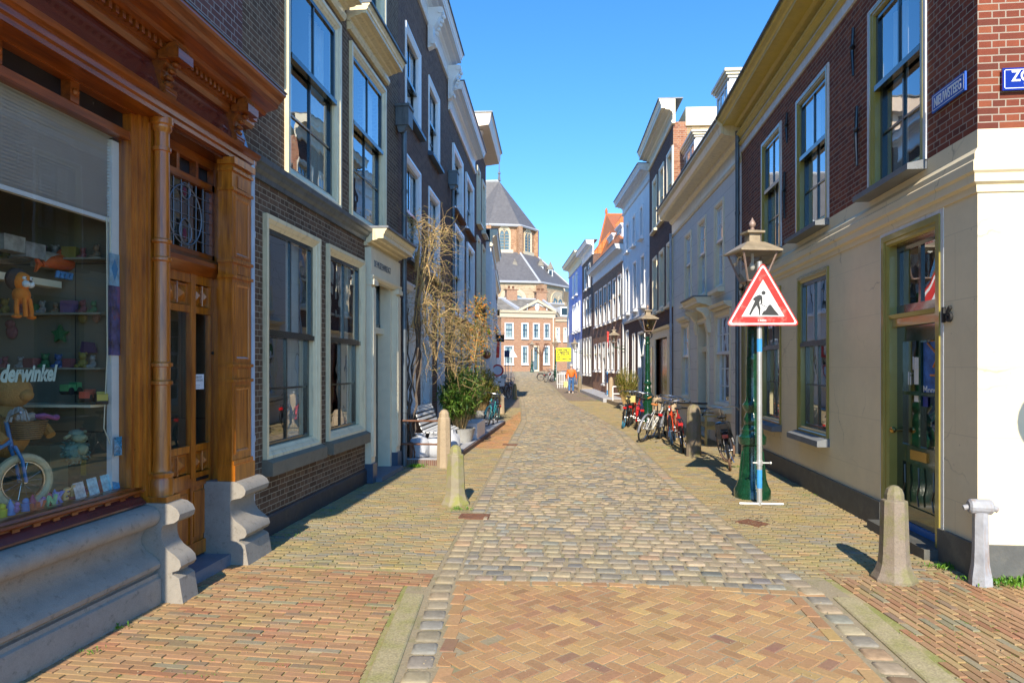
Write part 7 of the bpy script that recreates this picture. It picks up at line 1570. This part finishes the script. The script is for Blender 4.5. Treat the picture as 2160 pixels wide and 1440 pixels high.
def bag(px, py, Y, r, label, mt):
    c = atY(px, py, Y); c.z = .115; m = MB(xf(c)); m.lathe([(r * .9, 0), (r * 1.05, .08), (r, .22), (r * .8, .34), (r * .45, .38), (r * .5, .44)], (0, 0, 0), 12); rr = random.Random(int(px))
    for k in range(len(m.v)): m.v[k] = m.v[k] + Vector((rr.uniform(-.03, .03), rr.uniform(-.03, .03), rr.uniform(-.02, .02)))
    tag(m.build('bag', mt, loc=c, smooth=True), label, 'bag')
PLW = solid('white_plastic_sack', (.48, .49, .52), .45, .05, bmp=.6, bs=14)
bag(885, 950, 12.6, .19, 'white plastic sack under the near end of the garden bench', PLW); bag(918, 955, 12.75, .20, 'second white sack right of the first behind the iron rails', PLW); bag(950, 950, 13.3, .20, 'white sack showing past the right of the tall bollard', PLW)
m = MB(); q = Vector((-3.16, 12.46, .0)); rr = random.Random(4)
for k in range(14): a = rr.uniform(0, 6.28); m.tube([tuple(q + Vector((.09 * math.cos(a), .07 * math.sin(a), .0))), tuple(q + Vector((.10 * math.cos(a + .2), .08 * math.sin(a + .2), .22))), tuple(q + Vector((.04 * math.cos(a), .03 * math.sin(a), .40)))], .02, 5)
tag(m.build('stick_bundle', M['rust'], loc=q), 'bundle of grey brown sticks tied by the downpipe under the rails', 'stick bundle')
# ---- stoops on the right
for i, (F_, a, b, lb) in enumerate(((FD, .6, FD.L, 'low stone stoop before the white house'), (FE, .2, FE.L - .3, 'long raised stone stoop before the orange roofed house'), (FF, .2, FF.L, 'narrow stoop before the dark terrace house'))):
    zz = gz(F_.w(a, 0, 0).y); ze_ = gz(F_.w(b, 0, 0).y); wd = (.85, 1.0, .9)[i]; m = MB(F_.w); 
    m.v = []; i0 = m.pts([(a, 0, zz - .3), (b, 0, zz - .3), (b, wd, zz - .3), (a, wd, zz - .3), (a, 0, zz + .20), (b, 0, ze_ + .16), (b, wd, ze_ + .16), (a, wd, zz + .20)])
    for q in ((0,3,2,1),(4,5,6,7),(0,1,5,4),(1,2,6,5),(2,3,7,6),(3,0,4,7)): m.f.append(tuple(i0 + k for k in q))
    tag(m.build('stoop', M['bollard'] if i != 1 else M['slab'], loc=F_.w((a + b) / 2, wd / 2, 0)), lb, 'stoop')
# white planter frame
g = G(1308, 852); t = thing('white_rail_frame', 'white painted railing frame before the yellow green bush', 'railing', tuple(g)); m = MB(); 
for x in (-.35, .35): m.tube([tuple(g + Vector((x, 0, 0))), tuple(g + Vector((x, 0, .85)))], .03, 8)
m.tube([tuple(g + Vector((-.35, 0, .85))), tuple(g + Vector((.35, 0, .85)))], .03, 8); m.tube([tuple(g + Vector((-.35, 0, .5))), tuple(g + Vector((.35, 0, .5)))], .025, 8); m.build('frame', MWH, t)
# barriers white near walker
for k in range(3):
    g = G(1188 + k * 4, 818 - k * 5); t = thing('barrier', ('nearest', 'middle', 'farthest')[k] + ' white slatted barrier panel left of the walker', 'barrier', tuple(g), 'white barrier panels'); m = MB()
    for q in range(6): m.tube([tuple(g + Vector((-.4 + q * .16, 0, 0))), tuple(g + Vector((-.4 + q * .16, 0, 1.05)))], .03, 6)
    m.tube([tuple(g + Vector((-.42, 0, 1.0))), tuple(g + Vector((.42, 0, 1.0)))], .025, 6); m.tube([tuple(g + Vector((-.42, 0, .3))), tuple(g + Vector((.42, 0, .3)))], .025, 6); m.build('panel', MWH, t)
# ---- drains
def drain(px, py, w, l, label, rz=0.):
    g = G(px, py); t = thing('drain_cover', label, 'drain cover', tuple(g)); X = xf(g + Vector((0, 0, -.002)), rz); m = MB(X); m.box((-w / 2, -l / 2, -.05), (w / 2, -l / 2 + .03, .012)); m.box((-w / 2, l / 2 - .03, -.05), (w / 2, l / 2, .012)); m.box((-w / 2, -l / 2 + .03, -.05), (-w / 2 + .03, l / 2 - .03, .012)); m.box((w / 2 - .03, -l / 2 + .03, -.05), (w / 2, l / 2 - .03, .012)); m.build('frame', M['rust'], t)
    m = MB(X); n_ = 9
    for k in range(n_): y = -l / 2 + .04 + (l - .08) * k / (n_ - 1); m.box((-w / 2 + .03, y - .008, -.04), (w / 2 - .03, y + .008, .008))
    m.build('grate', M['rust'], t)
drain(1001, 1089, .36, .26, 'rusty rectangular drain grate in the left gutter near the mossy bollard'); drain(1076, 938, .34, .26, 'smaller looking rusty drain grate farther up the left gutter'); drain(1587, 1103, .22, .3, 'rusty gully cover among leaves on the right pavement', R(40))

# ---- plants ---------------------------------------------------------------
OLG = leafmat('oleander_leaf', (.045, .13, .02), (.20, .31, .045)); YG = leafmat('yellow_green_leaf', (.12, .18, .02), (.34, .32, .05)); TW = solid('twig_bark', (.50, .34, .15), .8, .25, 8); TW2 = solid('old_vine_bark', (.11, .085, .065), .9, .3, 8); GRS = leafmat('fresh_grass', (.06, .20, .01), (.18, .36, .03))
def leaf(m, p, d, L_, w, droop=.2):
    d = Vector(d).normalized(); s = d.cross(Vector((0, 0, 1))); s = s.normalized() if s.length > .05 else Vector((1, 0, 0)); s = (s + Vector((0, 0, random.uniform(-.6, .6)))).normalized() * w
    p = Vector(p); mid = p + d * L_ * .5; tip = p + d * L_ + Vector((0, 0, -droop * L_)); i = m.pts([tuple(p), tuple(mid + s), tuple(tip), tuple(mid - s)]); m.f.append((i, i + 1, i + 2, i + 3))
def shrub(p, rad, h, n_stem, per, label, lm, L_=.13, w=.013, base=.0, up=.5, seed=1, pot=None, name='oleander', cat='shrub', sprd=1.):
    random.seed(seed); t = thing(name, label, cat, tuple(p)); p = Vector(p) + Vector((0, 0, base)); ms, ml = MB(), MB()
    for s in range(n_stem):
        a = random.uniform(0, 6.28); q = random.random() ** .6; top = Vector((rad[0] * q * math.cos(a), rad[1] * q * math.sin(a), h * random.uniform(.55, 1.0) * (1 - .35 * q * q))); b = Vector((top.x * .25, top.y * .25, 0)); md = (b + top) / 2 + Vector((random.uniform(-.06, .06), random.uniform(-.06, .06), .1 * h))
        ms.tube([tuple(p + b), tuple(p + md), tuple(p + top)], [.012, .008, .003], 4)
        for k in range(per):
            f = random.uniform(.15, 1.0) ** .7; c = (b * (1 - f) ** 2 + md * 2 * f * (1 - f) + top * f * f); dr = Vector((random.gauss(0, 1), random.gauss(0, 1), random.gauss(up, .7))); leaf(ml, p + c, dr, L_ * random.uniform(.6, 1.25), w * random.uniform(.7, 1.2), random.uniform(.0, .45))
    ms.build('stem', TW, t); ml.build('foliage', lm, t)
    if pot:
        r_, ph, pm = pot; m = MB(); m.lathe([(r_ * .72, 0), (r_ * .85, ph * .3), (r_, ph * .9), (r_ * 1.06, ph), (r_ * .95, ph), (r_ * .9, ph * .92)], tuple(p - Vector((0, 0, base)) + Vector((0, 0, base - ph * .98 if base else 0))), 16); m.build('pot', pm, t, smooth=True)
    return t
POT = stone('pale_stone_pot', (.42, .41, .38)); 
g = Vector((-2.72, 15.3, .115)); shrub(g, (.50, 1.0), 1.5, 130, 46, 'big oleander bush in a pale stone pot on the stoop behind the bench', OLG, .15, .018, .30, .5, 2, (.33, .34, POT))
g = Vector((-2.95, 18.0, .115)); shrub(g, (.55, .9), 1.5, 60, 28, 'second oleander behind the big one by the wall', OLG, .15, .014, .3, .5, 4, (.3, .32, POT))
g = atY(1018, 850, 22.); g.z = .1; shrub(g, (.60, .8), 1.5, 110, 40, 'yellowish oleander under the round sign', leafmat('yellowing_oleander_leaf', (.07, .13, .02), (.30, .26, .04)), .15, .015, .3, .5, 5, (.3, .32, POT))
m = MB(); m.box((-2.75, 15.85, .115), (-2.42, 17.2, .48)); tag(m.build('planter_box', MWH, loc=(-2.6, 16.5, .115)), 'low white planter box at the edge of the left stoop', 'planter')
g = atY(1322, 800, 29.); shrub(Vector((g.x, g.y, .1)), (.55, .5), 1.75, 110, 50, 'feathery yellow green bush against the white house', YG, .12, .011, .1, .9, 6, (.3, .3, POT), 'feathery_bush')
# climbing rose: bare tangle
random.seed(11); t = thing('climbing_rose', 'leafless tangled climbing rose spilling over the left pavement from the downpipe', 'climbing plant', (-3.2, 12.7, .1))
mt1, mt2 = MB(), MB(); base = Vector((-3.20, 12.55, .1))
for k in range(6):      # old trunks twisting up beside the pipe
    pts = [base + Vector((random.uniform(-.05, .1), random.uniform(-.05, .3), 0))]; z = .0
    while pts[-1].z < random.uniform(2.6, 4.8): l = pts[-1]; pts.append(Vector((max(-3.32, min(-3.05, l.x + random.uniform(-.06, .07))), l.y + random.uniform(-.07, .09), l.z + random.uniform(.12, .22))))
    mt1.tube([tuple(q) for q in pts], [.023 * (1 - .6 * i / len(pts)) for i in range(len(pts))], 6)
mt1.build('trunk', TW2, t)
blobs = [(880, 470, 13.0, .22, 40), (905, 505, 13.6, .34, 70), (935, 490, 14.0, .25, 30), (900, 560, 13.6, .35, 60), (925, 600, 14.2, .42, 60), (895, 640, 13.4, .40, 70), (930, 665, 14.3, .5, 110), (965, 690, 15.2, .6, 120), (900, 700, 13.8, .45, 65), (950, 745, 15., .45, 50), (990, 720, 16.2, .5, 80), (920, 760, 14.2, .35, 20), (960, 800, 15.3, .3, 12)]
def branch(m, p, d, L_, r, seg=6, wob=.35):
    pts = [p]; d = d.normalized()
    for k in range(seg): d = (d + Vector((random.gauss(0, wob), random.gauss(0, wob), random.gauss(-.03, wob)))).normalized(); pts.append(pts[-1] + d * (L_ / seg))
    m.tube([tuple(q) for q in pts], [r * (1 - .75 * i / seg) for i in range(seg + 1)], 4, False); return pts
lvm = MB(); cens = []
for px, py, Y, r, n_ in blobs:
    c = atY(px, py, Y - .7); c.x = max(c.x, -3.4 + r * .4); cens.append(c)
    for k in range(int(n_ * 1.0)):
        o = Vector((random.gauss(0, 1), random.gauss(0, 1), random.gauss(0, 1))); o = o.normalized() * r * random.random() ** .5; p = c + o; p.x = max(p.x, -3.35)
        pts = branch(mt2, p, Vector((random.gauss(.15, 1), random.gauss(.1, 1), random.gauss(-.15, .8))), random.uniform(.25, .75), random.uniform(.0025, .0055))
        for q in pts[1:]:
            if random.random() < .75: leaf(lvm, q, Vector((random.gauss(0, 1), random.gauss(0, 1), random.gauss(.3, 1))), random.uniform(.02, .05), .009)
for a, b in zip(range(len(cens)), [1, 3, 1, 5, 3, 6, 7, 10, 5, 7, 7, 8, 9]):   # arching canes linking the masses
    for k in range(4):
        p, q = cens[a], cens[b]; md = (p + q) / 2 + Vector((random.uniform(-.1, .25), random.uniform(-.2, .2), random.uniform(.0, .3))); mt2.tube([tuple(p), tuple((p + md) / 2 + Vector((0, 0, .08))), tuple(md), tuple((q + md) / 2 + Vector((0, 0, .05))), tuple(q)], [.012, .011, .01, .008, .006], 5)
for k in range(10): c = cens[random.choice([0, 1, 3, 5, 8])]; mt2.tube([(-3.2, 12.7 + random.random() * .4, random.uniform(2.5, 4.2)), tuple((Vector((-3.2, 12.8, 3.4)) + c) / 2 + Vector((.1, 0, .25))), tuple(c)], [.02, .014, .008], 5)
mt2.build('twigs', TW, t); lvm.build('leaf_buds', YG, t)
# orange berried shrub
random.seed(12); c = atY(1008, 690, 19.5); t = thing('berry_climber', 'climbing shrub dotted with orange berries above the oleanders', 'climbing plant', tuple(c)); m1, m2, m3 = MB(), MB(), MB()
for px, py, Y, r, n_ in ((1005, 665, 19.5, .45, 60), (1015, 705, 20, .5, 80), (995, 740, 19, .4, 50), (1012, 640, 20, .3, 20), (985, 760, 18.5, .3, 25)):
    c0 = atY(px, py, Y)
    for k in range(n_):
        o = Vector((random.gauss(0, 1), random.gauss(0, 1), random.gauss(0, 1))).normalized() * r * random.random() ** .5; pts = branch(m1, c0 + o, Vector((random.gauss(0, 1), random.gauss(0, 1), random.gauss(0, .8))), random.uniform(.2, .5), .004, 4)
        for q in pts:
            if random.random() < .35: m2.ball(tuple(q), random.uniform(.012, .028), 6, 4)
            for _ in range(2): leaf(m3, q, Vector((random.gauss(0, 1), random.gauss(0, 1), random.gauss(.2, 1))), random.uniform(.03, .08), .014)
c0 = atY(1000, 760, 18.6); m1.tube([(-3.5, 19, .1), (-3.5, 19, 1.5), tuple(c0), tuple(atY(1010, 690, 19.7))], [.03, .025, .015, .01], 6)
m1.build('branches', TW, t); tag(m2.build('berries', solid('orange_berry', (.65, .22, .03), .5, .3, 20), t), kind='stuff'); m3.build('foliage', YG, t)
# weeds in joints
random.seed(5); m = MB()
def tuft(g, n_, r, h):
    for k in range(n_): leaf(m, g + Vector((random.gauss(0, r), random.gauss(0, r * .6), 0)), Vector((random.gauss(0, .5), random.gauss(0, .5), 1)), h * random.uniform(.5, 1.2), h * .09, .25)
for px, py, n_, r, h_ in ((970, 1075, 60, .07, .06), (1240, 1075, 0, 0, 0), (2110, 1228, 260, .14, .09), (2150, 1222, 200, .10, .10), (2002, 1198, 110, .08, .07), (880, 985, 120, .07, .10), (905, 968, 40, .05, .08), (318, 1243, 25, .05, .05), (245, 1325, 30, .04, .06), (195, 1375, 25, .05, .04), (610, 1130, 40, .12, .04), (690, 1075, 40, .12, .04), (745, 1030, 40, .12, .04), (1650, 1010, 40, .15, .04), (1720, 1045, 40, .15, .04), (1260, 845, 120, .35, .06), (1240, 835, 100, .3, .06), (1130, 786, 60, .9, .1), (1095, 785, 60, .9, .1), (1550, 985, 40, .08, .05), (1350, 918, 60, .2, .05), (1395, 945, 60, .2, .05)):
    if n_: tuft(G(px, py), n_, r, h_)
for k in range(260):     # tiny sprigs in the brick joints
    px, py = random.choice([(random.uniform(250, 900), random.uniform(1150, 1430)), (random.uniform(1650, 2150), random.uniform(1150, 1400)), (random.uniform(600, 940), random.uniform(1000, 1150))]); g = G(px, py)
    if -3.1 < g.x < interp(g.y, RL) - .3 or g.x > interp(g.y, RR) + .3: tuft(g, 6, .012, .018)
tag(m.build('weeds', GRS, loc=(0, 0, 0)), 'fresh green weeds and moss sprigs growing in the pavement joints', 'weeds', None, 'stuff')
m = MB(); random.seed(8)
for k in range(900):
    px, py = random.uniform(100, 2150), random.uniform(1000, 1430); g = G(px, py); s = random.uniform(.0015, .0045); m.box((g.x - s, g.y - s, g.z), (g.x + s, g.y + s, g.z + s * 1.3))
for k in range(160): g = G(1590 + random.gauss(0, 25), 1100 + random.gauss(0, 7)); s = random.uniform(.005, .018); m.box((g.x - s, g.y - s, g.z), (g.x + s, g.y + s * 1.2, g.z + .004))
tag(m.build('grit', solid('pale_grit', (.34, .26, .15), .9, .5, 30), loc=(0, 0, 0)), 'loose sandy grit and dead leaf bits strewn over the paving', 'grit', None, 'stuff')

# ---- the walker ------------------------------------------------------------
def skin(name, verts, edges, matl, parent, sub=1, root=0):
    me = bpy.data.meshes.new(name); org = world_org(parent); me.from_pydata([Vector(v[0]) for v in verts], edges, []); o = bpy.data.objects.new(name, me); COL.objects.link(o)
    o.modifiers.new('s', 'SKIN'); o.modifiers.new('d', 'SUBSURF').levels = sub; o.modifiers['d'].render_levels = sub
    if not me.skin_vertices: bpy.context.view_layer.update()
    if not me.skin_vertices:
        bm = bmesh.new(); bm.from_mesh(me); bm.verts.layers.skin.verify(); bm.to_mesh(me); bm.free()
    sv = me.skin_vertices[0].data
    for i, v in enumerate(verts): sv[i].radius = v[1] if isinstance(v[1], tuple) else (v[1], v[1]); sv[i].use_root = (i == root)
    dg = bpy.context.evaluated_depsgraph_get(); m2 = bpy.data.meshes.new_from_object(o.evaluated_get(dg)); bpy.data.objects.remove(o)
    m2.materials.clear(); m2.materials.append(matl); 
    for pl in m2.polygons: pl.use_smooth = True
    o = bpy.data.objects.new(name, m2); COL.objects.link(o); o.parent = parent; return o
g = G(1205, 829.5); g.z = gz(g.y); t = thing('person', 'white haired walker in an orange jacket and blue jeans, seen from behind', 'person', tuple(g))
sc_h = 1.0
SKN = solid('skin', (.50, .28, .20), .6); JK = solid('orange_jacket', (.72, .16, .02), .6, .1, 20, bmp=.6, bs=18); JN = solid('blue_jeans', (.05, .14, .34), .8, .2); SH = solid('pale_shoes', (.55, .50, .45), .6)
# body: one continuous mesh
V_ = [((0, 0, .98), (.12, .08)), ((0, 0, 1.20), (.12, .08)), ((0, 0, 1.42), (.17, .10)), ((0, 0, 1.52), (.06, .06)), ((0, .02, 1.60), (.065, .075)), ((0, .03, 1.70), (.075, .09)), ((0, .02, 1.78), (.05, .06)),
      ((-.09, 0, .90), (.085, .09)), ((-.11, .02, .50), (.06, .065)), ((-.12, -.10, .12), (.04, .045)), ((-.12, .02, .05), (.035, .035)),
      ((.09, 0, .90), (.085, .09)), ((.10, .05, .50), (.06, .065)), ((.10, .06, .10), (.04, .045)), ((.10, .16, .04), (.035, .035)),
      ((-.20, 0, 1.42), (.06, .06)), ((-.27, -.02, 1.15), (.045, .045)), ((-.28, .02, .88), (.03, .03)), ((-.28, .03, .80), (.022, .035)),
      ((.20, 0, 1.42), (.06, .06)), ((.29, -.03, 1.15), (.045, .045)), ((.31, .02, .90), (.03, .03)), ((.31, .03, .82), (.022, .035))]
E_ = [(0, 1), (1, 2), (2, 3), (3, 4), (4, 5), (5, 6), (0, 7), (7, 8), (8, 9), (9, 10), (0, 11), (11, 12), (12, 13), (13, 14), (2, 15), (15, 16), (16, 17), (17, 18), (2, 19), (19, 20), (20, 21), (21, 22)]
V2 = list(V_); E2 = list(E_)
for hx, bi in ((-.28, 18), (.31, 22)):      # five short fingers each
    for q in range(5): V2.append(((hx + (.012 if q == 4 else 0) * (1 if hx < 0 else -1), .0 + .018 * q, .735 - (.012 if q in (1, 2) else 0) + (.04 if q == 4 else 0)), (.008, .008))); E2.append((bi, len(V2) - 1))
skin('body', V2, E2, SKN, t, 1)
jk = [((0, 0, .90), (.19, .16)), ((0, 0, 1.2), (.20, .14)), ((0, 0, 1.40), (.20, .13)), ((0, .0, 1.50), (.09, .09)), ((-.21, 0, 1.43), (.085, .085)), ((-.285, -.02, 1.15), (.07, .07)), ((-.285, .02, .90), (.05, .05)), ((.21, 0, 1.43), (.085, .085)), ((.30, -.03, 1.15), (.07, .07)), ((.325, .02, .92), (.05, .05))]
skin('jacket', jk, [(0, 1), (1, 2), (2, 3), (2, 4), (4, 5), (5, 6), (2, 7), (7, 8), (8, 9)], JK, t, 1)
jn = [((0, 0, 1.14), (.16, .13)), ((-.09, 0, .88), (.10, .11)), ((-.115, .02, .50), (.075, .085)), ((-.12, -.09, .14), (.065, .07)), ((.09, 0, .88), (.10, .11)), ((.105, .05, .50), (.075, .085)), ((.105, .06, .12), (.065, .07))]
skin('jeans', jn, [(0, 1), (1, 2), (2, 3), (0, 4), (4, 5), (5, 6)], JN, t, 1)
m = MB(xf(g)); m.tube([(-.12, -.14, .07), (-.12, -.05, .06), (-.12, .10, .04)], [.045, .05, .04], 8); m.tube([(.10, .0, .05), (.10, .10, .05), (.10, .24, .035)], [.045, .05, .035], 8); m.build('shoes', SH, t, smooth=True)
m = MB(xf(g)); m.ball((0, -.005, 1.735), (.098, .105, .10), 12, 9); m.build('hair', solid('white_hair', (.60, .55, .50), .9), t, smooth=True)
m = MB(xf(g)); m.ball((-.10, .02, 1.67), (.012, .02, .03), 6, 5); m.ball((.10, .02, 1.67), (.012, .02, .03), 6, 5); m.ball((0, .125, 1.66), (.018, .025, .02), 6, 5); m.build('ear', SKN, t, smooth=True)
q = g + Vector((-.34, .02, .40)); m = MB(xf(q)); m.box((-.13, -.05, 0), (.12, .05, .34)); m.tube([(-.07, 0, .34), (.0, 0, .44), (.08, 0, .34)], .008, 5); tag(m.build('carrier_bag', solid('pale_yellow_bag', (.62, .55, .22), .5, .2, bmp=.4, bs=10), loc=q), 'pale yellow carrier bag in the left hand of the walker', 'bag')
